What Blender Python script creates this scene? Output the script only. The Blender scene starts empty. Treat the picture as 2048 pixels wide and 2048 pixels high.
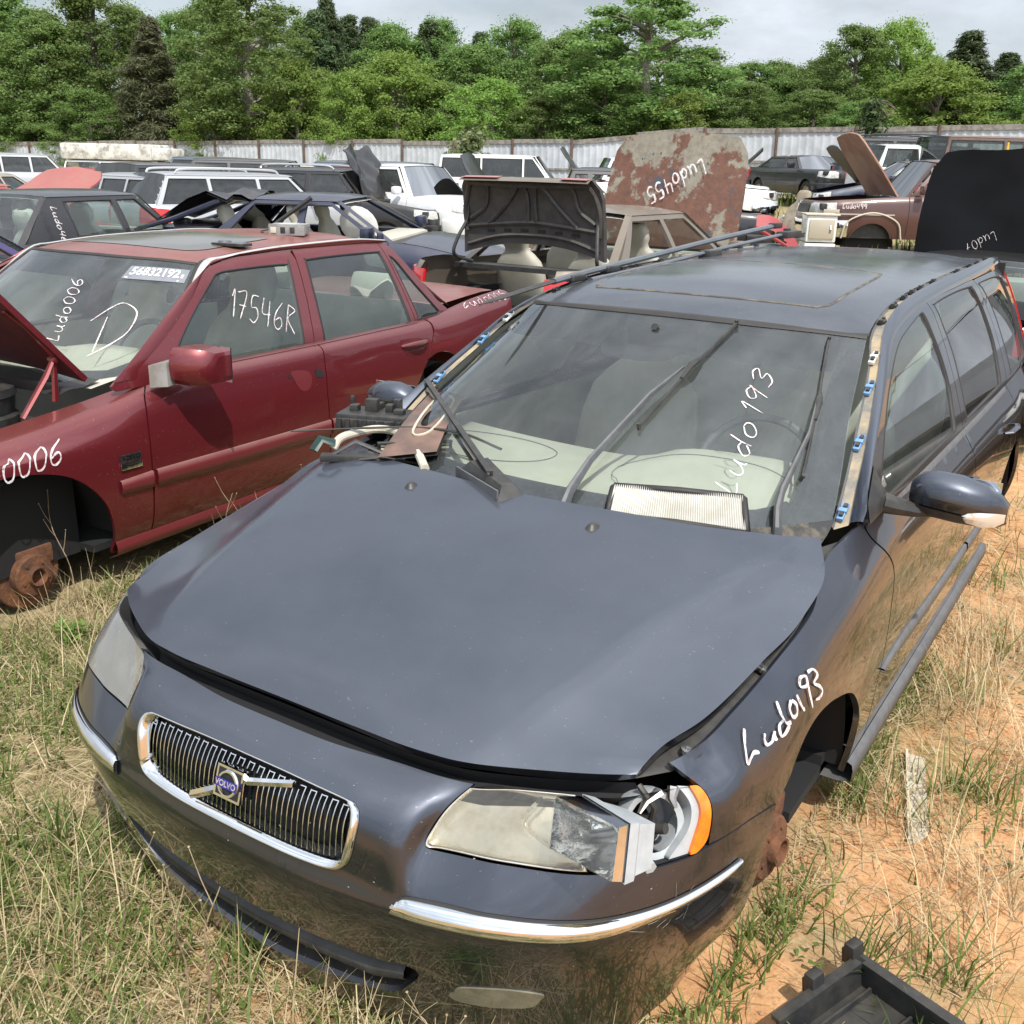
import numpy as np, math
class Loft:
    """tensor cubic surface through a grid of 3-D control points, parameters close to metres"""
    def __init__(s,ctrl):
        P=np.array(ctrl,float);s.P=P
        s.U=np.concatenate([[0],np.cumsum(np.linalg.norm(np.diff(P,axis=0),axis=2).mean(1))])
        s.V=np.concatenate([[0],np.cumsum(np.linalg.norm(np.diff(P,axis=1),axis=2).mean(0))])
    def shift(s,i):
        s.U=s.U-s.U[i];return s
    @staticmethod
    def _w(K,x):
        n=len(K);x=np.clip(x,K[0],K[-1])
        i=np.clip(np.searchsorted(K,x,side='right')-1,0,n-2)
        h=K[i+1]-K[i];t=(x-K[i])/h
        h00=2*t**3-3*t**2+1;h10=t**3-2*t**2+t;h01=-2*t**3+3*t**2;h11=t**3-t**2
        # 4 point weights, three-point tangents
        idx=np.stack([np.maximum(i-1,0),i,i+1,np.minimum(i+2,n-1)],1)
        w=np.zeros((len(x),4));w[:,1]+=h00;w[:,2]+=h01
        hp=np.where(i>0,K[i]-K[np.maximum(i-1,0)],1);hn=np.where(i<n-2,K[np.minimum(i+2,n-1)]-K[i+1],1)
        # tangent at i
        a=i>0
        w[:,0]+=np.where(a,h10*h*(-h/(hp*(hp+h))),0)
        w[:,1]+=np.where(a,h10*h*((h-hp)/(hp*h)),-h10)
        w[:,2]+=np.where(a,h10*h*(hp/(h*(hp+h))),h10)
        b=i<n-2
        w[:,1]+=np.where(b,h11*h*(-hn/(h*(h+hn))),-h11)
        w[:,2]+=np.where(b,h11*h*((hn-h)/(h*hn)),h11)
        w[:,3]+=np.where(b,h11*h*(h/(hn*(h+hn))),0)
        return idx,w
    def __call__(s,u,v):
        u=np.atleast_1d(np.asarray(u,float));v=np.atleast_1d(np.asarray(v,float))
        iu,wu=s._w(s.U,u);iv,wv=s._w(s.V,v)
        Q=s.P[iu[:,:,None],iv[:,None,:]]
        return np.einsum('na,nb,nabc->nc',wu,wv,Q)
    def normal(s,u,v,e=2e-3):
        u=np.atleast_1d(np.asarray(u,float));v=np.atleast_1d(np.asarray(v,float))
        ua,ub=np.clip(u-e,s.U[0],s.U[-1]),np.clip(u+e,s.U[0],s.U[-1])
        va,vb=np.clip(v-e,s.V[0],s.V[-1]),np.clip(v+e,s.V[0],s.V[-1])
        n=np.cross(s(ub,v)-s(ua,v),s(u,vb)-s(u,va))
        return n/np.maximum(np.linalg.norm(n,axis=1),1e-12)[:,None]
def mirror_rows(rows):
    L=[[(-x,y,z) for (x,y,z) in r] for r in rows[:0:-1]]
    return L+rows
# ---- main wagon, lower body, right half from nose centre to tail centre, each row bottom to top
HB=[
[(0,.105,.15),(0,.054,.33),(0,.014,.485),(0,.027,.545),(0,.043,.635),(0,.085,.69),(0,.151,.72)],
[(.16,.109,.15),(.16,.058,.33),(.16,.018,.485),(.16,.031,.545),(.16,.046,.635),(.16,.09,.69),(.16,.154,.72)],
[(.30,.120,.15),(.30,.070,.33),(.30,.032,.485),(.30,.045,.545),(.30,.06,.64),(.305,.105,.693),(.31,.174,.72)],
[(.37,.132,.15),(.378,.082,.33),(.383,.043,.485),(.387,.053,.54),(.385,.074,.63),(.395,.124,.69),(.405,.184,.72)],
[(.45,.155,.15),(.45,.098,.33),(.443,.051,.485),(.43,.059,.535),(.415,.110,.622),(.435,.155,.675),(.46,.195,.722)],
[(.58,.20,.155),(.58,.143,.33),(.575,.091,.485),(.57,.093,.535),(.56,.148,.627),(.57,.20,.69),(.585,.255,.735)],
[(.69,.285,.165),(.70,.225,.33),(.71,.170,.485),(.705,.166,.535),(.695,.205,.63),(.69,.26,.695),(.69,.325,.745)],
[(.77,.43,.20),(.79,.36,.33),(.805,.30,.475),(.80,.29,.53),(.785,.315,.62),(.775,.36,.70),(.735,.385,.757)],
[(.80,.58,.25),(.84,.52,.33),(.863,.47,.44),(.866,.45,.53),(.855,.45,.61),(.84,.47,.70),(.78,.475,.775)],
[(.825,.68,.26),(.867,.64,.35),(.888,.62,.45),(.893,.62,.54),(.888,.63,.61),(.868,.63,.70),(.797,.62,.795)],
[(.84,.82,.27),(.88,.80,.36),(.898,.80,.46),(.902,.80,.55),(.897,.80,.63),(.872,.80,.75),(.81,.80,.825)],
[(.838,1.0,.26),(.876,1,.36),(.897,1,.46),(.902,1,.56),(.896,1,.66),(.872,1,.78),(.817,1.0,.86)],
[(.853,1.27,.25),(.874,1.27,.36),(.89,1.27,.47),(.896,1.27,.57),(.892,1.27,.68),(.872,1.23,.82),(.785,1.18,.922)],
[(.853,1.55,.25),(.874,1.55,.36),(.884,1.55,.48),(.889,1.55,.58),(.887,1.55,.70),(.868,1.55,.84),(.80,1.52,.945)],
[(.853,2.1,.25),(.874,2.1,.36),(.883,2.1,.48),(.888,2.1,.58),(.886,2.1,.70),(.868,2.1,.84),(.81,2.1,.94)],
[(.853,2.75,.25),(.874,2.75,.36),(.882,2.75,.48),(.887,2.75,.58),(.885,2.75,.70),(.867,2.75,.84),(.812,2.75,.938)],
[(.853,3.4,.25),(.874,3.4,.36),(.882,3.4,.48),(.887,3.4,.58),(.885,3.4,.70),(.866,3.4,.84),(.81,3.4,.94)],
[(.815,4.0,.25),(.856,4.0,.36),(.876,4.0,.48),(.881,4.0,.58),(.879,4.0,.70),(.858,4.0,.84),(.80,4.0,.945)],
[(.78,4.45,.27),(.82,4.45,.36),(.845,4.45,.48),(.85,4.45,.58),(.84,4.45,.70),(.82,4.4,.84),(.77,4.38,.95)],
[(.66,4.66,.28),(.69,4.68,.36),(.71,4.70,.48),(.71,4.70,.58),(.69,4.66,.70),(.68,4.62,.84),(.66,4.6,.95)],
[(0,4.72,.28),(0,4.75,.36),(0,4.77,.48),(0,4.77,.58),(0,4.73,.70),(0,4.70,.84),(0,4.67,.95)],
]
LB=Loft(mirror_rows(HB)).shift(len(HB)-1)
LB.V=np.array([0,.112,.2345,.335,.4413,.5539,.6533]);_u=[0,.16,.303,.387,.4481,.5889,.7328,.8765,1.0307,1.1801,1.3507,1.5491,1.8031,2.0978,2.6521,3.3021,3.9521,4.5522,4.9865,5.2496,5.9389];LB.U=np.array([-x for x in _u[:0:-1]]+_u)
# ---- side glass / greenhouse surface of the right side, rows front to back, bottom to top
def gh(y,s=0,top=0): return [(.822-s,y,.925),(.812-s,y,.955),(.776-s,y,1.05),(.728-s,y,1.17),(.684-s,y,1.27),(.640-s,y,1.345+top),(.605-s,y,1.383+top),(.574-s,y,1.41+top)]
LG=Loft([gh(1.2),gh(1.5),gh(1.9),gh(2.3,0,0),gh(2.8,0,.01),gh(3.3,.002,.015),gh(3.9,.008,.018),gh(4.3,.018,.015),gh(4.62,.034,.0)])
# ---- bonnet, half rows centre to edge
def _hh(yc,zc,yr,xr,zr,ye,xe,ze,k=1.):
    r=[]
    for f,g in ((0,0),(.45,.10),(.80,.45),(.93,.78)): r.append((xr*f,yc+(yr-yc)*f*f,zc-(zc-zr)*g))
    r.append((xr,yr,zr-.001))
    for f,g in ((.16,.27),(.45,.60),(1,1)): r.append((xr+(xe-xr)*f,yr+(ye-yr)*f,zr-(zr-ze)*g))
    return r
HH=[
[(0,.175,.76),(.20,.175,.76),(.36,.181,.76),(.43,.193,.76),(.475,.209,.76),(.52,.230,.76),(.612,.277,.76),(.715,.345,.757)],
_hh(.205,.785,.236,.476,.776,.36,.718,.765),
_hh(.30,.821,.318,.497,.802,.415,.727,.776),
_hh(.48,.869,.505,.545,.850,.54,.762,.797),
_hh(.75,.926,.775,.615,.904,.77,.790,.830),
_hh(.93,.960,.985,.675,.936,.98,.807,.862),
_hh(1.0,.972,1.09,.700,.945,1.12,.804,.905),
[(0,1.04,.978),(.31,1.07,.976),(.53,1.12,.968),(.62,1.165,.962),(.675,1.20,.956),(.69,1.215,.954),(.71,1.235,.951),(.742,1.275,.945)],
]
LH=Loft([[(-x,y,z) for (x,y,z) in r[:0:-1]]+r for r in HH])
LH.V=LH.V-LH.V[len(LH.V)//2]
# ---- windscreen, rows bottom to top
HW=[
[(0,1.06,.935),(.35,1.10,.935),(.60,1.22,.935),(.735,1.40,.935)],
[(0,1.27,1.045),(.345,1.31,1.045),(.585,1.42,1.04),(.70,1.57,1.04)],
[(0,1.50,1.165),(.335,1.535,1.163),(.555,1.63,1.153),(.658,1.745,1.145)],
[(0,1.72,1.268),(.32,1.75,1.263),(.525,1.83,1.25),(.625,1.92,1.243)],
[(0,1.93,1.355),(.31,1.955,1.35),(.50,2.02,1.34),(.595,2.078,1.328)],
]
LW=Loft([[(-x,y,z) for (x,y,z) in r[:0:-1]]+r for r in HW])
LW.V=LW.V-LW.V[len(LW.V)//2]
# ---- roof, rows front to back
def rf(y0,zc,dy,w,ze,s=0): return [(0,y0,zc),(.22,y0+dy*.12,zc-.004+s),(.40,y0+dy*.42,zc-.014+s),(.50,y0+dy*.72,zc-.026+s),(w,y0+dy,ze)]
HR=[rf(1.93,1.357,.148,.597,1.331),rf(2.06,1.387,.12,.585,1.352),rf(2.26,1.417,.08,.572,1.376),rf(2.6,1.438,.04,.562,1.402),rf(3.0,1.448,.02,.558,1.414),rf(3.5,1.452,0,.557,1.422),rf(4.0,1.449,0,.555,1.426),rf(4.4,1.438,0,.548,1.422),rf(4.62,1.42,-.05,.535,1.408)]
LR=Loft([[(-x,y,z) for (x,y,z) in r[:0:-1]]+r for r in HR])
LR.V=LR.V-LR.V[len(LR.V)//2]
import bpy, bmesh, random
from mathutils import Vector, Matrix, Euler, geometry
SC=bpy.context.scene
COL=SC.collection
rng=np.random.default_rng(7);random.seed(7)
# ------------------------------------------------------------------ materials
def nt(name):
    m=bpy.data.materials.new(name);m.use_nodes=True
    t=m.node_tree;b=t.nodes['Principled BSDF'];return m,t,b
def N(t,typ,**k):
    n=t.nodes.new(typ)
    for a,v in k.items():
        if a in('ins',):
            for i,x in v.items(): n.inputs[i].default_value=x
        else: setattr(n,a,v)
    return n
def rgba(c): return (c[0],c[1],c[2],1)
def mat(name,c,r=.5,metal=0,coat=0,spec=.5,c2=None,scale=8,bump=0,bscale=60,rvar=0,dust=0,dustc=(.34,.27,.19),coatr=.04,thr=(.42,.62),detail=6,even=0,specks=0,steep=0):
    """plain or two-tone procedural surface; c2 breaks the colour up in patches, dust settles on what faces up; with steep it also paints in skylight"""
    m,t,b=nt(name);L=t.links
    b.inputs['Roughness'].default_value=r;b.inputs['Metallic'].default_value=metal
    b.inputs['Coat Weight'].default_value=coat;b.inputs['Coat Roughness'].default_value=coatr
    b.inputs['Specular IOR Level'].default_value=spec
    co=N(t,'ShaderNodeTexCoord');col=None
    rgb=N(t,'ShaderNodeRGB');rgb.outputs[0].default_value=rgba(c);col=rgb.outputs[0]
    if c2 is not None:
        n=N(t,'ShaderNodeTexNoise',ins={'Scale':scale,'Detail':detail,'Roughness':.65});L.new(co.outputs['Object'],n.inputs['Vector'])
        cr=N(t,'ShaderNodeMapRange',ins={1:thr[0],2:thr[1]});L.new(n.outputs[0],cr.inputs[0])
        mx=N(t,'ShaderNodeMixRGB',ins={2:rgba(c2)});L.new(cr.outputs[0],mx.inputs[0]);L.new(col,mx.inputs[1]);col=mx.outputs[0]
    if dust>0:
        g=N(t,'ShaderNodeNewGeometry');sx=N(t,'ShaderNodeSeparateXYZ');L.new(g.outputs['Normal'],sx.inputs[0])
        n=N(t,'ShaderNodeTexNoise',ins={'Scale':5,'Detail':8,'Roughness':.7});L.new(co.outputs['Object'],n.inputs['Vector'])
        a=N(t,'ShaderNodeMapRange',ins={1:.2+.22*steep,2:1-.06*steep,3:.05-.05*steep,4:1});L.new(sx.outputs[2],a.inputs[0])
        b2=N(t,'ShaderNodeMapRange',ins={1:.3,2:.75,3:.3+.45*even,4:1});L.new(n.outputs[0],b2.inputs[0])
        mu=N(t,'ShaderNodeMath',operation='MULTIPLY');L.new(a.outputs[0],mu.inputs[0]);L.new(b2.outputs[0],mu.inputs[1])
        m2=N(t,'ShaderNodeMath',operation='MULTIPLY',ins={1:dust});L.new(mu.outputs[0],m2.inputs[0])
        mx=N(t,'ShaderNodeMixRGB',ins={2:rgba(dustc)});L.new(m2.outputs[0],mx.inputs[0]);L.new(col,mx.inputs[1]);col=mx.outputs[0]
        rr=N(t,'ShaderNodeMapRange',ins={1:0,2:.5,3:r,4:min(1,r+.35)});L.new(m2.outputs[0],rr.inputs[0]);L.new(rr.outputs[0],b.inputs['Roughness'])
        if coat:
            cw=N(t,'ShaderNodeMapRange',ins={1:0,2:.6,3:coat,4:coat*.75});L.new(m2.outputs[0],cw.inputs[0]);L.new(cw.outputs[0],b.inputs['Coat Weight'])
            cr2=N(t,'ShaderNodeMapRange',ins={1:0,2:.6,3:coatr,4:coatr+.12});L.new(m2.outputs[0],cr2.inputs[0]);L.new(cr2.outputs[0],b.inputs['Coat Roughness'])
    if specks:
        n=N(t,'ShaderNodeTexNoise',ins={'Scale':130,'Detail':2,'Roughness':.5});L.new(co.outputs['Object'],n.inputs['Vector'])
        k=N(t,'ShaderNodeMapRange',ins={1:.70,2:.76,3:0,4:specks});L.new(n.outputs[0],k.inputs[0])
        mx=N(t,'ShaderNodeMixRGB',ins={2:(.55,.55,.55,1)});L.new(k.outputs[0],mx.inputs[0]);L.new(col,mx.inputs[1]);col=mx.outputs[0]
    L.new(col,b.inputs['Base Color'])
    if bump:
        n=N(t,'ShaderNodeTexNoise',ins={'Scale':bscale,'Detail':5});L.new(co.outputs['Object'],n.inputs['Vector'])
        bp=N(t,'ShaderNodeBump',ins={'Strength':bump,'Distance':.01});L.new(n.outputs[0],bp.inputs['Height']);L.new(bp.outputs[0],b.inputs['Normal'])
    return m
def paint(name,c,dust=.18,metal=.35,r=.34,coat=.9,coatr=.05,flake=True,fade=None,wave=.04,dustc=(.34,.27,.19),spec=.5,even=0,specks=0,steep=0):
    m=mat(name,c,r=r,metal=metal,coat=coat,coatr=coatr,dust=dust,c2=fade,scale=3,dustc=dustc,spec=spec,even=even,specks=specks,steep=steep)
    t=m.node_tree;b=t.nodes['Principled BSDF'];L=t.links
    if wave:
        co=N(t,'ShaderNodeTexCoord');n=N(t,'ShaderNodeTexNoise',ins={'Scale':3.2,'Detail':1});L.new(co.outputs['Object'],n.inputs['Vector'])
        bp=N(t,'ShaderNodeBump',ins={'Strength':wave,'Distance':.02});L.new(n.outputs[0],bp.inputs['Height'])
        L.new(bp.outputs[0],b.inputs['Normal']);L.new(bp.outputs[0],b.inputs['Coat Normal'])
    return m
def glass(name,tint=(.62,.72,.68),dust=.10,refl=1.0,dustc=(.42,.44,.42),rough=.015,even=0):
    """thin pane: see-through tint, Fresnel mirror on top, a film of dust"""
    m=bpy.data.materials.new(name);m.use_nodes=True;t=m.node_tree;t.nodes.clear();L=t.links
    o=N(t,'ShaderNodeOutputMaterial');tr=N(t,'ShaderNodeBsdfTransparent',ins={0:rgba(tint)})
    gl=N(t,'ShaderNodeBsdfGlossy',ins={0:(refl,refl,refl,1),1:rough});df=N(t,'ShaderNodeBsdfDiffuse',ins={0:rgba(dustc)})
    lw=N(t,'ShaderNodeFresnel',ins={0:1.55});m1=N(t,'ShaderNodeMixShader');m2=N(t,'ShaderNodeMixShader')
    # both faces of a thin pane reflect
    mm=N(t,'ShaderNodeMath',operation='MULTIPLY',ins={1:1.22},use_clamp=True);L.new(lw.outputs[0],mm.inputs[0])
    co=N(t,'ShaderNodeTexCoord');n=N(t,'ShaderNodeTexNoise',ins={'Scale':7,'Detail':9,'Roughness':.75});L.new(co.outputs['Object'],n.inputs['Vector'])
    mr=N(t,'ShaderNodeMapRange',ins={1:.35,2:.75,3:dust*(.55+.35*even),4:dust*(1.5-.4*even)});L.new(n.outputs[0],mr.inputs[0])
    L.new(mr.outputs[0],m1.inputs[0]);L.new(tr.outputs[0],m1.inputs[1]);L.new(df.outputs[0],m1.inputs[2])
    L.new(mm.outputs[0],m2.inputs[0]);L.new(m1.outputs[0],m2.inputs[1]);L.new(gl.outputs[0],m2.inputs[2]);L.new(m2.outputs[0],o.inputs[0])
    return m
MT={}
def mk():
    M=MT
    M['black']=mat('black_plastic',(.018,.019,.02),r=.45,c2=(.035,.034,.032),scale=20,dust=.08)
    M['rubber']=mat('black_rubber',(.015,.015,.016),r=.6,dust=.1)
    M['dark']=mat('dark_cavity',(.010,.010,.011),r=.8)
    M['trim']=mat('grey_trim',(.075,.08,.088),r=.45,dust=.15,c2=(.10,.105,.112),scale=25)
    M['chrome']=mat('chrome',(.78,.79,.80),r=.07,metal=1,c2=(.70,.71,.71),scale=14)
    M['steel']=mat('bare_steel',(.42,.42,.42),r=.35,metal=1,c2=(.25,.22,.19),scale=10)
    M['rust']=mat('rusty_iron',(.16,.065,.028),r=.85,c2=(.075,.035,.02),scale=18,bump=.4,bscale=70)
    M['beige']=mat('beige_interior',(.43,.41,.34),r=.75,c2=(.38,.36,.30),scale=6)
    M['seat']=mat('grey_beige_seat',(.74,.72,.66),r=.8,c2=(.64,.62,.56),scale=5)
    M['white']=mat('white_paint',(.74,.74,.72),r=.35,coat=.5,c2=(.62,.61,.57),scale=4,dust=.15)
    M['chalk']=mat('white_marker',(.70,.68,.68),r=.8,c2=(.62,.47,.46),scale=22)
    # felt marker: streaky, worn through in places
    t=M['chalk'].node_tree;Lk=t.links;tr=N(t,'ShaderNodeBsdfTransparent');ms=N(t,'ShaderNodeMixShader');co=N(t,'ShaderNodeTexCoord');n=N(t,'ShaderNodeTexNoise',ins={'Scale':55,'Detail':5,'Roughness':.7});Lk.new(co.outputs['Object'],n.inputs['Vector'])
    mr=N(t,'ShaderNodeMapRange',ins={1:.34,2:.52,3:.25,4:.95});Lk.new(n.outputs[0],mr.inputs[0]);Lk.new(mr.outputs[0],ms.inputs[0]);Lk.new(tr.outputs[0],ms.inputs[1]);Lk.new(t.nodes['Principled BSDF'].outputs[0],ms.inputs[2]);Lk.new(ms.outputs[0],t.nodes['Material Output'].inputs[0])
    M['red_lens']=mat('red_lens',(.45,.012,.012),r=.12,coat=.6)
    M['amber']=mat('amber_lens',(.80,.20,.008),r=.15,coat=.6,c2=(.62,.14,.006),scale=25)
    M['blue_clip']=mat('blue_clip',(.13,.27,.48),r=.4,dust=.1)
    M['winglass']=glass('window_glass',(.62,.70,.66),.06)
    M['ws_glass']=glass('windscreen_glass',(.86,.93,.90),.06)
    M['ws_bg']=glass('far_windscreen',(.62,.70,.67),.06,refl=.40);M['side_bg']=glass('far_window',(.50,.57,.54),.06,refl=.7)
    M['dkglass']=glass('dark_tinted_glass',(.10,.12,.12),.06)
    M['mirror']=mat('mirror_glass',(.80,.85,.9),r=.02,metal=1)
    M['primer']=mat('primer_grey',(.30,.30,.29),r=.6,c2=(.2,.18,.16),scale=6)
    M['brown']=mat('wood_trim_brown',(.075,.032,.022),r=.4,coat=.4,c2=(.16,.075,.045),scale=9,dust=.2)
    M['cream']=mat('cream_pipe',(.52,.49,.40),r=.6,c2=(.42,.38,.29),scale=12)
# ------------------------------------------------------------------ objects
def tag(o,label=None,cat=None,group=None,kind=None):
    if label:o['label']=label
    if cat:o['category']=cat
    if group:o['group']=group
    if kind:o['kind']=kind
    return o
def empty(name,loc=(0,0,0),rz=0,label=None,cat=None,group=None,rot=None):
    o=bpy.data.objects.new(name,None);COL.objects.link(o);o.location=loc;o.rotation_euler=rot or (0,0,rz);o.empty_display_size=.2
    return tag(o,label,cat,group)
def mesh(name,V,F,m,parent=None,smooth=True,normals=None,mi=None,auto=None):
    me=bpy.data.meshes.new(name)
    V=np.asarray(V,float).reshape(-1,3)
    me.from_pydata(V.tolist(),[],[tuple(int(i) for i in f) for f in F])
    for k in (m if isinstance(m,(list,tuple)) else [m]): me.materials.append(MT[k] if isinstance(k,str) else k)
    if mi is not None: me.polygons.foreach_set('material_index',np.asarray(mi,dtype=np.int32))
    me.validate(clean_customdata=False)
    me.polygons.foreach_set('use_smooth',np.full(len(me.polygons),bool(smooth)))
    me.update()
    if normals is not None and len(normals)==len(me.vertices):
        me.normals_split_custom_set_from_vertices([tuple(n) for n in normals])
    elif auto: me.set_sharp_from_angle(angle=math.radians(auto))
    o=bpy.data.objects.new(name,me);COL.objects.link(o)
    if parent is not None:o.parent=parent
    return o
def copy_tree(o,parent=None):
    c=o.copy();COL.objects.link(c)
    if parent is not None:c.parent=parent
    for ch in o.children: copy_tree(ch,c)
    return c
class MB:
    """collects primitive shapes into one mesh"""
    def __init__(s):s.V=[];s.F=[];s.m=[];s.n=0;s.cur=0
    def add(s,V,F):
        V=np.asarray(V,float).reshape(-1,3);s.V.append(V);s.F+= [[i+s.n for i in f] for f in F];s.m+=[s.cur]*len(F);s.n+=len(V);return s
    def box(s,lo,hi,M=None,bev=0):
        x0,y0,z0=lo;x1,y1,z1=hi
        if bev<=0:
            V=[(x0,y0,z0),(x1,y0,z0),(x1,y1,z0),(x0,y1,z0),(x0,y0,z1),(x1,y0,z1),(x1,y1,z1),(x0,y1,z1)]
            F=[(0,3,2,1),(4,5,6,7),(0,1,5,4),(1,2,6,5),(2,3,7,6),(3,0,4,7)]
        else:
            bm=bmesh.new();r=bmesh.ops.create_cube(bm,size=1)
            for v in bm.verts: v.co=Vector(((x0+x1)/2+v.co.x*(x1-x0),(y0+y1)/2+v.co.y*(y1-y0),(z0+z1)/2+v.co.z*(z1-z0)))
            bmesh.ops.bevel(bm,geom=bm.edges[:],offset=bev,segments=2,affect='EDGES',profile=.6)
            bm.verts.index_update();V=[v.co[:] for v in bm.verts];F=[[v.index for v in f.verts] for f in bm.faces];bm.free()
        V=np.array(V)
        if M is not None: V=np.array([(M@Vector(v))[:] for v in V])
        return s.add(V,F)
    def tube(s,pts,r,n=8,cap=True,flat=1.0):
        P=np.asarray(pts,float);k=len(P);r=np.broadcast_to(np.asarray(r,float),(k,))
        T=np.gradient(P,axis=0);T/=np.maximum(np.linalg.norm(T,axis=1),1e-9)[:,None]
        up=np.array([0,0,1.]) if abs(T[0][2])<.9 else np.array([1.,0,0])
        V=[]
        for i in range(k):
            a=np.cross(T[i],up);a/=max(np.linalg.norm(a),1e-9);b=np.cross(a,T[i]);up=b
            for j in range(n):
                t=2*math.pi*j/n;V.append(P[i]+r[i]*(a*math.cos(t)+b*math.sin(t)*flat))
        F=[(i*n+j,i*n+(j+1)%n,(i+1)*n+(j+1)%n,(i+1)*n+j) for i in range(k-1) for j in range(n)]
        if cap:F+=[tuple(range(n-1,-1,-1)),tuple((k-1)*n+j for j in range(n))]
        return s.add(V,F)
    def lathe(s,prof,M=None,n=24):
        """profile of (radius, height) about z"""
        V=[];k=len(prof)
        for (r,z) in prof:
            for j in range(n):
                t=2*math.pi*j/n;V.append((r*math.cos(t),r*math.sin(t),z))
        F=[(i*n+j,i*n+(j+1)%n,(i+1)*n+(j+1)%n,(i+1)*n+j) for i in range(k-1) for j in range(n)]
        V=np.array(V)
        if M is not None: V=np.array([(M@Vector(v))[:] for v in V])
        return s.add(V,F)
    def prism(s,poly,h0,h1,M=None):
        """2-D polygon (x,y) extruded in z"""
        n=len(poly);V=[(x,y,h0) for x,y in poly]+[(x,y,h1) for x,y in poly]
        F=[tuple(range(n-1,-1,-1)),tuple(range(n,2*n))]+[(i,(i+1)%n,n+(i+1)%n,n+i) for i in range(n)]
        V=np.array(V)
        if M is not None: V=np.array([(M@Vector(v))[:] for v in V])
        return s.add(V,F)
    def grid(s,P,close=False):
        P=np.asarray(P,float);a,b=P.shape[:2]
        F=[(i*b+j,(i+1)*b+j,(i+1)*b+j+1,i*b+j+1) for i in range(a-1) for j in range(b-1)]
        return s.add(P.reshape(-1,3),F)
    def obj(s,name,m,parent=None,smooth=True,auto=35):
        return mesh(name,np.concatenate(s.V),s.F,m,parent,smooth,mi=s.m if isinstance(m,(list,tuple)) else None,auto=auto)
def cr(pts,n=8,closed=False):
    """Catmull-Rom through points; a repeated point is a corner"""
    P=[np.array(p,float) for p in pts]
    if closed:
        # rotate so that a corner comes first
        k=next((i for i in range(len(P)) if np.allclose(P[i],P[(i+1)%len(P)])),None)
        if k is None:
            Q=[P[-1]]+P+[P[0],P[1]];out=[]
            for i in range(1,len(Q)-2):
                for t in np.arange(n)/n: out.append(_cr(Q[i-1],Q[i],Q[i+1],Q[i+2],t))
            return np.array(out)
        P=P[k+1:]+P[:k+1]
        P=P+[P[0]]
    segs=[];cur=[P[0]]
    for p in P[1:]:
        if np.allclose(p,cur[-1]):
            if len(cur)>1:segs.append(cur)
            cur=[p]
        else:cur.append(p)
    if len(cur)>1:segs.append(cur)
    out=[]
    for s in segs:
        if len(s)==2:
            m=max(2,n//2)
            for t in np.arange(m)/m: out.append(s[0]*(1-t)+s[1]*t)
            last=s[1];continue
        Q=[2*s[0]-s[1]]+s+[2*s[-1]-s[-2]]
        for i in range(1,len(Q)-2):
            for t in np.arange(n)/n: out.append(_cr(Q[i-1],Q[i],Q[i+1],Q[i+2],t))
        last=s[-1]
    if not closed: out.append(last)
    return np.array(out)
def _cr(a,b,c,d,t):
    return .5*((2*b)+(-a+c)*t+(2*a-5*b+4*c-d)*t*t+(-a+3*b-3*c+d)*t**3)
def resample(P,step,closed=True):
    P=np.asarray(P,float);Q=np.vstack([P,P[:1]]) if closed else P
    out=[]
    for a,b in zip(Q[:-1],Q[1:]):
        k=max(1,int(np.ceil(np.linalg.norm(b-a)/step)))
        for t in np.arange(k)/k: out.append(a*(1-t)+b*t)
    if not closed: out.append(Q[-1])
    return np.array(out)
def inside(pts,poly):
    x,y=pts[:,0],pts[:,1];r=np.zeros(len(pts),bool)
    px,py=poly[:,0],poly[:,1];qx,qy=np.roll(px,-1),np.roll(py,-1)
    for a,b,c_,d in zip(px,py,qx,qy):
        if b==d: continue
        k=((b>y)!=(d>y))&(x<(c_-a)*(y-b)/(d-b)+a);r^=k
    return r
def fill2d(outline,holes,step):
    """triangulate a 2-D outline with holes, with a regular fill of inner points"""
    loops=[np.asarray(outline)]+[np.asarray(h) for h in holes]
    V=[];E=[];n=0
    for l in loops:
        V+=l.tolist();E+=[(n+i,n+(i+1)%len(l)) for i in range(len(l))];n+=len(l)
    nb=n
    lo,hi=loops[0].min(0),loops[0].max(0)
    gx,gy=np.meshgrid(np.arange(lo[0]+step*.37,hi[0],step),np.arange(lo[1]+step*.41,hi[1],step),indexing='ij')
    G=np.stack([gx.ravel(),gy.ravel()],1)
    k=inside(G,loops[0])
    for h in loops[1:]:k&=~inside(G,h)
    G=G[k]
    B=np.concatenate([resample(l,step*.4) for l in loops])
    if len(G):
        keep=np.ones(len(G),bool)
        for i in range(0,len(G),2000):
            d=np.linalg.norm(G[i:i+2000,None]-B[None],axis=2).min(1);keep[i:i+2000]=d>step*.45
        G=G[keep]
    A=V+G.tolist()
    r=geometry.delaunay_2d_cdt([Vector(p) for p in A],E,[],0,1e-7)
    ov=np.array([v[:] for v in r[0]]);F=np.array([f for f in r[2] if len(f)==3])
    cen=ov[F].mean(1);k=inside(cen,loops[0])
    for h in loops[1:]:k&=~inside(cen,h)
    F=F[k]
    # make counter clockwise
    a,b,c_=ov[F[:,0]],ov[F[:,1]],ov[F[:,2]]
    s=(b[:,0]-a[:,0])*(c_[:,1]-a[:,1])-(b[:,1]-a[:,1])*(c_[:,0]-a[:,0])
    F=F[np.abs(s)>1e-12];s=s[np.abs(s)>1e-12];F[s<0]=F[s<0][:,::-1]
    return ov,F
def bedges(F):
    from collections import Counter
    c=Counter();
    for f in F:
        for i in range(3): c[(int(f[i]),int(f[(i+1)%3]))]+=1
    return [(a,b) for (a,b) in c if (b,a) not in c]
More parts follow.
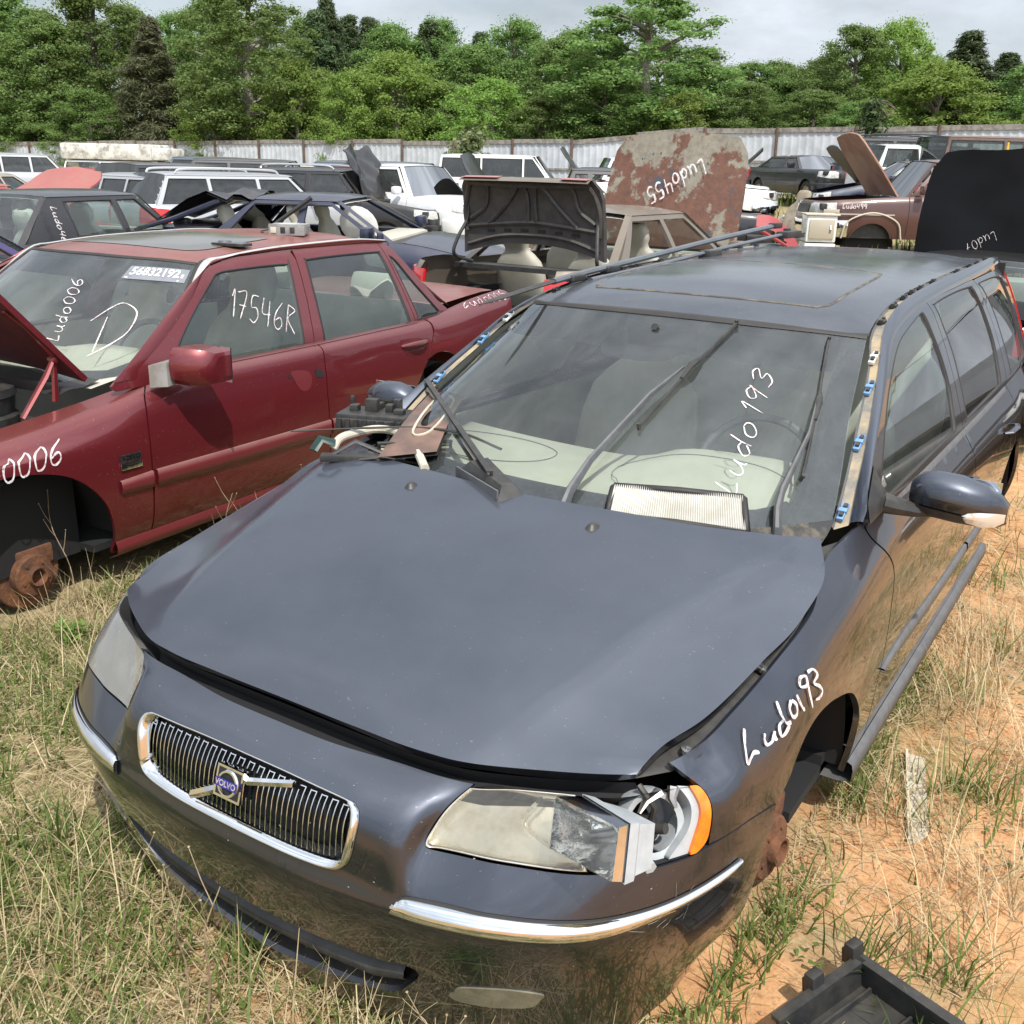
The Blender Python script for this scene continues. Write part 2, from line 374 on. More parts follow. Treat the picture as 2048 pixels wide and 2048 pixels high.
def surf(L,name,outline,m,parent=None,holes=(),step=.03,off=0.,flange=.012,mir=False,deform=None,edge=.012,sgn=None):
    """a panel cut out of a loft: outline and holes in the loft's (u,v); exact normals; edges turned in"""
    o2=resample(outline,edge);h2=[resample(h,edge) for h in holes]
    uv,F=fill2d(o2,h2,step)
    X=L(uv[:,0],uv[:,1]);Nn=L.normal(uv[:,0],uv[:,1])
    s=L.sgn if sgn is None else sgn
    Nn=Nn*s
    if s<0:F=F[:,::-1]
    X=X+Nn*off
    exact=True
    if deform is not None: X=deform(X,Nn);exact=False
    nv=len(X);FF=F.tolist();NN=[tuple(n) for n in Nn]
    V=X.tolist()
    if flange:
        be=bedges(F);mp={}
        def dup(i):
            if i not in mp: mp[i]=len(V);V.append((X[i]).tolist());NN.append((0,0,0))
            return mp[i]
        mq={}
        def low(i):
            if i not in mq: mq[i]=len(V);V.append((X[i]-Nn[i]*flange).tolist());NN.append((0,0,0))
            return mq[i]
        for a,b in be: FF.append([b if 0 else dup(b),dup(a),low(a),low(b)])
    V=np.array(V)
    if not exact:
        NN=None
    if mir:
        V=V*np.array([-1,1,1]);FF=[f[::-1] for f in FF]
        if NN is not None: NN=[(-a,b,c_) for a,b,c_ in NN]
    return mesh(name,V,FF,m,parent,True,normals=NN,auto=None if NN is not None else 40)
def ribbon(L,uvs,w,off=.002,mir=False):
    """flat stroke lying on a loft"""
    uvs=np.asarray(uvs,float);X=L(uvs[:,0],uvs[:,1]);n=L.normal(uvs[:,0],uvs[:,1])*L.sgn
    return ribbon3(X,n,w,off)
def ribbon3(X,n,w,off=.002):
    X=np.asarray(X,float);n=np.broadcast_to(np.asarray(n,float),X.shape);X=X+n*off
    T=np.gradient(X,axis=0);T/=np.maximum(np.linalg.norm(T,axis=1),1e-9)[:,None]
    b=np.cross(n,T);b/=np.maximum(np.linalg.norm(b,axis=1),1e-9)[:,None]
    ww=w*(.88+.22*np.sin(np.arange(len(X))*.31+len(X)))[:,None]*.5
    ww[0]*=.6;ww[-1]*=.5
    V=np.empty((2*len(X),3));V[0::2]=X-b*ww;V[1::2]=X+b*ww
    F=[(2*i,2*i+2,2*i+3,2*i+1) for i in range(len(X)-1)]
    return V,F
def text_mesh(s,size=1.0,ext=0.0,bold=0.0):
    """built-in font outline of a word as (verts, faces) in the xy plane, centred"""
    cu=bpy.data.curves.new('lettering','FONT');cu.body=s;cu.size=size;cu.extrude=ext;cu.align_x='CENTER';cu.align_y='CENTER';cu.offset=bold
    o=bpy.data.objects.new('lettering',cu);COL.objects.link(o)
    dg=bpy.context.evaluated_depsgraph_get();e=o.evaluated_get(dg);me=e.to_mesh()
    V=[v.co[:] for v in me.vertices];F=[list(p.vertices) for p in me.polygons];e.to_mesh_clear()
    bpy.data.objects.remove(o);bpy.data.curves.remove(cu);return np.array(V),F
# single-stroke hand lettering, unit boxes
GL={'L':[[(0.25,1),(.2,.5),(.22,.02),(.75,.12)]],
'l':[[(0.3,1),(.3,0)]],
'u':[[(.1,.6),(.1,.2),(.35,.02),(.6,.2),(.68,.6)],[(.68,.6),(.7,.1),(.85,.0)]],
'd':[[(.65,.5),(.35,.55),(.1,.25),(.35,.0),(.65,.25)],[(.72,1.05),(.66,.5),(.72,.02)]],
'o':[[(.4,.62),(.1,.4),(.15,.08),(.45,.0),(.7,.25),(.65,.52),(.4,.62)]],
'0':[[(.45,.95),(.12,.65),(.15,.2),(.45,.0),(.75,.25),(.75,.7),(.45,.95)]],
'1':[[(.3,.75),(.5,1),(.48,0)]],
'i':[[(.45,1),(.45,0)]],
'2':[[(.1,.75),(.35,1),(.7,.75),(.4,.35),(.05,.02),(.85,.08)]],
'3':[[(.1,.85),(.45,1),(.7,.8),(.35,.52),(.35,.52),(.72,.35),(.5,.02),(.1,.1)]],
'4':[[(.15,1),(.1,.45),(.75,.45)],[(.65,.95),(.6,0)]],
'5':[[(.75,1),(.25,.95),(.2,.55),(.6,.55),(.75,.25),(.45,.0),(.1,.1)]],
'6':[[(.65,1),(.2,.6),(.1,.2),(.4,.0),(.72,.2),(.55,.45),(.15,.3)]],
'7':[[(.05,.95),(.75,1),(.35,0)],[(.2,.5),(.75,.5)]],
'9':[[(.7,.85),(.4,1),(.15,.75),(.35,.5),(.7,.8),(.7,.85),(.6,0)]],
'D':[[(.35,.75),(.2,.05)],[(.0,.8),(.5,1.0),(.95,.6),(.6,.1),(.1,.0)]],
'R':[[(.1,0),(.15,1)],[(.15,1),(.7,.85),(.2,.5),(.8,0)]],
}
def strokes(s,adv=.95):
    out=[];x=0
    for ch in s:
        if ch!=' ':
            for st in GL[ch]: out.append([(px+x,py) for px,py in cr(st,5)])
        x+=adv*(.7 if ch in 'i1l' else 1)
    return out
for _l,_s in ((LB,1),(LG,1),(LH,-1),(LW,-1),(LR,-1)): _l.sgn=_s
HM={}
def put(L,u,v,off=0.0):
    p=L(u,v)[0]+L.normal(u,v)[0]*L.sgn*off;return p
def frame_at(L,u,v,off=0.0,mir=False):
    """matrix with z = outward normal, x = along u, y = along v"""
    p=put(L,u,v,off);n=L.normal(u,v)[0]*L.sgn;x=L(u+.005,v)[0]-L(u-.005,v)[0];x/=np.linalg.norm(x);y=np.cross(n,x);y/=np.linalg.norm(y);x=np.cross(y,n)
    M=Matrix(((x[0],y[0],n[0],p[0]),(x[1],y[1],n[1],p[1]),(x[2],y[2],n[2],p[2]),(0,0,0,1)))
    if mir:M=Matrix.Diagonal((-1,1,1,1))@M
    return M
def strip3(c0,c1,m,name,parent,mid=None,bulge=0,nrm=None,mir=False,smooth=True,n=60):
    """band between two 3-D curves"""
    def rs(C):
        C=np.asarray(C,float);d=np.concatenate([[0],np.cumsum(np.linalg.norm(np.diff(C,axis=0),axis=1))]);t=np.linspace(0,d[-1],n)
        return np.stack([np.interp(t,d,C[:,k]) for k in range(3)],1)
    a,b=rs(cr(c0,6)),rs(cr(c1,6));k=7 if bulge else 3
    rows=[]
    for j in range(k):
        t=j/(k-1);p=a*(1-t)+b*t
        if bulge: p=p+np.asarray(nrm)*bulge*(4*t*(1-t))
        rows.append(p)
    P=np.stack(rows,1)
    if mir:P=P*np.array([-1,1,1])
    return MB().grid(P).obj(name,m,parent,auto=None)
def seat(parent,x,y,z,w=.50,m='seat',name='seat',h=.62):
    """cushion, tapering backrest and its head restraint in one padded shape"""
    s=MB();k=w/.50
    R=Matrix.Translation((x,y,z))@Matrix.Rotation(math.radians(-18),4,'X')
    s.box((-w/2,-.26,0),(w/2,.30,.14),Matrix.Translation((x,y-.28,z-.08)),bev=.05)
    rings=[]
    for t,hw,th in ((0,.20,.05),(.04,.245,.075),(.20,.255,.085),(.42,.25,.08),(.56,.225,.07),(.64,.17,.06),(.69,.125,.05),(.74,.115,.05),(.80,.135,.06),(.90,.13,.06),(.97,.10,.05),(.985,.05,.03)):
        zz=t*(h+.22);ring=[]
        for a in np.linspace(0,2*math.pi,25):
            ca,sa=math.cos(a),math.sin(a);xx=hw*k*abs(ca)**.55*(1 if ca>0 else -1);yy=th*abs(sa)**.6*(1 if sa>0 else -1)
            if sa<0 and t<.6: yy+=.035*(1-abs(xx/(hw*k))**2)
            ring.append((R@Vector((xx,yy,zz)))[:])
        rings.append(ring)
    s.grid(np.array(rings))
    return s.obj(name,m,parent,auto=50)
def disc(parent,M,r=.150,name='brake_disc'):
    b=MB();b.lathe([(0.0,-.01),(.030,-.01),(.031,.020),(.036,.022),(.039,.0),(.078,-.004),(.083,-.010),(.084,-.050),(r-.004,-.050),(r,-.053),(r,-.074),(r-.004,-.077),(.08,-.077),(.0,-.08)],M,n=40)
    for k in range(5):
        a=2*math.pi*k/5;b.lathe([(0,.003),(.007,.003),(.007,-.006)],M@Matrix.Translation((.057*math.cos(a),.057*math.sin(a),0)),n=8)
    b.lathe([(.0,-.08),(.05,-.08),(.06,-.17),(.0,-.17)],M,n=12);b.box((-.10,-.05,-.12),(-.02,.11,-.03),M,bev=.012)
    return b.obj(name,'rust',parent)
def build_hero():
    global hero
    P=HM['paint']=paint('slate_grey_paint',(.058,.064,.082),steep=1,even=.8,specks=.18,dust=.62,dustc=(.150,.164,.196),metal=.95,r=.31,coat=1,coatr=.02,wave=.045)  # dust, strengthened on up-facing panels as painted sky light; steep keeps lower faces dark
    HM['gut']=mat('dusty_gutter',(.16,.155,.14),r=.8,c2=(.36,.28,.17),scale=9,bump=.2,thr=(.40,.60))
    HM['lens']=glass('cloudy_lens',(.86,.83,.74),.07,dustc=(.50,.46,.36),rough=.04,even=.6);HM['hazed']=glass('hazed_lens',(.88,.87,.83),.30,dustc=(.55,.54,.49),rough=.06,even=1)
    HM['lens2']=glass('clear_lens',(.93,.93,.90),.03,rough=.03,even=1)
    HM['refl']=mat('lamp_reflector',(.72,.69,.62),r=.2,metal=.9,c2=(.46,.37,.24),scale=9,bump=.3,bscale=12,thr=(.45,.7))
    HM['band']=glass('shade_band_glass',(.16,.17,.20),.10,dustc=(.22,.22,.25))
    HM['grey']=mat('lamp_body_grey',(.36,.38,.39),r=.5,c2=(.30,.32,.33),scale=20)
    HM['filter']=mat('filter_paper',(.56,.545,.50),r=.9,c2=(.46,.44,.385),scale=7)
    h=hero=empty('station_wagon',(0,0,0),0,'dark grey station wagon in front with hood ajar and one headlight hanging out','car')
    # ---------------- bonnet
    e=.004
    def hood_def(X,Nn):
        X=X.copy()
        # knocked corner over the broken lamp
        d=np.exp(-(((X[:,0]-.70)/.10)**2+((X[:,1]-.42)/.07)**2));X[:,2]+=.006*d
        d=np.exp(-(((X[:,0]-.62)/.10)**2+((X[:,1]-.36)/.05)**2));X[:,2]-=.004*d
        return X
    um=LH.U[-1];vm=LH.V[-1]
    ho=cr([(0,-vm),(0,-vm),(.0,0),(0,vm),(0,vm),(um*.5,vm),(um,vm),(um,vm),(um,0),(um,-vm),(um,-vm),(um*.5,-vm)],24,True)
    hood=surf(LH,'hood',ho,P,h,step=.03,flange=.022,deform=hood_def,edge=.015);tag(hood,'grey hood standing slightly ajar with a dented front corner')
    for (u,v) in ((.805,-.244),(.809,.235)):
        M=frame_at(LH,u,v);b=MB();b.lathe([(.0,.012),(.007,.011),(.013,.004),(.016,0)],M@Matrix.Diagonal((1.4,1,1,1)),n=12);b.obj('washer_nozzle','black',hood)
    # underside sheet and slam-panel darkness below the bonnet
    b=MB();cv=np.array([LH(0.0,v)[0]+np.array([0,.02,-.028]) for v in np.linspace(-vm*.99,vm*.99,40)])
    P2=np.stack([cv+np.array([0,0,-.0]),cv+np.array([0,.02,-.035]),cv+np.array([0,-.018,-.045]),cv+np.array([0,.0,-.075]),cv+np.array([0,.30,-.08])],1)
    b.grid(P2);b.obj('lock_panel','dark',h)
    gs=[]
    for s in (1,-1):
        us=np.linspace(.955,2.03,30);A=np.array([put(LB,u,.645) for u in us]);A[:,0]*=1;A[:,2]-=.012
        hh=np.array([LH(t,vm)[0] for t in np.linspace(.03,um-.01,30)]);hh[:,2]-=.03;hh[:,0]-=.02
        Q=np.stack([A,A+np.array([-.012,0,-.012]),hh,hh+np.array([-.05,0,-.06])],1)
        if s<0:Q=Q*np.array([-1,1,1])
        b=MB();b.grid(Q);o=b.obj('hood_channel','black',h)
        for u in (1.02,1.33,1.62):
            b=MB();M=frame_at(LB,u,.645,-.004);M=Matrix.Translation((0,0,0))@M
            p=M.to_translation();p.x=(p.x-.022)
            if s<0:p.x=-p.x
            b.lathe([(0,.006),(.004,.006),(.0045,.004),(.012,.003),(.013,-.004)],Matrix.Translation(p+Vector((0,0,-.004)))@Matrix.Rotation(.25*s,4,'Y'),n=12);b.obj('channel_screw','steel',o)
    # ---------------- nose / bumper
    vt=LB.V[-1]
    right=[(1.188,.424),(1.188,.424),(1.10,.448),(1.017,.448),(.96,.437),(.939,.433),(.867,.428),(.816,.43),(.728,.433),(.626,.434),(.541,.433),(.48,.432),(.452,.436),(.446,.452),(.441,.49),(.436,.547),(.440,.602),(.448,.645),(.448,vt),(.448,vt)]
    left=[(-u,v) for u,v in right[::-1]]
    arc_r=[(1.105,0),(1.105,0),(1.105,.08),(1.125,.19),(1.155,.31),(1.188,.424)]
    out=cr(right,5)[:-1].tolist()+[(u,vt) for u in np.linspace(.448,-.448,24)][:-1]+cr(left,5)[:-1].tolist()+cr([(-u,v) for u,v in arc_r[::-1]][:-1],5)[:-1].tolist()+[(u,0) for u in np.linspace(-1.105,1.105,60)][:-1]+cr(arc_r[1:],5)[:-1].tolist()
    gp=cr([(-.311,.395),(-.318,.450),(-.312,.482),(-.298,.499),(-.270,.509),(-.13,.529),(0,.532),(.13,.529),(.262,.511),(.283,.500),(.295,.482),(.302,.44),(.296,.385),(.284,.352),(.258,.333),(.2,.328),(.06,.328),(-.055,.328),(-.2,.328),(-.27,.333),(-.299,.352)],5,True)
    gh_=gp*np.array([1.0,1.0])
    sc=cr([(-.430,.120),(-.415,.134),(-.333,.130),(-.2,.124),(0,.118),(.2,.122),(.337,.128),(.40,.136),(.420,.124),(.395,.092),(.364,.071),(.3,.058),(.16,.043),(0,.030),(-.16,.043),(-.3,.058),(-.38,.075)],5,True)
    bump=surf(LB,'front_bumper',np.array(out),P,h,holes=[gh_,sc],step=.022,flange=.014,edge=.012)
    # grille
    g=empty('grille',(0,0,0));g.parent=h
    cen=gp.mean(0)
    def gring(k,off): return np.array([put(LB,*(cen+(q-cen)*k),off) for q in gp])
    rings=[gring(1.0,-.004),gring(.99,.010),gring(.965,.013),gring(.945,.006),gring(.935,-.02)]
    # bottom rail of the frame is broader
    for i,kk in ((2,.94),(3,.90),(4,.89)):
        for j,q in enumerate(gp):
            if q[1]<.36:
                qq=cen+(q-cen)*np.array([.96,kk-.14*(i-1)/3]);rings[i][j]=put(LB,qq[0],qq[1],(.014,-.012,-.03)[i-2])
    Pr=np.stack([np.vstack([r,r[:1]]) for r in rings],1)
    MB().grid(Pr).obj('frame','chrome',g,auto=None)
    surf(LB,'backing',cen+(gp-cen)*.97,'dark',g,off=-.035,flange=0,step=.05)
    b=MB()
    for i,u in enumerate(np.arange(-.285,.2851,.0135)):
        du=.0011
        lo=np.interp(abs(u),[0,.2,.25,.285],[.352,.352,.358,.385]);hi=np.interp(abs(u),[0,.13,.25,.285],[.515,.512,.497,.475])
        vs=np.linspace(lo,hi,7)
        a=[put(LB,u,v,-.004-.012*((i%2)*0)) for v in vs];c_=[put(LB,u,v,-.018) for v in vs]
        d=np.array([du,0,0]);Pq=np.stack([np.array(c_)-d,np.array(a)-d,np.array(a)+d,np.array(c_)+d],1);b.grid(Pq)
        if i%2==0 and i<42:
            for v in (hi-.003,):
                p0=put(LB,u,v,-.004);p1=put(LB,u+.0135,v,-.004);b.box((0,0,0),(0,0,0)) if 0 else b.tube([p0,p1],.0013,4)
    b.obj('bars','chrome',g)
    em=empty('emblem',(0,0,0));em.parent=g
    M=frame_at(LB,0.0,.435,.004)
    b=MB();b.prism([(-.038,-.030),(.034,-.030),(.034,.034),(-.038,.034)],0,.016,M);ep=b.obj('emblem_plate','chrome',g)
    bpy.data.objects.remove(em)
    b=MB();b.prism([(-.033,-.025),(.029,-.025),(.029,.029),(-.033,.029)],.016,.0165,M);b.obj('plate_inset','dark',ep)
    ring=M@Matrix.Translation((-.002,.002,.017))
    b=MB();b.lathe([(.0205,0),(.022,.004),(.026,.004),(.028,0)],ring,n=28);b.obj('ring','chrome',ep)
    b=MB();b.prism([(-.031,-.0085),(.027,-.0085),(.027,.0085),(-.031,.0085)],.0215,.0235,M@Matrix.Translation((0,.002,0)));b.obj('blue_bar',mat('emblem_blue',(.012,.016,.20),r=.3,coat=.5,c2=(.02,.02,.16),scale=60),ep)
    V,F=text_mesh('VOLVO',.0165,0.0004,.0004);V=np.array([(M@Vector((x-.002,y+.002,.0245)))[:] for x,y,z in V]);mesh('lettering',V,F,'chalk',ep,smooth=False)
    # diagonal bar across the grille
    for (a,bb) in (((-.120,.362),(-.035,.412)),((.034,.458),(.140,.502))):
        n_=10;us=np.linspace(a[0],bb[0],n_);vs=np.linspace(a[1],bb[1],n_)
        rows=[]
        for dv,of in ((-.013,.0),(-.011,.008),(0.0,.013),(.011,.009),(.013,.0)):
            rows.append(np.array([put(LB,u,v+dv,of) for u,v in zip(us,vs)]))
        MB().grid(np.stack(rows,1)).obj('slash_bar','chrome',g,auto=30)
    # lower intake
    sr=empty('lower_intake',(0,0,0));sr.parent=h
    surf(LB,'backing',sc,'dark',sr,off=-.06,flange=0,step=.05)
    sc2=sc.mean(0)
    rr=[np.array([put(LB,*q,o) for q in sc]) for o in (-.002,-.02,-.06)]
    MB().grid(np.stack([np.vstack([r,r[:1]]) for r in rr],1)).obj('intake_lip','black',sr,auto=None)
    us=np.linspace(-.40,.385,40)
    rows=[np.array([put(LB,u,np.interp(abs(u),[0,.3,.4],[.076,.083,.102])+dv,of) for u in us]) for dv,of in ((-.014,-.05),(-.011,-.012),(-.002,-.004),(.008,-.010),(.012,-.05))]
    MB().grid(np.stack(rows,1)).obj('intake_bar','black',sr,auto=None)
    # chrome strips on the bumper corners
    ct=[(.40,.322),(.423,.338),(.502,.348),(.568,.349),(.627,.350),(.693,.351),(.746,.351),(.802,.351),(.875,.352),(.957,.357),(1.02,.361),(1.07,.363)]
    cb=[(.389,.262),(.436,.268),(.503,.278),(.578,.283),(.647,.288),(.714,.292),(.754,.296),(.803,.306),(.875,.324),(.957,.336),(1.012,.342),(1.06,.358)]
    for s in (1,-1):
        A=cr(ct,5);B_=cr(cb,5);rows=[]
        for t,of in ((0,-.002),(0.02,.006),(.3,.010),(.75,.010),(.97,.005),(1,-.002)):
            q=A*(1-t)+B_*t;rows.append(np.array([put(LB,s*u,v,of) for u,v in q]))
        MB().grid(np.stack(rows if s>0 else rows[::-1],1)).obj('chrome_strip','chrome',h,auto=None)
        # black seat of the strip
        o2=np.vstack([A+np.array([0,.006]),(B_-np.array([0,.005]))[::-1]])
        surf(LB,'strip_gasket',o2*np.array([s,1]),'rubber',h,off=.0015,flange=0,step=.06)
    # fog lamp blank
    for s in (1,-1):
        fo=cr([(.468,.101),(.478,.108),(.50,.125),(.587,.138),(.655,.134),(.652,.122),(.63,.104),(.58,.097),(.52,.093),(.478,.093)],5,True)*np.array([s,1])
        surf(LB,'fog_light_cover',fo,mat('fog_cover',(.13,.12,.085),r=.25,coat=.4,c2=(.17,.155,.11),scale=30),h,off=.003,step=.03,flange=.006)
    # ---------------- headlights
    hl=[(.448,.441),(.443,.49),(.438,.547),(.443,.602),(.450,.640),(.515,.643),(.58,.632),(.66,.622),(.76,.61),(.86,.60),(.968,.585),(.981,.551),(.985,.506),(.982,.465),(.961,.443),(.867,.434),(.816,.436),(.728,.439),(.626,.440),(.541,.439),(.48,.438)]
    hlc=cr(hl,4,True);hc=hlc.mean(0)
    for s in (1,-1):
        H=empty('headlight',(0,0,0));H.parent=h
        if s>0: tag(H,'broken headlight with its inner reflector pulled out')
        else: tag(H,'whole headlight with a cloudy lens')
        T=np.array([s,1])
        surf(LB,'bucket',hlc*T,'dark',H,off=-.115,flange=0,step=.05)
        rr=[np.array([put(LB,q[0]*s,q[1],o) for q in hlc]) for o in (-.002,-.115)]
        MB().grid(np.stack([np.vstack([r,r[:1]]) for r in rr],1)).obj('bucket_wall','dark',H,auto=None)
        if s<0:
            surf(LB,'reflector',hc*T+(hlc*T-hc*T)*.93,mat('dull_reflector',(.78,.78,.76),r=.16,metal=1,c2=(.55,.55,.54),scale=9,bump=.9,bscale=9),H,off=-.045,flange=.0,step=.04)
            surf(LB,'lens',hlc*T,HM['hazed'],H,off=.002,flange=.02,step=.03)
        else:
            # inner half still has its yellowed lens
            half=cr([(.448,.441),(.443,.49),(.438,.547),(.443,.602),(.450,.640),(.450,.640),(.515,.643),(.58,.632),(.655,.622),(.655,.622),(.680,.56),(.70,.50),(.735,.44),(.735,.44),(.626,.440),(.541,.439),(.48,.438)],5,True)
            hk=half.mean(0)
            surf(LB,'reflector',hk+(half-hk)*.90,HM['refl'],H,off=-.05,flange=0,step=.03)
            rr=[np.array([put(LB,*(hk+(q-hk)*k),o) for q in half]) for k,o in ((1,.004),(.985,.007),(.955,.005),(.92,-.012),(.90,-.05))]
            MB().grid(np.stack([np.vstack([r,r[:1]]) for r in rr],1)).obj('lens_rim',HM['refl'],H,auto=None)
            surf(LB,'lens',hk+(half-hk)*.985,HM['lens'],H,off=.004,flange=.0,step=.03)
            pj=cr([(.592,.632),(.592,.632),(.580,.57),(.585,.54),(.612,.515),(.650,.487),(.665,.482),(.672,.49),(.672,.62),(.672,.62)],4,True)
            pc=pj.mean(0);rr=[np.array([put(LB,*(pc+(q-pc)*k),o) for q in pj]) for k,o in ((1,-.03),(.99,-.002),(.93,-.001),(.86,-.03))]
            MB().grid(np.stack([np.vstack([r,r[:1]]) for r in rr],1)).obj('divider',HM['lens2'],H,auto=None)
            # amber corner
            am=cr([(.945,.592),(.945,.592),(.968,.585),(.981,.551),(.985,.506),(.982,.465),(.961,.443),(.944,.441),(.944,.441),(.952,.48),(.957,.53)],5,True)
            surf(LB,'amber_signal',am,'amber',H,off=.002,flange=.03,step=.02)
            gw=cr([(.918,.60),(.918,.60),(.945,.592),(.945,.592),(.957,.53),(.952,.48),(.944,.441),(.944,.441),(.90,.438),(.90,.438),(.934,.49),(.936,.55)],4,True)
            surf(LB,'signal_wall',gw,HM['grey'],H,off=-.006,flange=.06,step=.03)
            # lamp carrier ring and bulb socket
            M=frame_at(LB,.865,.515,-.06)
            b=MB();b.lathe([(.050,.03),(.062,.034),(.066,.0),(.06,-.04),(.03,-.045)],M,n=26);b.obj('lamp_ring',HM['grey'],H)
            b=MB();b.lathe([(.0,.030),(.010,.030),(.012,.0),(.026,-.002),(.026,-.028),(.0,-.03)],M@Matrix.Rotation(.5,4,'Y')@Matrix.Translation((0,-.01,.012)),n=14)
            b.tube([(M@Vector(p))[:] for p in ((0,0,.02),(.004,.03,.035),(-.012,.055,.04),(-.02,.075,.03))],.006,7);b.obj('bulb_socket','black',H)
            b=MB()
            for pts in (((.87,.60),(.83,.585),(.815,.56)),((.91,.60),(.895,.575),(.90,.55))):
                b.tube([put(LB,u,v,-.01) for u,v in pts],[.012,.008,.004],6,flat=.5)
            b.obj('torn_bracket','steel',H)
            # pulled-out reflector unit
            A=[np.array(p) for p in ((.631,.200,.760),(.657,.140,.702),(.782,.130,.697),(.769,.170,.771))]
            B_=[np.array(p) for p in ((.655,.262,.735),(.70,.225,.680),(.792,.155,.684),(.776,.198,.764))]
            C_=[np.array(p) for p in ((.700,.325,.700),(.735,.29,.655),(.816,.214,.674),(.798,.258,.742))]
            U=empty('pulled_reflector',(0,0,0));U.parent=H
            def quad_ring(R1,R2,k=6):
                r=[]
                for R in (R1,R2):
                    q=[]
                    for i in range(4):
                        a,b_=R[i],R[(i+1)%4]
                        for t in np.arange(k)/k:q.append(a*(1-t)+b_*t)
                    q.append(q[0]);r.append(np.array(q))
                return np.stack(r,1)
            cA=sum(A)/4;cB=sum(B_)/4
            b=MB();b.grid(quad_ring(A,B_));back=[cB+(p-cB)*.75+np.array([.01,.02,0]) for p in B_];b.grid(quad_ring(B_,back));b.add(np.array(back),[(0,1,2,3)]);U0=b.obj('bowl','chrome',U,smooth=False)
            bpy.data.objects.remove(U) if 0 else None
            # rounded mirror bowl inside
            n0=np.cross(A[1]-A[0],A[3]-A[0]);n0/=np.linalg.norm(n0)
            Q=np.zeros((9,9,3))
            for i in range(9):
                for j in range(9):
                    s_,t_=i/8,j/8;p=(A[0]*(1-t_)+A[1]*t_)*(1-s_)+(A[3]*(1-t_)+A[2]*t_)*s_
                    dpt=.075*(1-abs(2*s_-1)**2.6)*(1-abs(2*t_-1)**2.6)
                    Q[i,j]=p+(cB-cA)/np.linalg.norm(cB-cA)*dpt
            MB().grid(Q).obj('inner_mirror',mat('bright_mirror',(.88,.87,.85),r=.05,metal=1,c2=(.80,.78,.73),scale=30,bump=.5,bscale=30),U,auto=None)
            f=MB();kA=[cA+(p-cA)*1.0-(cB-cA)*.05 for p in A];f.add(np.array(kA),[(0,1,2,3)]);f.obj('front_lens',HM['lens2'],U,smooth=False)
            f=MB();kR=[cA+(p-cA)*1.03-(cB-cA)*.02 for p in A];kR2=[cA+(p-cA)*.93-(cB-cA)*.06 for p in A];f.grid(quad_ring(kR,kR2));f.obj('lens_edge',HM['lens2'],U)
            g2=MB();D_=[cB+(p-cB)*1.05 for p in B_];cC=sum(C_)/4;E_=[d_+(c_-d_)*.30 for d_,c_ in zip(D_,C_)];F_=[cC+(e_-cC)*.90+(c_-e_)*.04 for e_,c_ in zip(E_,C_)];C_=[cC+(c_-cC)*.88 for c_ in C_];b4=[d_-(e_-d_)*.12 for d_,e_ in zip(D_,E_)];g2.grid(quad_ring(b4,E_));g2.grid(quad_ring(E_,F_));g2.grid(quad_ring(F_,C_));g2.add(np.array(C_),[(0,1,2,3)])
            g2.tube([C_[1]*.7+C_[2]*.3,C_[1]*.3+C_[2]*.7+np.array([.012,.0,-.012])],.012,6)
            g2.obj('grey_housing',HM['grey'],U,auto=30)
            g3=MB();cM=Q[4,4];dv=(cA-cM);g3.tube([cM+dv*.1,cM+dv*.9],[.014,.011],12);g3.obj('bulb_shield','steel',U)
    # ---------------- right and left flanks
    gap=[(2.123,.0),(2.123,.0),(2.08,.09),(2.045,.213),(2.043,.306),(2.053,.395),(2.071,.467),(2.076,.512),(2.072,.544),(2.056,.577),(2.036,.611),(2.037,.636),(2.050,vt),(2.050,vt)]
    gap=[(2.10,.0),(2.10,.0),(2.055,.10),(2.040,.213),(2.043,.306),(2.053,.395),(2.071,.467),(2.076,.512),(2.072,.544),(2.056,.577),(2.036,.611),(2.037,.636),(2.050,vt),(2.050,vt)]
    gc=cr(gap,6)
    arch=[(1.195,.432),(1.195,.432),(1.237,.447),(1.297,.475),(1.37,.487),(1.45,.480),(1.554,.450),(1.673,.398),(1.77,.318),(1.86,.218),(1.905,.10),(1.91,.0),(1.91,.0)]
    ac=cr(arch,6)
    fe=[(.990,.452),(.990,.452),(1.017,.453),(1.10,.453),(1.19,.430),(1.195,.432)]
    flank=[]
    ru=LB.U[np.argmin(np.abs(LB.U-4.0))]
    for s in (1,-1):
        mir=s<0
        fo=np.vstack([cr([(.925,vt),(.925,vt),(.972,.588),(.985,.551),(.991,.506),(.990,.452),(.990,.452)],5)[:-1],cr(fe,4)[:-1],ac[:-1],(gc-np.array([e,0]))[:-1],[(u,vt) for u in np.linspace(2.046,.925,40)][:-1]])
        def fdef(X,Nn,s=s):
            if s<0:return X
            X=X.copy();d=np.exp(-(((X[:,1]-.47)/.035)**2+((X[:,2]-.745)/.024)**2));X-=Nn*(.018*d)[:,None]
            d=np.exp(-(((X[:,1]-.52)/.03)**2+((X[:,2]-.72)/.03)**2));X+=Nn*(.007*d)[:,None]
            return X
        f=surf(LB,'fender',fo,P,h,step=.03,mir=mir,flange=.016,deform=fdef if s>0 else None)
        # doors
        bseam=[(3.305,.03),(3.30,.3),(3.29,vt)]
        do=np.vstack([(gc[gc[:,1]>.03]+np.array([e,0])),[(u,vt) for u in np.linspace(2.055,3.286,30)],[(3.29,.5),(3.296,.25),(3.30,.03)],[(u,.03) for u in np.linspace(3.28,2.11,30)]])
        fd=surf(LB,'front_door',do,P,h,step=.045,mir=mir,flange=.016)
        # rear door meets the wheel arch
        yr=3.763
        ra=[(2.03+0,0)]
        rearc=[]
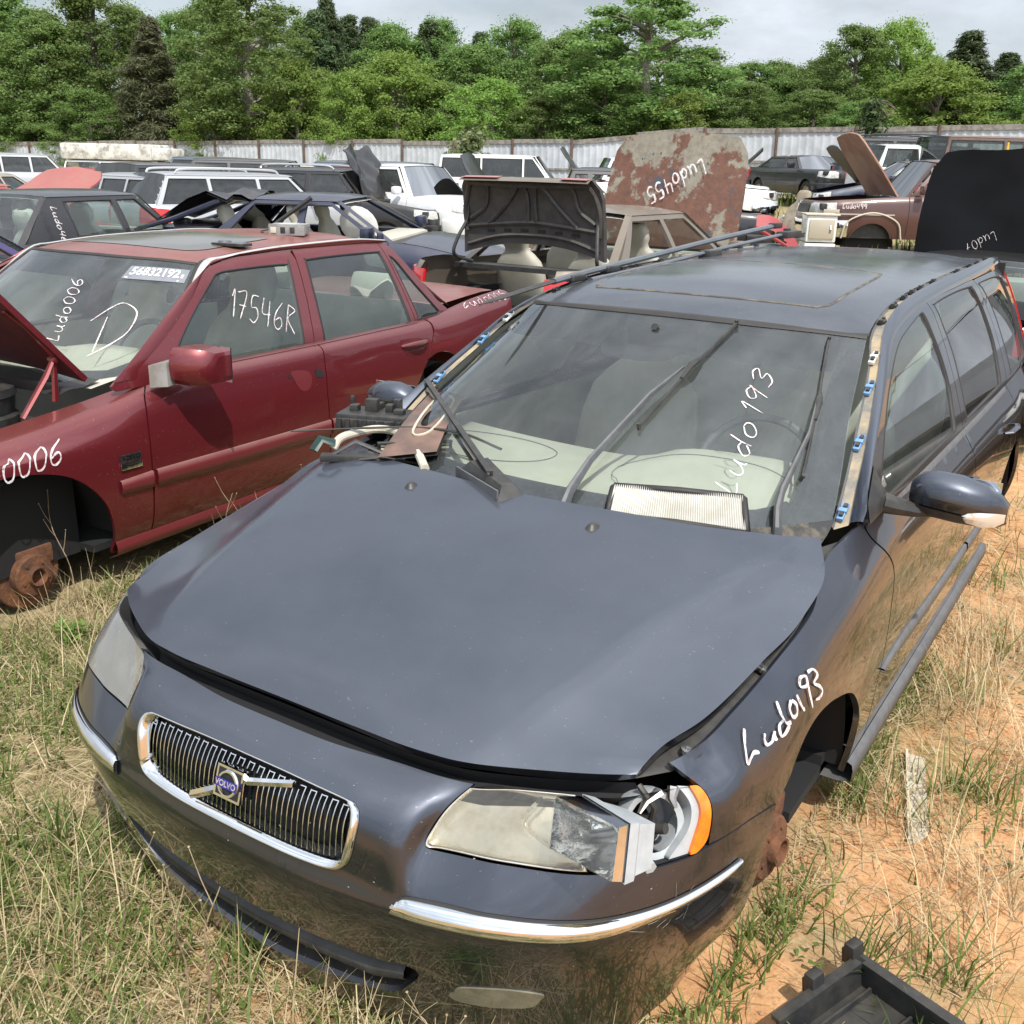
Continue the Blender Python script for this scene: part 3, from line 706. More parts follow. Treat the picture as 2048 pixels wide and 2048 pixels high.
        for a in np.linspace(math.radians(172),math.radians(100),12):
            y=yr+.37*math.cos(a);z=.32+.37*math.sin(a);rearc.append((y,z))
        def uvof(y,z):
            # near-vertical flank: u from y, v from z
            uu=np.interp(y,[1.27,1.55,2.1,2.75,3.4,4.0],[LB.U[len(HB)-1+k] for k in (12,13,14,15,16,17)])
            vv=np.linspace(0,vt,200);zz=LB(np.full(200,uu),vv)[:,2];return (uu,np.interp(z,zz,vv))
        ru_=[uvof(y,z) for y,z in rearc]
        ro=np.vstack([[(3.308,.03),(3.30,.25),(3.296,.5),(3.294,vt)],[(u,vt) for u in np.linspace(3.32,uvof(3.72,.9)[0],24)],[uvof(3.75,.80),uvof(3.73,.72)],ru_[::-1],[uvof(3.36,.30)],[(u,.03) for u in np.linspace(uvof(3.34,.3)[0],3.33,24)]])
        rd=surf(LB,'rear_door',ro,P,h,step=.05,mir=mir,flange=.016)
        qa=[]
        for a in np.linspace(math.radians(100),math.radians(5),14):
            y=yr+.37*math.cos(a);z=.32+.37*math.sin(a);qa.append(uvof(y,z) if y<4.0 else (LB.U[len(HB)-1+17]+(y-4.0),uvof(4.0,z)[1]))
        ue=LB.U[-1]-.30
        qo=np.vstack([qa,[(u,.03) for u in np.linspace(qa[-1][0]+.03,ue,10)],[(ue,v) for v in np.linspace(.06,vt,14)],[(u,vt) for u in np.linspace(ue-.03,uvof(3.727,.9)[0],24)],[uvof(3.756,.80),uvof(3.736,.72)]])
        qp=surf(LB,'quarter_panel',qo,P,h,step=.06,mir=mir,flange=.014)
        # door mouldings and sill strip
        for (d,u0,u1) in ((fd,2.052,3.286),(rd,3.31,uvof(3.50,.5)[0])):
            us=np.linspace(u0,u1,24);rows=[]
            for dv,of in ((.020,-.001),(.017,.007),(-.002,.011),(-.022,.009),(-.026,-.001)):
                rows.append(np.array([put(LB,u,np.interp(u,[2.05,2.95,3.9],[.285,.255,.255])+dv*np.interp(u,[2.052,2.35],[.15,1]),of) for u in us]))
            Q=np.stack(rows,1)[:, ::-1]
            if mir:Q=Q*np.array([-1,1,1])
            MB().grid(Q).obj('door_moulding','trim',d,auto=None)
        ys=np.linspace(1.36,3.42,30);rows=[]
        for dx,dz in ((.0,.035),(.014,.028),(.018,.010),(.016,-.022),(-.02,-.03),(-.08,-.03)):
            rows.append(np.stack([np.full(30,.866+dx),ys,np.interp(ys,[1.36,3.4],[.285,.292])+dz-.012],1)*np.array([s,1,1]))
        MB().grid(np.stack(rows,1)).obj('sill_strip','trim',h,auto=None)
        b=MB();b.box((min(s*.55,s*.80),1.36,.22),(max(s*.55,s*.80),3.42,.30));b.obj('sill','dark',h)
        # handle
        for (d,y) in ((fd,2.52),(rd,3.50)):
            u,v=uvof(y,.80);b=MB();M=frame_at(LB,u,v,0.004,mir)
            b.tube([(M@Vector(p))[:] for p in ((-.10,0,-.004),(-.085,0,.018),(0,.004,.03),(.085,0,.018),(.10,0,-.004))],[.008,.012,.013,.012,.008],8,flat=.6);b.obj('door_handle',P,d)
        # window frames (one sheet of pillars per door) on the greenhouse surface
        ds=cr([(.26,.06),(.287,.091),(.418,.163),(.577,.245),(.748,.336),(.89,.414),(1.054,.455),(1.304,.480),(1.525,.488)],5)
        gf=cr([(1.406,.466),(1.419,.455),(1.432,.40),(1.462,.279),(1.466,.178),(1.428,.085),(1.412,.050),(1.40,.036),(1.40,.036),(1.0,.036),(.42,.036),(.402,.044),(.402,.074),(.521,.166),(.599,.223),(.718,.298),(.886,.377),(1.034,.423),(1.237,.452),(1.37,.466)],5,True)
        fo=np.vstack([[(.24,.02)],ds,[(1.530,.46),(1.545,.36),(1.55,.22),(1.535,.10),(1.51,.02)],[(u,.02) for u in np.linspace(1.48,.28,20)]])
        surf(LG,'window_frame',fo,P,fd,holes=[gf],mir=mir,step=.05,flange=.012)
        rw=cr([(1.592,.468),(1.60,.472),(1.8,.478),(2.1,.478),(2.335,.470),(2.350,.462),(2.40,.41),(2.441,.356),(2.475,.212),(2.44,.085),(2.417,.050),(2.40,.036),(2.40,.036),(1.62,.036),(1.606,.036),(1.604,.05),(1.621,.133),(1.632,.274),(1.605,.40)],5,True)
        ro=np.vstack([[(1.515,.02),(1.54,.10),(1.555,.22),(1.55,.36),(1.535,.46),(1.53,.488)],[(u,.491) for u in np.linspace(1.56,2.42,24)],[(2.448,.487),(2.50,.40),(2.555,.28),(2.575,.18),(2.57,.08),(2.55,.02)],[(u,.02) for u in np.linspace(2.5,1.56,20)]])
        surf(LG,'window_frame',ro,P,rd,holes=[rw],mir=mir,step=.05,flange=.012)
        cw=cr([(2.515,.458),(2.53,.468),(2.9,.465),(3.15,.45),(3.20,.43),(3.27,.30),(3.30,.10),(3.29,.05),(3.27,.04),(3.27,.04),(2.72,.04),(2.705,.045),(2.708,.07),(2.70,.15),(2.682,.224),(2.642,.353),(2.55,.435)],5,True)
        qo=np.vstack([[(2.556,.02),(2.576,.08),(2.581,.18),(2.561,.28),(2.506,.40),(2.454,.487)],[(u,.488) for u in np.linspace(2.5,3.34,20)],[(3.370,.47),(3.395,.30),(3.402,.10),(3.402,.02)],[(u,.02) for u in np.linspace(3.36,2.6,20)]])
        surf(LG,'window_surround',qo,P,qp,holes=[cw],mir=mir,step=.05,flange=.012)
        for (d,wn) in ((fd,gf),(rd,rw),(qp,cw)):
            wc=wn.mean(0);surf(LG,'window',wn,'winglass',d,off=-.006,mir=mir,step=.08,flange=0)
            rr=[np.array([put(LG,*q,o) for q in wc+(wn-wc)*k]) for k,o in ((1.0,.0),(.985,.002),(.97,-.006))]
            Q=np.stack([np.vstack([r,r[:1]]) for r in rr],1)*np.array([s,1,1]);MB().grid(Q).obj('window_seal','rubber',d,auto=None)
        # waist trim
        us=np.linspace(2.2,uvof(3.66,.9)[0],40);Q=np.stack([np.array([put(LB,u,vt-.018,.002) for u in us]),np.array([put(LB,u,vt-.004,.006) for u in us]),np.array([put(LB,u,vt,.0)+np.array([-.006,0,.010]) for u in us])],1)*np.array([s,1,1])
        MB().grid(Q).obj('waist_trim','trim',h,auto=None)
        # tail lamp up the rear pillar
        tl=[(3.372,.488),(3.421,.488),(3.421,.03),(3.408,.03),(3.408,.12),(3.402,.30),(3.378,.47)]
        surf(LG,'tail_lamp',np.array(tl),'red_lens',h,off=.004,mir=mir,step=.08,flange=.02)
        # painted roof rail / A pillar between door seam and gutter
        c0=[(.772,1.43,.945),(.755,1.52,1.01),(.733,1.657,1.10),(.690,1.862,1.213),(.664,1.98,1.282),(.632,2.11,1.333),(.610,2.26,1.366),(.596,2.45,1.391),(.588,2.7,1.407),(.584,3.1,1.419),(.583,3.7,1.427),(.580,4.2,1.434),(.572,4.5,1.428),(.56,4.62,1.415)]
        dd=np.vstack([[(.20,.04)],ds[::3],[(1.8,.4915),(2.1,.4925),(2.42,.4925),(2.7,.491),(3.0,.489),(3.421,.488)]])
        c2=[put(LG,u,v,.001) for u,v in dd]
        strip3(c0,c2,P,'roof_side_rail',h,bulge=.007,nrm=np.array([.75,-.2,.62]),mir=mir)
        # gutter: dusty channel with clips
        ci=[(.735,1.40,.936),(.722,1.51,1.005),(.700,1.645,1.094),(.662,1.85,1.206),(.637,1.965,1.272),(.602,2.085,1.325),(.578,2.26,1.360),(.566,2.45,1.386),(.560,2.7,1.401),(.557,3.1,1.412),(.556,3.7,1.420),(.554,4.2,1.427),(.548,4.5,1.422),(.535,4.62,1.408)]
        ci2=[np.array(p)+np.array([.006,0,-.008]) for p in ci];c02=[np.array(p)+np.array([-.003,0,-.008]) for p in c0]
        gt=strip3(ci2,c02,HM['gut'],'roof_gutter',h,mir=mir)
        strip3(ci,ci2,'trim','gutter_edge',gt,mir=mir);strip3(c0,c02,P,'gutter_wall',gt,mir=mir)
        mid=lambda y:np.array([np.interp(y,[p[1] for p in ci],[(p[0]+q[0])/2 for p,q in zip(ci,c0)]),y,np.interp(y,[p[1] for p in ci],[(p[2]+q[2])/2-.008 for p,q in zip(ci,c0)])])
        for y in (2.23,2.43,2.59,2.72,2.86,3.08,3.55,3.83,4.02,4.25):
            p=mid(y);t=mid(y+.02)-mid(y-.02);M=Matrix.Translation((p*np.array([s,1,1])).tolist())@Matrix.Rotation(math.atan2(t[2],t[1]),4,'X')
            b=MB();b.box((-.011,-.014,0),(.011,.014,.012),M,bev=.003);b.box((-.006,-.022,.004),(.006,-.010,.018),M);b.box((-.004,.010,.004),(.004,.024,.016),M);b.obj('trim_clip','black',gt)
        for y,cm in ((1.447,'blue_clip'),(1.657,'blue_clip'),(1.862,'blue_clip'),(1.98,'white')):
            p=mid(y);t=mid(y+.02)-mid(y-.02);M=Matrix.Translation((p*np.array([s,1,1])).tolist())@Matrix.Rotation(math.atan2(t[2],t[1]),4,'X')
            b=MB();b.box((-.009,-.030,0),(.009,.030,.011),M,bev=.003)
            b.box((-.011,-.006,.003),(.011,.008,.015),M,bev=.002);b.cur=1;b.box((-.004,-.022,.010),(.006,-.008,.018),M);b.box((-.002,.010,.010),(.008,.022,.017),M);b.obj('trim_clip',[cm,'black'],gt)
        # mirror
        mr=empty('door_mirror',(0,0,0));mr.parent=h
        S=Matrix.Diagonal((s,1,1,1))
        # sail and arm
        b=MB();sail=np.array([[put(LG,u,v,o) for o in (.002,.016)] for u,v in ((.25,.02),(.27,.07),(.40,.145),(.415,.09),(.50,.02))])
        pr=np.concatenate([sail[:,0],sail[:,1]*.35+sail[:,1].mean(0)*.65])
        n=5;b.add(pr*np.array([s,1,1]),[tuple(range(n)) ,tuple(range(n,2*n))]+[(i,(i+1)%n,n+(i+1)%n,n+i) for i in range(n)])
        b.tube(np.array([(.80,1.60,.965),(.83,1.62,.955),(.88,1.655,.942),(.95,1.70,.940)])*np.array([s,1,1]),[.040,.034,.026,.022],10,flat=.75)
        b.obj('mirror_arm','black',mr)
        # housing: lofted shell
        secs=[]
        for x,zc,hz,yc,hy in ((.862,.985,.034,1.700,.04),(.885,.988,.052,1.695,.055),(.925,.990,.060,1.692,.064),(.985,.985,.061,1.698,.066),(1.045,.972,.053,1.715,.060),(1.082,.958,.040,1.738,.046),(1.100,.948,.024,1.755,.026)):
            ring=[]
            for k in range(20):
                a=2*math.pi*k/20;ca,sa=math.cos(a),math.sin(a)
                yy=yc-hy*abs(ca)**.8*(1 if ca>0 else -.55)*1;zz=zc+hz*abs(sa)**.75*(1 if sa>0 else -1)
                ring.append((x*s,yy,zz))
            ring.append(ring[0]);secs.append(ring)
        up=np.array(secs)
        b=MB();b.grid(up if s>0 else up[:, ::-1]);b.add(up[0,:-1],[tuple(range(20))]);b.add(up[-1,:-1],[tuple(range(20))]);ho_=b.obj('housing',P,mr,auto=60)
        # black lower shell
        lo=up.copy();lo=lo[1:,:,:];k=[i for i in range(21) if i>=11 and i<=20]+[0]
        b=MB();q=np.array([[p for p in (r[11:20])] for r in lo]);q=q+np.array([0,-.003,-.004]);b.grid(q if s>0 else q[:, ::-1]);b.obj('lower_cap','black',mr,auto=None)
        # side repeater lens
        q=[]
        for i,(x,z0,z1) in enumerate(((1.000,.948,.950),(1.015,.934,.962),(1.05,.926,.966),(1.08,.925,.963),(1.098,.932,.955))):
            yf=[1.642,1.643,1.654,1.680,1.712][i];q.append([(x*s,yf-.001+.004*(t-.5)**2*4,z0+(z1-z0)*t) for t in np.linspace(0,1,5)])
        b=MB();b.grid(np.array(q));b.obj('turn_signal',mat('clear_signal',(.62,.60,.55),r=.12,metal=.5,coat=1,c2=(.75,.40,.2),scale=42,thr=(.58,.66)),mr,auto=None)
        b=MB();b.box((min(s*.89,s*1.075),1.742,.935),(max(s*.89,s*1.075),1.745,1.03));b.obj('mirror_glass','mirror',mr)
        # wheel houses and brakes
        for (yc,ri) in ((1.0,.39),(3.763,.385)):
            th=np.linspace(0,.87*math.pi,30);Q=np.array([[(x*s,yc+ri*math.cos(t),.27+(ri+.04)*math.sin(t)) for x in (.845,.80,.70,.56)] for t in th])
            b=MB();b.grid(Q);b.box((min(s*.50,s*.56),yc-.42,.32),(max(s*.50,s*.56),yc+.42,.75));b.obj('wheel_liner','dark',h,auto=60)
        disc(h,Matrix.Translation((.80*s,1.0,.225))@Matrix.Rotation(math.radians(90)*s,4,'Y')@Matrix.Rotation(.12,4,'X'))
        disc(h,Matrix.Translation((.79*s,3.763,.235))@Matrix.Rotation(math.radians(90)*s,4,'Y'),r=.145)
    # ---------------- roof, glass
    sun=cr([(.20,-.41),(.185,-.36),(.175,0),(.185,.36),(.20,.41),(.30,.437),(.80,.420),(.97,.40),(1.0,.36),(1.01,0),(1.0,-.36),(.97,-.40),(.80,-.42),(.30,-.437)],5,True)
    w_=LR.V[-1];rl=LR.U[-1]
    ro=np.vstack([[(0.004,v) for v in np.linspace(-w_,w_,30)],[(u,w_) for u in np.linspace(.05,rl,50)],[(rl,v) for v in np.linspace(w_*.95,-w_,30)],[(u,-w_) for u in np.linspace(rl-.05,.05,50)]])
    HM['roofp']=paint('dusty_roof_paint',(.066,.072,.090),even=.4,specks=.4,dust=.66,dustc=(.185,.190,.200),metal=.95,r=.32,coat=1,coatr=.03,wave=.05)
    roof=surf(LR,'roof',ro,HM['roofp'],h,holes=[sun],step=.045,flange=.01)
    sk=sun.mean(0);surf(LR,'sunroof',sk+(sun-sk)*.982,HM['roofp'],roof,off=.002,step=.05,flange=.012)
    rr=[np.array([put(LR,*(sk+(q-sk)*k),o) for q in sun]) for k,o in ((1.002,.001),(.99,.004),(.982,.001))]
    MB().grid(np.stack([np.vstack([r,r[:1]]) for r in rr],1)).obj('sunroof_seal',mat('dirty_seal',(.06,.055,.045),r=.8,c2=(.16,.13,.09),scale=14),roof,auto=None)
    # headliner
    us=np.linspace(.02,rl-.02,14);vs=np.linspace(-w_*.97,w_*.97,9);Q=np.array([[put(LR,u,v,-.03) for v in vs] for u in us]);MB().grid(Q).obj('headliner','beige',roof,auto=None)
    wv=LW.V[-1];wu=LW.U[-1]
    def wring(a,b_,c_,r): # inset rectangle with round corners, in (u,v)
        return cr([(a,-b_+r),(a,-b_+r),(a,b_-r),(a,b_-r),(a+r*.3,b_-r*.3),(a+r,b_),(c_-r,b_),(c_-r*.3,b_-r*.3),(c_,b_-r),(c_,b_-r),(c_,-b_+r),(c_,-b_+r),(c_-r*.3,-b_+r*.3),(c_-r,-b_),(a+r,-b_),(a+r*.3,-b_+r*.3)],8,True)
    wo=np.vstack([[(0,v) for v in np.linspace(-wv,wv,24)],[(u,wv) for u in np.linspace(.04,wu-.012,20)],[(wu-.012,v) for v in np.linspace(wv*.98,-wv,24)],[(u,-wv) for u in np.linspace(wu-.05,.04,20)]])
    ws=surf(LW,'windscreen',wo,'ws_glass',h,step=.06,flange=0)
    wi=wring(.098,wv*.855,wu-.014,.085)
    HM['frit']=mat('black_frit',(.022,.023,.027),r=.25,c2=(.04,.04,.045),scale=90)
    surf(LW,'frit_border',wo,HM['frit'],ws,holes=[wi],off=-.004,step=.05,flange=0)
    ub=wu*.775
    bo=np.vstack([[(ub+.0,v) for v in np.linspace(-wv*.95,-.15,8)],cr([(ub,-.14),(ub-.045,-.10),(ub-.055,0),(ub-.045,.10),(ub,.14)],4),[(ub,v) for v in np.linspace(.15,wv*.95,8)],[(wu-.016,wv*.95)],[(wu-.016,-wv*.95)]])
    surf(LW,'shade_band',bo,HM['band'],ws,off=-.006,step=.06,flange=0)
    Q=np.stack([np.array([put(LW,wu-.02,v,.002) for v in np.linspace(-wv,wv,40)]),np.array([put(LW,wu-.008,v,.007) for v in np.linspace(-wv,wv,40)]),np.array([put(LR,.006,v,.0035) for v in np.linspace(-w_,w_,40)]),np.array([put(LR,.010,v,-.001) for v in np.linspace(-w_,w_,40)])],1)
    MB().grid(Q).obj('top_seal','rubber',ws,auto=None)
    # cowl under the screen
    vs=np.linspace(-wv*1.0,wv*1.0,30);Q=np.stack([np.array([put(LW,.0,v,.004)+np.array([0,.02,.012]) for v in vs]),np.array([put(LW,0,v,0)+np.array([0,-.03,-.012]) for v in vs]),np.array([put(LW,0,v,0)+np.array([0,-.20,-.05]) for v in vs])],1)
    MB().grid(Q).obj('cowl',mat('dirty_cowl',(.02,.02,.02),r=.6,c2=(.20,.16,.10),scale=11,thr=(.5,.75)),h,auto=None)
    # wipers
    for arm,bl in (([(.0,.124,-.02),(.03,.119,.012),(.068,.116,.022),(.184,.114,.024),(.46,.154,.024),(.60,.195,.022)],[(.345,.172),(.61,.212),(.868,.251)]),([(-.01,.618,-.02),(.01,.613,.010),(.07,.595,.024),(.144,.588,.024),(.37,.608,.022),(.53,.604,.022)],[(.203,.626),(.50,.612),(.835,.578)])):
        Wp=empty('wiper',(0,0,0));Wp.parent=h
        b=MB();b.tube([put(LW,u,v,o) for u,v,o in arm],[.022,.022,.018,.014,.009,.005],8,flat=.5);b.obj('wiper_arm','trim',Wp)
        q=cr(bl,8);b=MB();b.tube([put(LW,u,v,.005) for u,v in q],.003,6);b.tube([put(LW,u,v,.012) for u,v in q],.0042,6)
        mu,mv=bl[1];k=np.array(bl[1]);d=(np.array(bl[2])-np.array(bl[0]))*.10
        b.tube([put(LW,*(k-d),.014),put(LW,*k,.026),put(LW,*(k+d),.014)],[.006,.010,.006],6)
        for q_ in (np.array(bl[0]),np.array(bl[2])): b.tube([put(LW,*q_,.0),put(LW,*q_,.022)],.006,6)
        b.obj('wiper_blade','black',Wp)
    # marker pen
    FW=[[(1.157,.623),(1.134,.604),(1.114,.579),(1.125,.58),(1.143,.584),(1.157,.578)],[(1.198,.592),(1.187,.584),(1.188,.576),(1.205,.573),(1.226,.579)],[(1.225,.58),(1.22,.574),(1.217,.566)],[(1.263,.575),(1.245,.577),(1.236,.563),(1.248,.557),(1.274,.556)],[(1.276,.607),(1.267,.586),(1.268,.566),(1.282,.556)],[(1.314,.581),(1.297,.575),(1.295,.558),(1.312,.552),(1.322,.564),(1.316,.58)],[(1.338,.576),(1.337,.558),(1.342,.541),(1.347,.54)],[(1.399,.582),(1.376,.59),(1.363,.578),(1.388,.566),(1.399,.582),(1.385,.551),(1.386,.519)],[(1.41,.583),(1.434,.576),(1.442,.558),(1.416,.554),(1.438,.536),(1.451,.52),(1.434,.516),(1.407,.524)]]
    b=MB()
    for s_ in FW: b.add(*ribbon(LB,cr(s_,10),.0078,.004))
    b.obj('marker_writing','chalk',h,auto=None)
    WW=[[(.226,.422),(.21,.451),(.197,.479),(.229,.47)],[(.262,.44),(.251,.463),(.259,.472),(.278,.46),(.294,.436)],[(.294,.436),(.281,.466),(.286,.471)],[(.345,.437),(.33,.435),(.307,.455),(.314,.468),(.338,.452)],[(.364,.402),(.346,.437),(.336,.465)],[(.392,.425),(.368,.44),(.362,.46),(.377,.463),(.399,.446),(.403,.43),(.392,.425)],[(.449,.41),(.469,.392),(.438,.458)],[(.522,.395),(.507,.388),(.484,.406),(.489,.422),(.521,.399),(.522,.395),(.49,.453)],[(.549,.392),(.577,.379),(.588,.391),(.555,.413),(.575,.422),(.55,.446),(.526,.443)]]
    b=MB()
    for s_ in WW:
        q=cr(s_,6);q[:,0]=.30+(q[:,0]-.39)*1.32+.10;q[:,1]=q[:,1]+.008;b.add(*ribbon(LW,q,.0042,.002))
    b.obj('marker_writing','chalk',ws,auto=None)
    # scuffs and stone chips on the bumper corner
    b=MB()
    for k in range(14):
        u0=.80+.22*rng.random();v0=.27+.09*rng.random();a_=rng.normal(.5,.5);l_=rng.uniform(.015,.06);b.add(*ribbon(LB,cr([(u0,v0),(u0+l_*.5*math.cos(a_),v0+l_*.5*math.sin(a_)+rng.normal(0,.004)),(u0+l_*math.cos(a_),v0+l_*math.sin(a_))],4),rng.uniform(.0005,.0014),.0012))
    for k in range(46):
        u0=rng.uniform(-.5,.95);v0=rng.uniform(.15,.60);r_=rng.uniform(.0006,.0016);b.add(*ribbon(LB,np.array([(u0,v0),(u0+r_*2,v0+r_)]),r_*2,.0015))
    b.add(*ribbon(LB,cr([(.385,.285),(.392,.290),(.388,.296),(.397,.292)],4),.005,.0015))
    b.obj('scuff_marks','primer',bump,auto=None)
    # ---------------- cabin
    cab=empty('cabin',(0,0,0));cab.parent=h
    b=MB();b.box((-.80,1.1,.24),(.80,4.6,.27));b.box((-.75,4.55,.25),(.75,4.60,.9));b.obj('floor','dark',cab)
    for s in (1,-1):
        b=MB();b.box((min(s*.76,s*.79),1.55,.30),(max(s*.76,s*.79),3.7,.925),bev=.012);b.obj('door_card','beige',cab)
    rows=[]
    for y,z in ((1.12,.925),(1.25,.945),(1.45,.965),(1.60,.962),(1.68,.93),(1.70,.80),(1.66,.55)):
        r=[]
        for x in np.linspace(-.74,.74,33)*(.84 if y<1.4 else 1):
            bow=.10*(x/.74)**2
            hump=.045*math.exp(-((x-.37)/.24)**4) if 1.3<y<1.69 else 0
            r.append((x,y+bow+(.05 if hump>.02 and y>1.55 else 0),z+hump))
        rows.append(r)
    MB().grid(np.array(rows)).obj('dashboard','beige',cab,auto=None)
    b=MB()
    ov=lambda cx,cy,rx,ry:[(cx+rx*math.cos(t),cy+ry*math.sin(t)) for t in np.linspace(0,2*math.pi,41)]
    dz=lambda x,y:float(np.interp(y-.10*(x/.74)**2,[1.12,1.25,1.45,1.60],[.925,.945,.965,.962]))+(.045*math.exp(-((x-.37)/.24)**4) if y>1.3 else 0)+.0025
    for pts in (ov(.37,1.42,.27,.17),ov(-.36,1.44,.24,.12)): b.tube([(x,y,dz(x,y)) for x,y in pts],.0013,4,cap=False)
    b.obj('dash_seam','trim',cab,auto=None)
    b=MB()
    for k in range(44):
        x=-.58+.027*k;b.box((x,1.155+.08*(x/.6)**2,.936),(x+.012,1.185+.08*(x/.6)**2,.9405))
    b.obj('defrost_vent','dark',cab,smooth=False)
    R=Matrix.Translation((.37,1.83,.90))@Matrix.Rotation(math.radians(62),4,'X')
    b=MB();b.tube([(R@Vector((.19*math.cos(t),.19*math.sin(t),0)))[:] for t in np.linspace(0,2*math.pi,33)],.014,8,cap=False)
    b.lathe([(0,.02),(.06,.015),(.075,-.02),(.0,-.03)],R,n=16)
    for t in (.2,math.pi-.2,1.5*math.pi): b.tube([(R@Vector((.05*math.cos(t),.05*math.sin(t),0)))[:],(R@Vector((.19*math.cos(t),.19*math.sin(t),0)))[:]],.016,6,flat=.5)
    b.tube([(R@Vector((0,0,-.02)))[:],(.37,1.62,.80)],.035,8);b.obj('steering_wheel','trim',cab)
    for x in (-.38,.38): seat(cab,x,2.45,.50)
    for x in (-.42,0,.42): seat(cab,x,3.32,.52,w=.42)
    b=MB();b.box((-.10,1.75,.42),(.10,2.6,.60),bev=.03);b.obj('console','beige',cab)
    b=MB();M=Matrix.Translation((0,1.90,1.285))@Matrix.Rotation(.25,4,'X');b.box((-.12,-.02,-.035),(.12,.02,.035),M,bev=.014);b.tube([(0,1.89,1.30),(0,1.83,1.325)],.012,6);b.obj('rear_view_mirror','black',cab)
    # tailgate, rear bumper, engine bay darkness
    b=MB();b.box((-.62,4.50,.95),(.62,4.53,1.40));b.obj('tailgate_frame','dark',h)
    ue=LB.U[-1]-.296;uo=np.array([(u,.03) for u in np.linspace(ue,LB.U[-1]-.002,8)]+[(LB.U[-1]-.002,v) for v in (.2,.4,.6,vt)]+[(u,vt) for u in np.linspace(LB.U[-1]-.02,ue,8)]+[(ue,v) for v in (.5,.3,.1)])
    tg=surf(LB,'tailgate',uo,P,h,step=.07);surf(LB,'tailgate_half',uo,P,tg,step=.07,mir=True)
    b=MB();b.box((-.72,.32,.20),(.72,1.05,.60));b.obj('engine_bay','dark',h)
    return h
# ---- red saloon, own frame: nose at y=0, left side +x
RB=[]
for y,dx,top,zt in ((.62,-.06,.70,.80),(.95,-.015,.715,.83),(1.25,-.004,.735,.865),(1.50,0,.765,.905),(1.75,.002,.79,.925),(2.1,.004,.80,.925),(2.6,.005,.803,.925),(3.1,.004,.80,.928),(3.5,0,.785,.93),(3.85,-.012,.745,.95),(4.2,-.03,.72,.985),(4.60,-.055,.70,1.008)):
    RB.append([(.80+dx,y,.24),(.848+dx,y,.33),(.872+dx,y,.43),(.884+dx,y,.58),(.880+dx,y,.72),(.864+dx,y,.815*min(1,zt/.91) if zt<.9 else .83),((top+.864+dx)/2+.012,y,zt-.022),(top,y,zt)])
LRB=Loft(RB)
LRB.U=LRB.U-LRB.U[0]+.62
def rg(y,s=0,top=0,c=0): return [(.806-s*.9,y,.895),(.795-s,y,.945),(.752-s,y,1.05),(.700-s-c,y,1.165),(.648-s-c,y,1.275),(.603-s-c,y,1.345+top),(.568-s-c,y,1.380+top)]
LRG=Loft([rg(1.3),rg(1.6),rg(2.0),rg(2.4,0,.004),(rg(2.9,0,.008)),rg(3.3,.004,.006),rg(3.7,.025,-.005),rg(4.0,.06,-.02)])
LRG.U=LRG.U-LRG.U[0]+1.3
RW=[
[(0,1.20,.915),(.35,1.24,.915),(.60,1.34,.915),(.745,1.50,.915)],
[(0,1.45,1.06),(.345,1.49,1.06),(.58,1.58,1.055),(.695,1.70,1.05)],
[(0,1.71,1.215),(.335,1.745,1.213),(.535,1.82,1.205),(.635,1.90,1.195)],
[(0,1.95,1.350),(.31,1.975,1.347),(.47,2.02,1.342),(.568,2.075,1.330)]]
LRW=Loft([[(-x,y,z) for (x,y,z) in r[:0:-1]]+r for r in RW]);LRW.V=LRW.V-LRW.V[len(LRW.V)//2]
RR=[rf(1.95,1.352,.125,.566,1.332),rf(2.10,1.378,.10,.556,1.350),rf(2.4,1.402,.05,.548,1.372),rf(2.8,1.412,.0,.545,1.381),rf(3.15,1.408,-.02,.545,1.382),rf(3.45,1.388,-.06,.545,1.368),rf(3.52,1.372,-.09,.545,1.36)]
LRR=Loft([[(-x,y,z) for (x,y,z) in r[:0:-1]]+r for r in RR]);LRR.V=LRR.V-LRR.V[len(LRR.V)//2]
for _l,_s in ((LRB,1),(LRG,1),(LRW,-1),(LRR,-1)): _l.sgn=_s
RED=dict(loc=(-2.803,-.063,.016),rz=.067)
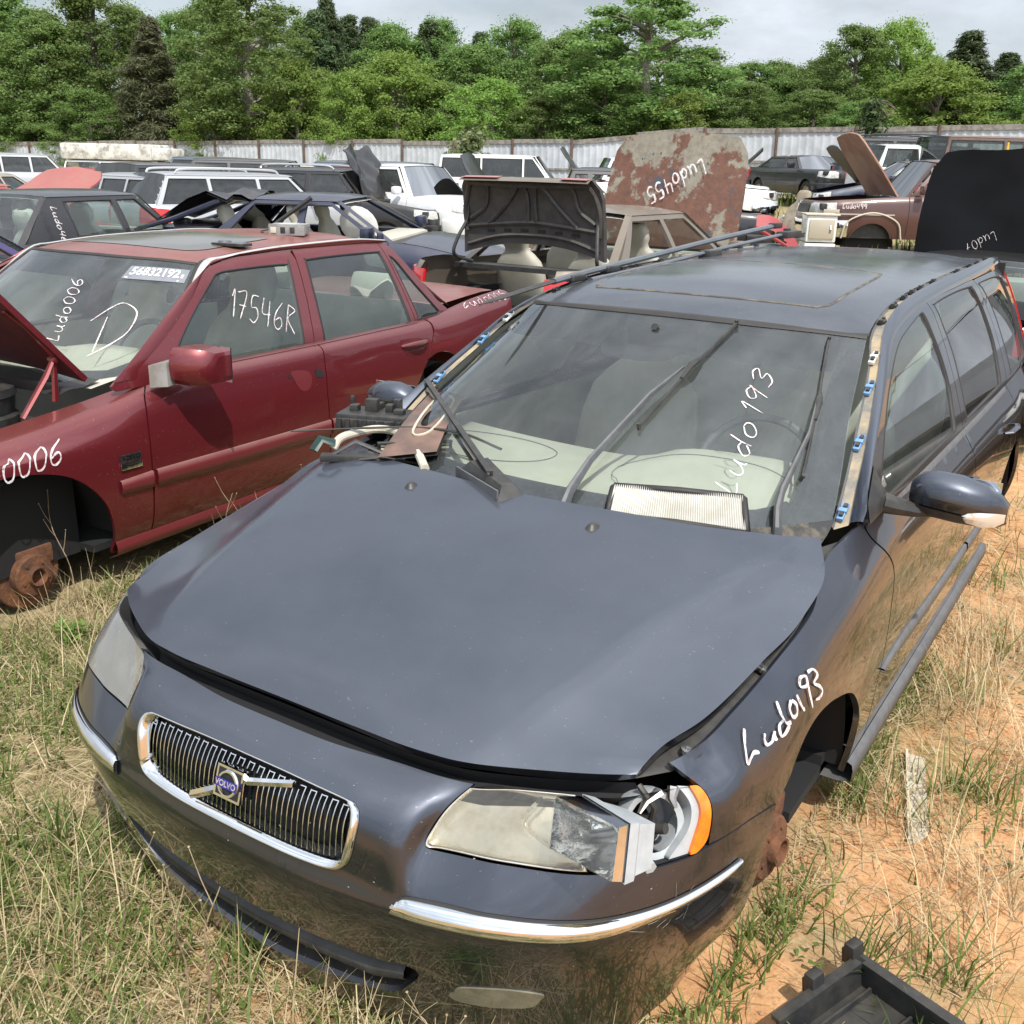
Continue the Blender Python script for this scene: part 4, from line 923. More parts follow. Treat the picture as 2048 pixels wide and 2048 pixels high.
def build_red():
    P=paint('dark_red_paint',(.150,.013,.019),dust=.16,even=.5,specks=.25,metal=.45,r=.36,coat=.85,coatr=.035,wave=.06)
    Pr=paint('faded_red_roof',(.17,.024,.027),specks=.4,dust=.36,metal=.1,r=.5,coat=.5,coatr=.12,wave=.05)
    mol=mat('red_moulding',(.13,.015,.02),r=.35,coat=.3,dust=.45)
    h=empty('sedan',RED['loc'],RED['rz'],'dark red sedan with hood up and white marker numbers on its windows','car')
    B,G,W,R=LRB,LRG,LRW,LRR;vt=B.V[-1];e=.004
    gap=cr([(1.462,.0),(1.462,.0),(1.458,.125),(1.452,.247),(1.450,.388),(1.455,.52),(1.476,.64),(1.515,.70),(1.545,vt),(1.545,vt)],5)
    bg=[(2.612,.03),(2.60,.187),(2.582,.32),(2.574,.463),(2.590,.643),(2.60,vt)]
    arch=cr([(.64,.38),(.70,.42),(.78,.442),(.856,.448),(1.001,.424),(1.111,.374),(1.201,.279),(1.244,.184),(1.270,.071),(1.275,.0)],5)
    for s in (1,-1):
        mir=s<0
        fo=np.vstack([[(.62,.36)],arch,(gap-np.array([e,0])),[(u,vt) for u in np.linspace(1.5,.62,24)],[(.62,.55)]])
        f=surf(B,'fender',fo,P,h,step=.04,mir=mir,flange=.014)
        fd=surf(B,'front_door',np.vstack([gap[gap[:,1]>.03]+np.array([e,0]),[(u,vt) for u in np.linspace(1.58,2.58,24)],[(a-e,b) for a,b in bg[::-1]],[(u,.03) for u in np.linspace(2.58,1.48,24)]]),P,h,step=.05,mir=mir,flange=.014)
        rda=[(3.30,.03),(3.28,.10),(3.30,.22),(3.36,.36),(3.44,.46),(3.52,.54),(3.575,.62),(3.585,vt)]
        rd=surf(B,'rear_door',np.vstack([[(a+e,b) for a,b in bg],[(u,vt) for u in np.linspace(2.65,3.55,24)],rda[::-1],[(u,.03) for u in np.linspace(3.27,2.66,14)]]),P,h,step=.05,mir=mir,flange=.014)
        qa=[(3.44,.455)]+[(3.62+.345*math.cos(a),.25+.27*math.sin(a)) for a in np.linspace(math.radians(120),math.radians(-40),14)]
        ue=B.U[-1]
        qp=surf(B,'quarter_panel',np.vstack([qa,[(u,.06) for u in np.linspace(qa[-1][0]+.03,ue,8)],[(ue,v) for v in np.linspace(.1,vt,10)],[(u,vt) for u in np.linspace(ue-.03,3.60,20)],[(3.592,.62),(3.53,.54)]]),P,h,step=.06,mir=mir,flange=.012)
        for (par,u0,u1) in ((fd,1.468,2.585),(rd,2.60,3.34),(f,1.285,1.448)):
            us=np.linspace(u0,u1,20);rows=[]
            for k,of in ((0,-.002),(.05,.009),(.5,.013),(.9,.010),(1,-.002)):
                rows.append(np.array([put(B,u,np.interp(u,[1.28,1.46,2.58,3.4],[.335,.342,.328,.33])*(1-k)+np.interp(u,[1.28,1.45,1.98,2.6,3.4],[.278,.268,.252,.248,.25])*k,of) for u in us]))
            Q=np.stack(rows,1)
            if mir:Q=Q*np.array([-1,1,1])
            MB().grid(Q).obj('side_moulding',mol,par,auto=None)
        # sill
        b=MB();ys=np.linspace(1.27,3.3,12);rows=[]
        for dx,z in ((.0,.30),(.012,.27),(.006,.235),(-.05,.215)): rows.append(np.stack([np.full(12,.826+dx),ys,np.full(12,z)],1)*np.array([s,1,1]))
        b.grid(np.stack(rows,1));b.obj('sill',mol,h,auto=None)
        # handles
        for d,u0,u1,v0,ok in ((fd,2.33,2.50,.545,False),(rd,3.24,3.50,.575,True)):
            rec=cr([(u0,v0+.035),(u0+.03,v0+.045),(u1-.05,v0+.03),(u1-.03,v0-.005),(u1-.06,v0-.04),(u0+.05,v0-.035)],5,True)
            surf(B,'handle_recess',rec,P if ok else mol,d,off=.0015,mir=mir,flange=0,step=.03)
            us=np.linspace(u0+(.0 if ok else 0),u1,7)
            if ok:
                b=MB();b.tube(np.array([put(B,u,v0+.01,o) for u,o in zip(us,(-.002,.018,.03,.033,.03,.02,-.002))])*np.array([s,1,1]),[.009,.014,.016,.016,.016,.014,.009],8,flat=.8);b.obj('door_handle',P,d)
            else:
                ho=[(2.505,.545),(2.505,.575),(2.555,.565),(2.555,.535)];surf(B,'lock_hole',np.array(ho),'dark',d,off=.002,mir=mir,flange=0,step=.03)
                ho=[(2.31,.563),(2.31,.578),(2.33,.578),(2.33,.563)];surf(B,'lock_hole',np.array(ho),'dark',d,off=.002,mir=mir,flange=0,step=.03)
        # window frames
        top=lambda u:np.interp(u,[1.3,1.36,1.569,1.712,1.938,2.089,2.25,2.573,3.3,3.45],[.02,.04,.165,.255,.395,.470,.503,.512,.512,.510])
        gf=cr([(2.612,.425),(2.60,.437),(2.45,.441),(2.22,.437),(2.133,.430),(2.08,.405),(1.873,.248),(1.733,.125),(1.70,.085),(1.70,.045),(1.72,.030),(1.72,.030),(2.49,.030),(2.515,.036),(2.52,.06)],5,True)
        fo=np.vstack([[(1.35,.02)],[(u,top(u)-.008) for u in np.linspace(1.40,2.66,50)],[(2.675,.45),(2.64,.25),(2.58,.02)],[(u,.0) for u in np.linspace(2.56,1.38,16)]])
        surf(G,'window_frame',fo,P,fd,holes=[gf],mir=mir,step=.05,flange=.016)
        gr=cr([(2.740,.436),(2.76,.450),(3.0,.455),(3.35,.455),(3.375,.450),(3.388,.43),(3.42,.25),(3.438,.06),(3.436,.032),(3.42,.026),(3.42,.026),(2.70,.026),(2.672,.03),(2.668,.05),(2.70,.22)],5,True)
        ro=np.vstack([[(2.585,.02),(2.645,.25),(2.68,.45),(2.685,.505)],[(u,.512) for u in np.linspace(2.72,3.40,16)],[(3.425,.44),(3.46,.25),(3.485,.05),(3.485,.0)],[(u,.0) for u in np.linspace(3.46,2.6,16)]])
        surf(G,'window_frame',ro,P,rd,holes=[gr],mir=mir,step=.05,flange=.016)
        gq=cr([(3.455,.43),(3.455,.43),(3.50,.40),(3.62,.24),(3.76,.085),(3.785,.06),(3.775,.045),(3.775,.045),(3.535,.045),(3.52,.055),(3.515,.12)],5,True)
        qo=np.vstack([[(3.49,.0),(3.49,.05),(3.465,.25),(3.43,.44),(3.405,.512)],[(3.46,.51),(3.52,.46),(3.66,.29),(3.80,.13),(3.95,.02),(3.95,.0)],[(u,.0) for u in np.linspace(3.9,3.52,8)]])
        surf(G,'rear_pillar',qo,P,qp,holes=[gq],mir=mir,step=.04,flange=.014)
        for d,wn in ((fd,gf),(rd,gr),(qp,gq)):
            surf(G,'window',wn,'winglass',d,off=-.006,mir=mir,step=.08,flange=0);wc=wn.mean(0)
            rr=[np.array([put(G,*q,o) for q in wc+(wn-wc)*k]) for k,o in ((1.01,.001),(.985,.003),(.96,-.006))]
            MB().grid(np.stack([np.vstack([r,r[:1]]) for r in rr],1)*np.array([s,1,1])).obj('window_seal','rubber',d,auto=None)
        # waist seal
        us=np.linspace(1.66,3.5,30);MB().grid(np.stack([np.array([put(B,u,vt-.02,.003) for u in us]),np.array([put(B,u,vt,.004)+np.array([0,0,.004]) for u in us]),np.array([put(G,u,.03,.004) for u in us])],1)*np.array([s,1,1])).obj('waist_trim',P,h,auto=None)
        # rail with bare bright gutter strip
        us=np.linspace(1.36,3.46,60);c2=np.array([put(G,u,top(u)-.004,.002) for u in us])
        ce=np.array([(.745,1.50,.915),(.695,1.70,1.05),(.635,1.90,1.195),(.568,2.075,1.330),(.556,2.2,1.350),(.548,2.5,1.372),(.545,2.9,1.381),(.545,3.2,1.382),(.545,3.46,1.365)])
        ce2=ce+np.array([.020,.008,.004]);ce3=ce+np.array([.052,.02,.002]);ce3[:3]=ce[:3]+np.array([.048,.024,.006])
        strip3(ce,ce2,'rubber','screen_gap',h,mir=mir)
        strip3(ce2,ce3,mat('bare_drip_strip',(.62,.60,.56),r=.4,metal=.6,c2=(.30,.22,.17),scale=14,thr=(.6,.75)),'drip_strip',h,mir=mir,bulge=.005,nrm=np.array([.5,0,.8]))
        strip3(ce3,c2,P,'roof_side_rail',h,mir=mir,bulge=.006,nrm=np.array([.7,0,.6]))
        # mirror
        m=empty('door_mirror',(0,0,0));m.parent=h
        b=MB();pp=np.array([(.85,1.50,.985),(.85,1.50,.895),(.85,1.62,.905),(.835,1.62,.99)]);q=np.array([(.915,1.535,1.0),(.915,1.535,.90),(.90,1.63,.905),(.89,1.63,.99)])
        b.add(np.vstack([pp,q])*np.array([s,1,1]),[(0,1,2,3),(4,5,6,7)]+[(i,(i+1)%4,4+(i+1)%4,4+i) for i in range(4)]);b.obj('mirror_foot','primer',m,smooth=False)
        b=MB();secs=[]
        for x,y0,y1,z0,z1 in ((.905,1.56,1.68,.905,1.050),(.92,1.545,1.69,.895,1.066),(.99,1.56,1.71,.890,1.066),(1.06,1.60,1.73,.893,1.058),(1.085,1.63,1.735,.905,1.045),(1.09,1.65,1.735,.92,1.03)):
            r=.03;x=.905+(x-.905)*.86;z0+=.012;z1-=.012;secs.append([(x*s,a,b_) for a,b_ in ((y0+r,z0),(y1,z0),(y1,z1),(y0+r,z1),(y0+.006,z1-r*.8),(y0,(z0+z1)/2),(y0+.006,z0+r*.8),(y0+r,z0))])
        b.grid(np.array(secs));b.add(np.array(secs[-1][:-1]),[tuple(range(7))]);b.add(np.array(secs[0][:-1]),[tuple(range(7))]);b.obj('housing',P,m,auto=38)
        b=MB();b.box((min(s*.925,s*1.08),1.727,.905),(max(s*.925,s*1.08),1.732,1.05));b.obj('mirror_glass','mirror',m)
        th=np.linspace(0,math.pi,24)
        for yc in (.93,3.62):
            b=MB();Q=np.array([[(x*s,yc+.37*math.cos(t),.32+.36*math.sin(t)) for x in (.84,.78,.55)] for t in th]);b.grid(Q);b.box((min(s*.48,s*.55),yc-.4,.2),(max(s*.48,s*.55),yc+.4,.75));b.obj('wheel_liner','dark',h,auto=60)
            disc(h,Matrix.Translation((.74*s,yc+.03,.235))@Matrix.Rotation(math.radians(90)*s,4,'Y'),r=.14)
        # tail lamp
        b=MB();b.box((min(s*.60,s*.752),4.585,.70),(max(s*.60,s*.752),4.63,.90),bev=.012);b.obj('tail_lamp','red_lens',h)
        if s>0: fl,fdl,ql=f,fd,qp
    # roof
    w_=R.V[-1];rl=R.U[-1]
    sun=cr([(.19,-.40),(.17,-.34),(.165,0),(.17,.34),(.20,.42),(.28,.45),(.45,.44),(.68,.41),(.73,.36),(.74,0),(.73,-.36),(.68,-.40),(.45,-.42)],5,True)
    ro=np.vstack([[(0,v) for v in np.linspace(-w_,w_,24)],[(u,w_) for u in np.linspace(.06,rl,34)],[(rl,v) for v in np.linspace(w_*.94,-w_,24)],[(u,-w_) for u in np.linspace(rl-.05,.06,34)]])
    roof=surf(R,'roof',ro,Pr,h,holes=[sun],step=.05)
    sk=sun.mean(0);surf(R,'sunroof',sk+(sun-sk)*.98,mat('tinted_roof_glass',(.045,.05,.048),r=.12,coat=.7,dust=.5),roof,off=.002,step=.06)
    us=np.linspace(.02,rl,12);vs=np.linspace(-w_*.97,w_*.97,9);MB().grid(np.array([[put(R,u,v,-.03) for v in vs] for u in us])).obj('headliner','seat',roof,auto=None)
    # windscreen
    wv=W.V[-1];wu=W.U[-1]
    wo=np.vstack([[(0,v) for v in np.linspace(-wv,wv,24)],[(u,wv) for u in np.linspace(.05,wu,20)],[(wu,v) for v in np.linspace(wv*.97,-wv,24)],[(u,-wv) for u in np.linspace(wu-.05,.05,20)]])
    ws=surf(W,'windscreen',wo,'ws_glass',h,step=.07,flange=0)
    r=.06;a,b_,c_=.075,wv*.955,wu-.03
    wi=cr([(a,-b_+r),(a,-b_+r),(a,b_-r),(a,b_-r),(a+r,b_),(a+r,b_),(c_-r,b_),(c_-r,b_),(c_,b_-r),(c_,b_-r),(c_,-b_+r),(c_,-b_+r),(c_-r,-b_),(c_-r,-b_),(a+r,-b_),(a+r,-b_)],5,True)
    surf(W,'frit_border',wo,mat('frit',(.02,.02,.022),r=.3,c2=(.035,.035,.035),scale=60),ws,holes=[wi],off=-.004,step=.05,flange=0)
    ub=wu*.80;surf(W,'shade_band',np.vstack([[(ub,v) for v in np.linspace(-b_,b_,14)],[(c_,b_),(c_,-b_)]]),HM['band'],ws,off=-.006,step=.06,flange=0)
    Q=np.stack([np.array([put(W,wu-.012,v,.002) for v in np.linspace(-wv,wv,30)]),np.array([put(W,wu,v,.006) for v in np.linspace(-wv,wv,30)]),np.array([put(R,.008,v,.001) for v in np.linspace(-w_,w_,30)])],1);MB().grid(Q).obj('top_seal','rubber',ws,auto=None)
    # inspection sticker with its number
    st=[(.748,.345),(.757,.70),(.664,.698),(.658,.352)]
    q=np.vstack([np.linspace(st[i],st[(i+1)%4],8)[:-1] for i in range(4)])
    sk=surf(W,'number_sticker',q,mat('sticker_grey',(.20,.21,.235),r=.6,c2=(.17,.18,.20),scale=12),ws,off=.0015,step=.05,flange=0)
    V,F=text_mesh('56832192',.098,0,.002);w=V[:,0].max()-V[:,0].min();V2,F2=text_mesh('E',.05,0,.001)
    def onst(x,y,o):
        # x along the sticker (0..1), y up (0..1)
        A,B2,C,D=[np.array(k) for k in (st[3],st[2],st[1],st[0])]
        p=(A*(1-x)+B2*x)*(1-y)+(D*(1-x)+C*x)*y;return put(W,*p,o)
    hgt=V[:,1].max()-V[:,1].min()
    Vn=np.array([onst(.47+.80*(x/w),.58+.62*(y/hgt),.003) for x,y,z in V]);m1=mesh('sticker_number',Vn,F,'white',sk,smooth=False)
    Vn=np.array([onst(.925+(x/w)*.8,.44+.55*(y/hgt),.003) for x,y,z in V2]);mesh('sticker_number',Vn,F2,'white',sk,smooth=False)
    b=MB();b.add(np.array([onst(x,y,.003) for x,y in ((.04,.06),(.9,.06),(.9,.14),(.04,.14))]),[(0,1,2,3)]);b.obj('sticker_line','white',sk)
    # marker pen
    R_W1=[[(.248,.297),(.242,.328),(.239,.355),(.27,.337)],[(.293,.299),(.291,.323),(.304,.328),(.319,.311),(.326,.283)],[(.326,.283),(.324,.314),(.332,.317)],[(.381,.263),(.364,.268),(.348,.294),(.361,.304),(.38,.28)],[(.389,.224),(.382,.263),(.382,.293)],[(.426,.233),(.407,.257),(.407,.277),(.424,.274),(.441,.25),(.439,.233),(.426,.233)],[(.489,.177),(.468,.209),(.467,.24),(.483,.245),(.503,.218),(.506,.186),(.489,.177)],[(.549,.143),(.527,.177),(.526,.21),(.543,.215),(.563,.186),(.566,.152),(.549,.143)],[(.624,.095),(.593,.144),(.584,.178),(.601,.183),(.623,.157),(.614,.143),(.588,.169)]]
    R_D=[[(.405,.456),(.184,.524)],[(.37,.404),(.46,.435),(.499,.475),(.446,.559),(.33,.585),(.251,.566),(.157,.519)]]
    R_N=[[(2.157,.316),(2.188,.343),(2.114,.221)],[(2.201,.331),(2.253,.321),(2.151,.207)],[(2.178,.272),(2.215,.259)],[(2.322,.297),(2.283,.303),(2.249,.254),(2.277,.244),(2.264,.203),(2.225,.18),(2.208,.201)],[(2.35,.287),(2.304,.219),(2.349,.203)],[(2.382,.269),(2.304,.15)],[(2.458,.25),(2.393,.21),(2.355,.162),(2.361,.13),(2.399,.146),(2.406,.182),(2.366,.174)],[(2.411,.111),(2.495,.238)],[(2.495,.238),(2.523,.204),(2.458,.172),(2.463,.092)]]
    R_F=[[(.745,.585),(.715,.50),(.712,.43),(.735,.425),(.76,.47),(.765,.54)],[(.855,.606),(.819,.501),(.814,.448),(.829,.433),(.85,.458),(.862,.57),(.855,.606)],[(.917,.61),(.882,.557),(.873,.457),(.889,.442),(.91,.469),(.925,.581),(.917,.61)],[(.981,.613),(.946,.575),(.935,.468),(.951,.451),(.974,.48),(.99,.587),(.981,.613)],[(1.063,.62),(1.015,.573),(.996,.478),(1.013,.459),(1.038,.484),(1.032,.532),(1.001,.491)]]
    R_T=[[(4.109,.730),(4.06,.715),(4.019,.688),(4.077,.695)],[(4.132,.715),(4.112,.695),(4.135,.678),(4.175,.712)],[(4.175,.712),(4.165,.68)],[(4.245,.705),(4.215,.70),(4.200,.675),(4.225,.672),(4.245,.69)],[(4.275,.735),(4.245,.69),(4.235,.672)],[(4.33,.708),(4.29,.698),(4.29,.67),(4.325,.675),(4.34,.695),(4.33,.708)],[(4.40,.72),(4.365,.70),(4.362,.665),(4.395,.668),(4.415,.70),(4.40,.72)],[(4.47,.72),(4.44,.70),(4.435,.665),(4.47,.665),(4.485,.70),(4.47,.72)],[(4.55,.725),(4.515,.70),(4.515,.662),(4.545,.66),(4.55,.685),(4.52,.69)]]
    for L,D,w,par in ((W,R_W1,.0065,ws),(W,R_D,.008,ws),(G,R_N,.007,fdl),(B,R_F,.010,fl),(B,R_T,.007,ql)):
        b=MB()
        for s_ in D: b.add(*ribbon(L,cr(s_,10),w*.8,.0025))
        b.obj('marker_writing','chalk',par,auto=None)
    # badge on the fender
    M=frame_at(B,1.345,.405,.002);bd=MB();bd.box((-.052,.0,0),(.052,.030,.004),M,bev=.0015);p1=bd.obj('badge',mat('badge_black',(.015,.015,.016),r=.3,c2=(.03,.03,.03),scale=40),fl)
    V,F=text_mesh('VOLVO',.026,.0003,.0006);V=np.array([(M@Vector((x,y+.015,.005)))[:] for x,y,z in V]);mesh('lettering',V,F,'chrome',p1,smooth=False)
    bd=MB();bd.box((-.052,-.032,0),(.052,-.004,.006),M,bev=.003);bd.obj('badge_plate','chrome',fl)
    # rear window, boot lid, tail
    rows=[]
    for t in np.linspace(0,1,8):
        rows.append([(x*(.545*(1-t)+.64*t),3.50+.42*t-.03*x*x,1.365-.385*t+.03*math.sin(math.pi*t)) for x in np.linspace(-1,1,13)])
    MB().grid(np.array(rows)).obj('rear_window','winglass',h,auto=None)
    for s in (1,-1):
        strip3([(s*.545,3.46,1.366),(s*.60,3.70,1.18),(s*.655,3.93,.985)],[(s*.60,3.45,1.335),(s*.675,3.70,1.13),(s*.735,3.96,.955)],P,'rear_pillar_face',h,bulge=.008,nrm=np.array([s*.5,.5,.5]))
    rows=[]
    for y,z,w in ((3.92,.978,.66),(4.0,.992,.675),(4.2,1.008,.68),(4.45,1.018,.67),(4.60,1.014,.66),(4.635,.98,.655),(4.65,.75,.65),(4.65,.40,.66)):
        rows.append([(x*w,y-.0*x*x-(.03*x*x if y>4.4 else 0),z-.012*x*x*(1 if y<4.62 else 0)) for x in np.linspace(-1,1,15)])
    MB().grid(np.array(rows)).obj('boot_lid',Pr,h,auto=50)
    # boot edge strip between lid and quarter
    for s in (1,-1):
        us=np.linspace(3.9,B.U[-1],16);A=np.array([put(B,u,vt,0) for u in us])*np.array([s,1,1]);C=A+np.array([-s*.03,0,-.012]);strip3(A,C,'dark','boot_gap',h)
    # raised bonnet and its hinges
    a=math.radians(48);ca,sa=math.cos(a),math.sin(a);rows=[];rows2=[]
    for t in np.linspace(0,1.18,14):
        w=.735-.03*t-.05*max(0,t-.9)
        cz=.0
        r1=[];r2=[]
        for x in np.linspace(-1,1,19):
            crown=.035*(1-abs(x)**2.5)-.02*max(0,t-.95)*4;d=.0
            for rr_,off in ((r1,crown),(r2,crown-.022-.02*(abs(x)<.9)*(0.02<t<1.12))):
                y=-t;z=off;rr_.append((x*w,1.30+y*ca+z*sa,.955+t*sa+z*ca))
        rows.append(r1);rows2.append(r2)
    hd=MB().grid(np.array(rows)).obj('hood',P,h,auto=60)
    MB().grid(np.array(rows2)[:, ::-1]).obj('hood_liner',mat('dark_red_inner',(.075,.012,.014),r=.5,dust=.3,c2=(.05,.01,.012),scale=7),hd,auto=60)
    R1,R2=np.array(rows),np.array(rows2);edge=lambda A:np.vstack([A[:,0],A[-1,1:],A[::-1,-1][1:],A[0,::-1][1:]])
    MB().grid(np.stack([edge(R1),edge(R2)],1)).obj('hood_rim',P,hd,auto=40)
    for s in (1,-1):
        b=MB();b.tube([(s*.70,1.02,.84),(s*.70,1.14,.98),(s*.70,1.18,1.04)],[.014,.016,.012],6,flat=.6);b.tube([(s*.70,1.17,.88),(s*.70,1.185,1.04)],[.016,.012],6,flat=.6)
        b.tube([(s*.70,1.18,1.05),(s*.70,1.08,1.17),(s*.70,1.00,1.24)],[.016,.014,.01],6,flat=.6);b.lathe([(0,.02),(.012,.018),(.012,-.018),(0,-.02)],Matrix.Translation((s*.70,1.18,1.04))@Matrix.Rotation(math.pi/2,4,'Y'),n=10);b.obj('hood_hinge',P,h)
    # engine bay: inner wings, cowl, air filter
    b=MB();b.box((-.70,.30,.25),(.70,1.20,.62));b.obj('engine_bay','dark',h)
    b=MB();b.grid(np.array([[(x,y,z) for y,z in ((1.18,.90),(1.24,.915),(1.30,.912),(1.38,.93))] for x in np.linspace(-.70,.70,12)]));b.box((-.62,.45,.60),(.30,1.0,.74),bev=.03);b.box((-.2,.5,.72),(.1,.95,.80),bev=.02);b.obj('engine_cover','black',h)
    b=MB();b.lathe([(0,.14),(.13,.14),(.165,.13),(.17,.10),(.165,.095),(.155,.03),(.17,.02),(.17,-.02),(0,-.02)],Matrix.Translation((.42,1.00,.80)),n=30);b.obj('air_filter_housing','black',h)
    for s in (1,-1):
        us=np.linspace(.62,1.52,20);A=np.array([put(B,u,vt,0) for u in us])*np.array([s,1,1]);strip3(A,A+np.array([-s*.045,0,-.02]),P,'fender_lip',h)
        strip3(A+np.array([-s*.045,0,-.02]),A+np.array([-s*.06,0,-.25]),'dark','inner_wing',h)
    # cabin
    b=MB();b.box((-.78,1.2,.26),(.78,4.0,.29));b.box((-.74,3.6,.28),(.74,3.64,.95));b.obj('floor','dark',h)
    for s in (1,-1):
        b=MB();b.box((min(s*.75,s*.785),1.5,.32),(max(s*.75,s*.785),3.5,.915),bev=.01);b.obj('door_card','seat',h)
    rows=[]
    for y,z in ((1.22,.905),(1.4,.93),(1.6,.955),(1.72,.95),(1.78,.90),(1.78,.55)):
        rows.append([(x,y+.10*(x/.72)**2,z+(.035*math.exp(-((x-.36)/.22)**4) if 1.45<y<1.77 else 0)) for x in np.linspace(-.72,.72,25)])
    MB().grid(np.array(rows)).obj('dashboard','beige',h,auto=None)
    M=Matrix.Translation((.36,1.90,.90))@Matrix.Rotation(math.radians(62),4,'X');b=MB();b.tube([(M@Vector((.185*math.cos(t),.185*math.sin(t),0)))[:] for t in np.linspace(0,2*math.pi,29)],.014,7,cap=False);b.box((-.17,-.03,-.01),(.17,.03,.02),M);b.obj('steering_wheel','trim',h)
    for x in (-.37,.37): seat(h,x,2.42,.50)
    b=MB();b.box((-.66,3.15,.42),(.66,3.62,.55),bev=.05);M=Matrix.Translation((0,3.45,.5))@Matrix.Rotation(math.radians(-20),4,'X');b.box((-.66,-.07,0),(.66,.07,.55),M,bev=.06)
    for x in (-.36,.36): b.box((x-.14,-.05,.54),(x+.14,.05,.70),M,bev=.04)
    b.obj('rear_seat','seat',h)
    return h
FWD=Vector((-math.sin(.569406),math.cos(.569406)));RGT=Vector((math.cos(.569406),math.sin(.569406)));ORG=Vector((1.36905,-1.11592))
def sms(x,a,b):
    t=np.clip((x-a)/(b-a),0,1);return t*t*(3-2*t)
def zgl(l,d):
    g=.30+.70*sms(l,1,7);return .10+sms(d,6,30)*(.042*np.maximum(l,0)+.004*np.clip(l,-40,0)+.0205*g*(np.minimum(d,60)-3))
def pl(l,d):
    """plan position from metres to the right (l) and away (d) of where the photographer stands"""
    p=ORG+FWD*d+RGT*l;return (p.x,p.y)
def zg(x,y):
    r=Vector((x,y))-ORG;return float(zgl(r.dot(RGT),r.dot(FWD)))
def slab(name,corners,m,parent=None,t=.004):
    """thin plate through four 3-D corners"""
    C=[np.array(p,float) for p in corners];n=np.cross(C[1]-C[0],C[3]-C[0]);n/=np.linalg.norm(n)
    V=C+[p-n*t for p in C];b=MB();b.add(np.array(V),[(0,1,2,3),(7,6,5,4)]+[(i,4+i,4+(i+1)%4,(i+1)%4) for i in range(4)]);return b.obj(name,m,parent,smooth=False)
def build_junk():
    # pleated cabin filter on the screen
    t=empty('air_filter',(.39,1.21,.97),0,'white pleated cabin air filter with black edge lying under the windscreen','air filter')
    A,B_,C,D=[np.array(p) for p in ((.222,1.172,.996),(.536,1.279,.998),(.584,1.190,.940),(.250,1.085,.948))]
    o0=np.array([.39,1.21,.97]);n=np.cross(B_-A,D-A);n/=np.linalg.norm(n);n=n if n[2]>0 else -n
    nx=120;rows=[]
    for j in range(5):
        v=j/4;r=[]
        for i in range(nx+1):
            u=i/nx;p=(A*(1-u)+B_*u)*(1-v)+(D*(1-u)+C*u)*v
            r.append(p+n*(.014+.005*(i%2)+.002*math.sin(u*9+v*5))-o0)
        rows.append(r)
    MB().grid(np.array(rows)).obj('pleats',HM['filter'],t,smooth=False)
    b=MB();cs=[A,B_,C,D]
    for i in range(4):
        p,q=cs[i],cs[(i+1)%4];m=(p+q)/2+n*.003*(1 if i%2==0 else 0)
        b.tube([p+n*.010-o0,m+n*.012-o0,q+n*.010-o0],.0105 if i!=2 else .008,4)
    b.obj('frame','rubber',t,auto=None)
    # two roof rail trims lying along the roof
    m1=mat('rail_trim',(.085,.10,.115),r=.32,coat=.3,c2=(.06,.07,.08),scale=6,dust=.2)
    t=empty('roof_rail',(-.58,2.2,1.38),0,'long grey roof rail trim lying loose along the roof edge, the upper one','roof rail')
    o=np.array([-.58,2.2,1.38])
    P=cr([(-.625,1.76,1.345),(-.58,2.25,1.40),(-.53,2.9,1.45),(-.48,3.5,1.497),(-.43,4.12,1.538)],8)-o
    b=MB();b.tube(P[7:],.017,8,flat=.75);b.obj('rail_bar',m1,t)
    b=MB();k=P[:9];b.tube(k,[.004,.012,.015,.016,.016,.016,.016,.016,.016],6,flat=.45);b.obj('rail_tongue','black',t)
    b=MB()
    for q in (P[9],P[12]): b.box(q-np.array([.022,.05,.022]),q+np.array([.022,.05,.004]),bev=.006)
    b.obj('clip_block','black',t,auto=None)
    b=MB();b.box(P[-1]-np.array([.02,.05,.013]),P[-1]+np.array([.02,.06,.014]),bev=.006);b.obj('end_cap','black',t)
    t=empty('roof_rail',(-.44,2.3,1.40),0,'thinner dark roof rail trim under the other, ending in a broken black foot','roof rail');o=np.array([-.44,2.3,1.40])
    P=cr([(-.52,2.35,1.392),(-.46,2.85,1.425),(-.40,3.4,1.468),(-.33,4.0,1.508)],8)-o
    b=MB();b.tube(P,.012,8,flat=.7);b.obj('rail_bar',m1,t)
    q=P[-1];b=MB();b.box(q+np.array([-.03,-.06,-.02]),q+np.array([.03,.16,.012]),bev=.006);b.box(q+np.array([-.02,.13,-.025]),q+np.array([.02,.24,-.002]));b.box(q+np.array([-.035,.06,.0]),q+np.array([-.01,.10,.022]));b.obj('broken_foot','black',t)
    q=P[14];b=MB();b.box(q+np.array([-.03,-.07,-.04]),q+np.array([.03,.07,.006]),bev=.008);b.obj('clip_block','black',t)
    # cowl clutter
    t=empty('switch_module',(-.80,1.42,.945),.35,'black plastic switch module with knobs on the left corner of the hood','car part');t.scale=(.84,.84,.84)
    b=MB();b.box((-.145,-.075,.03),(.145,.085,.075),bev=.008);b.box((-.13,-.095,.02),(.10,-.06,.06),bev=.006);b.box((-.155,-.05,.0),(.15,.10,.034),bev=.004)
    for k in range(8): b.box((-.13+.035*k,-.102,.022),(-.112+.035*k,-.09,.062))
    b.obj('case','black',t)
    b=MB()
    for x,y,w,h in ((-.09,.0,.035,.03),(-.02,.01,.05,.055),(.05,.02,.03,.035),(.10,-.01,.04,.025),(-.03,.06,.07,.03),(.07,.055,.03,.05)): b.box((x-w/2,y-.02,.07),(x+w/2,y+.02,.07+h),bev=.004)
    b.obj('switch_block','black',t)
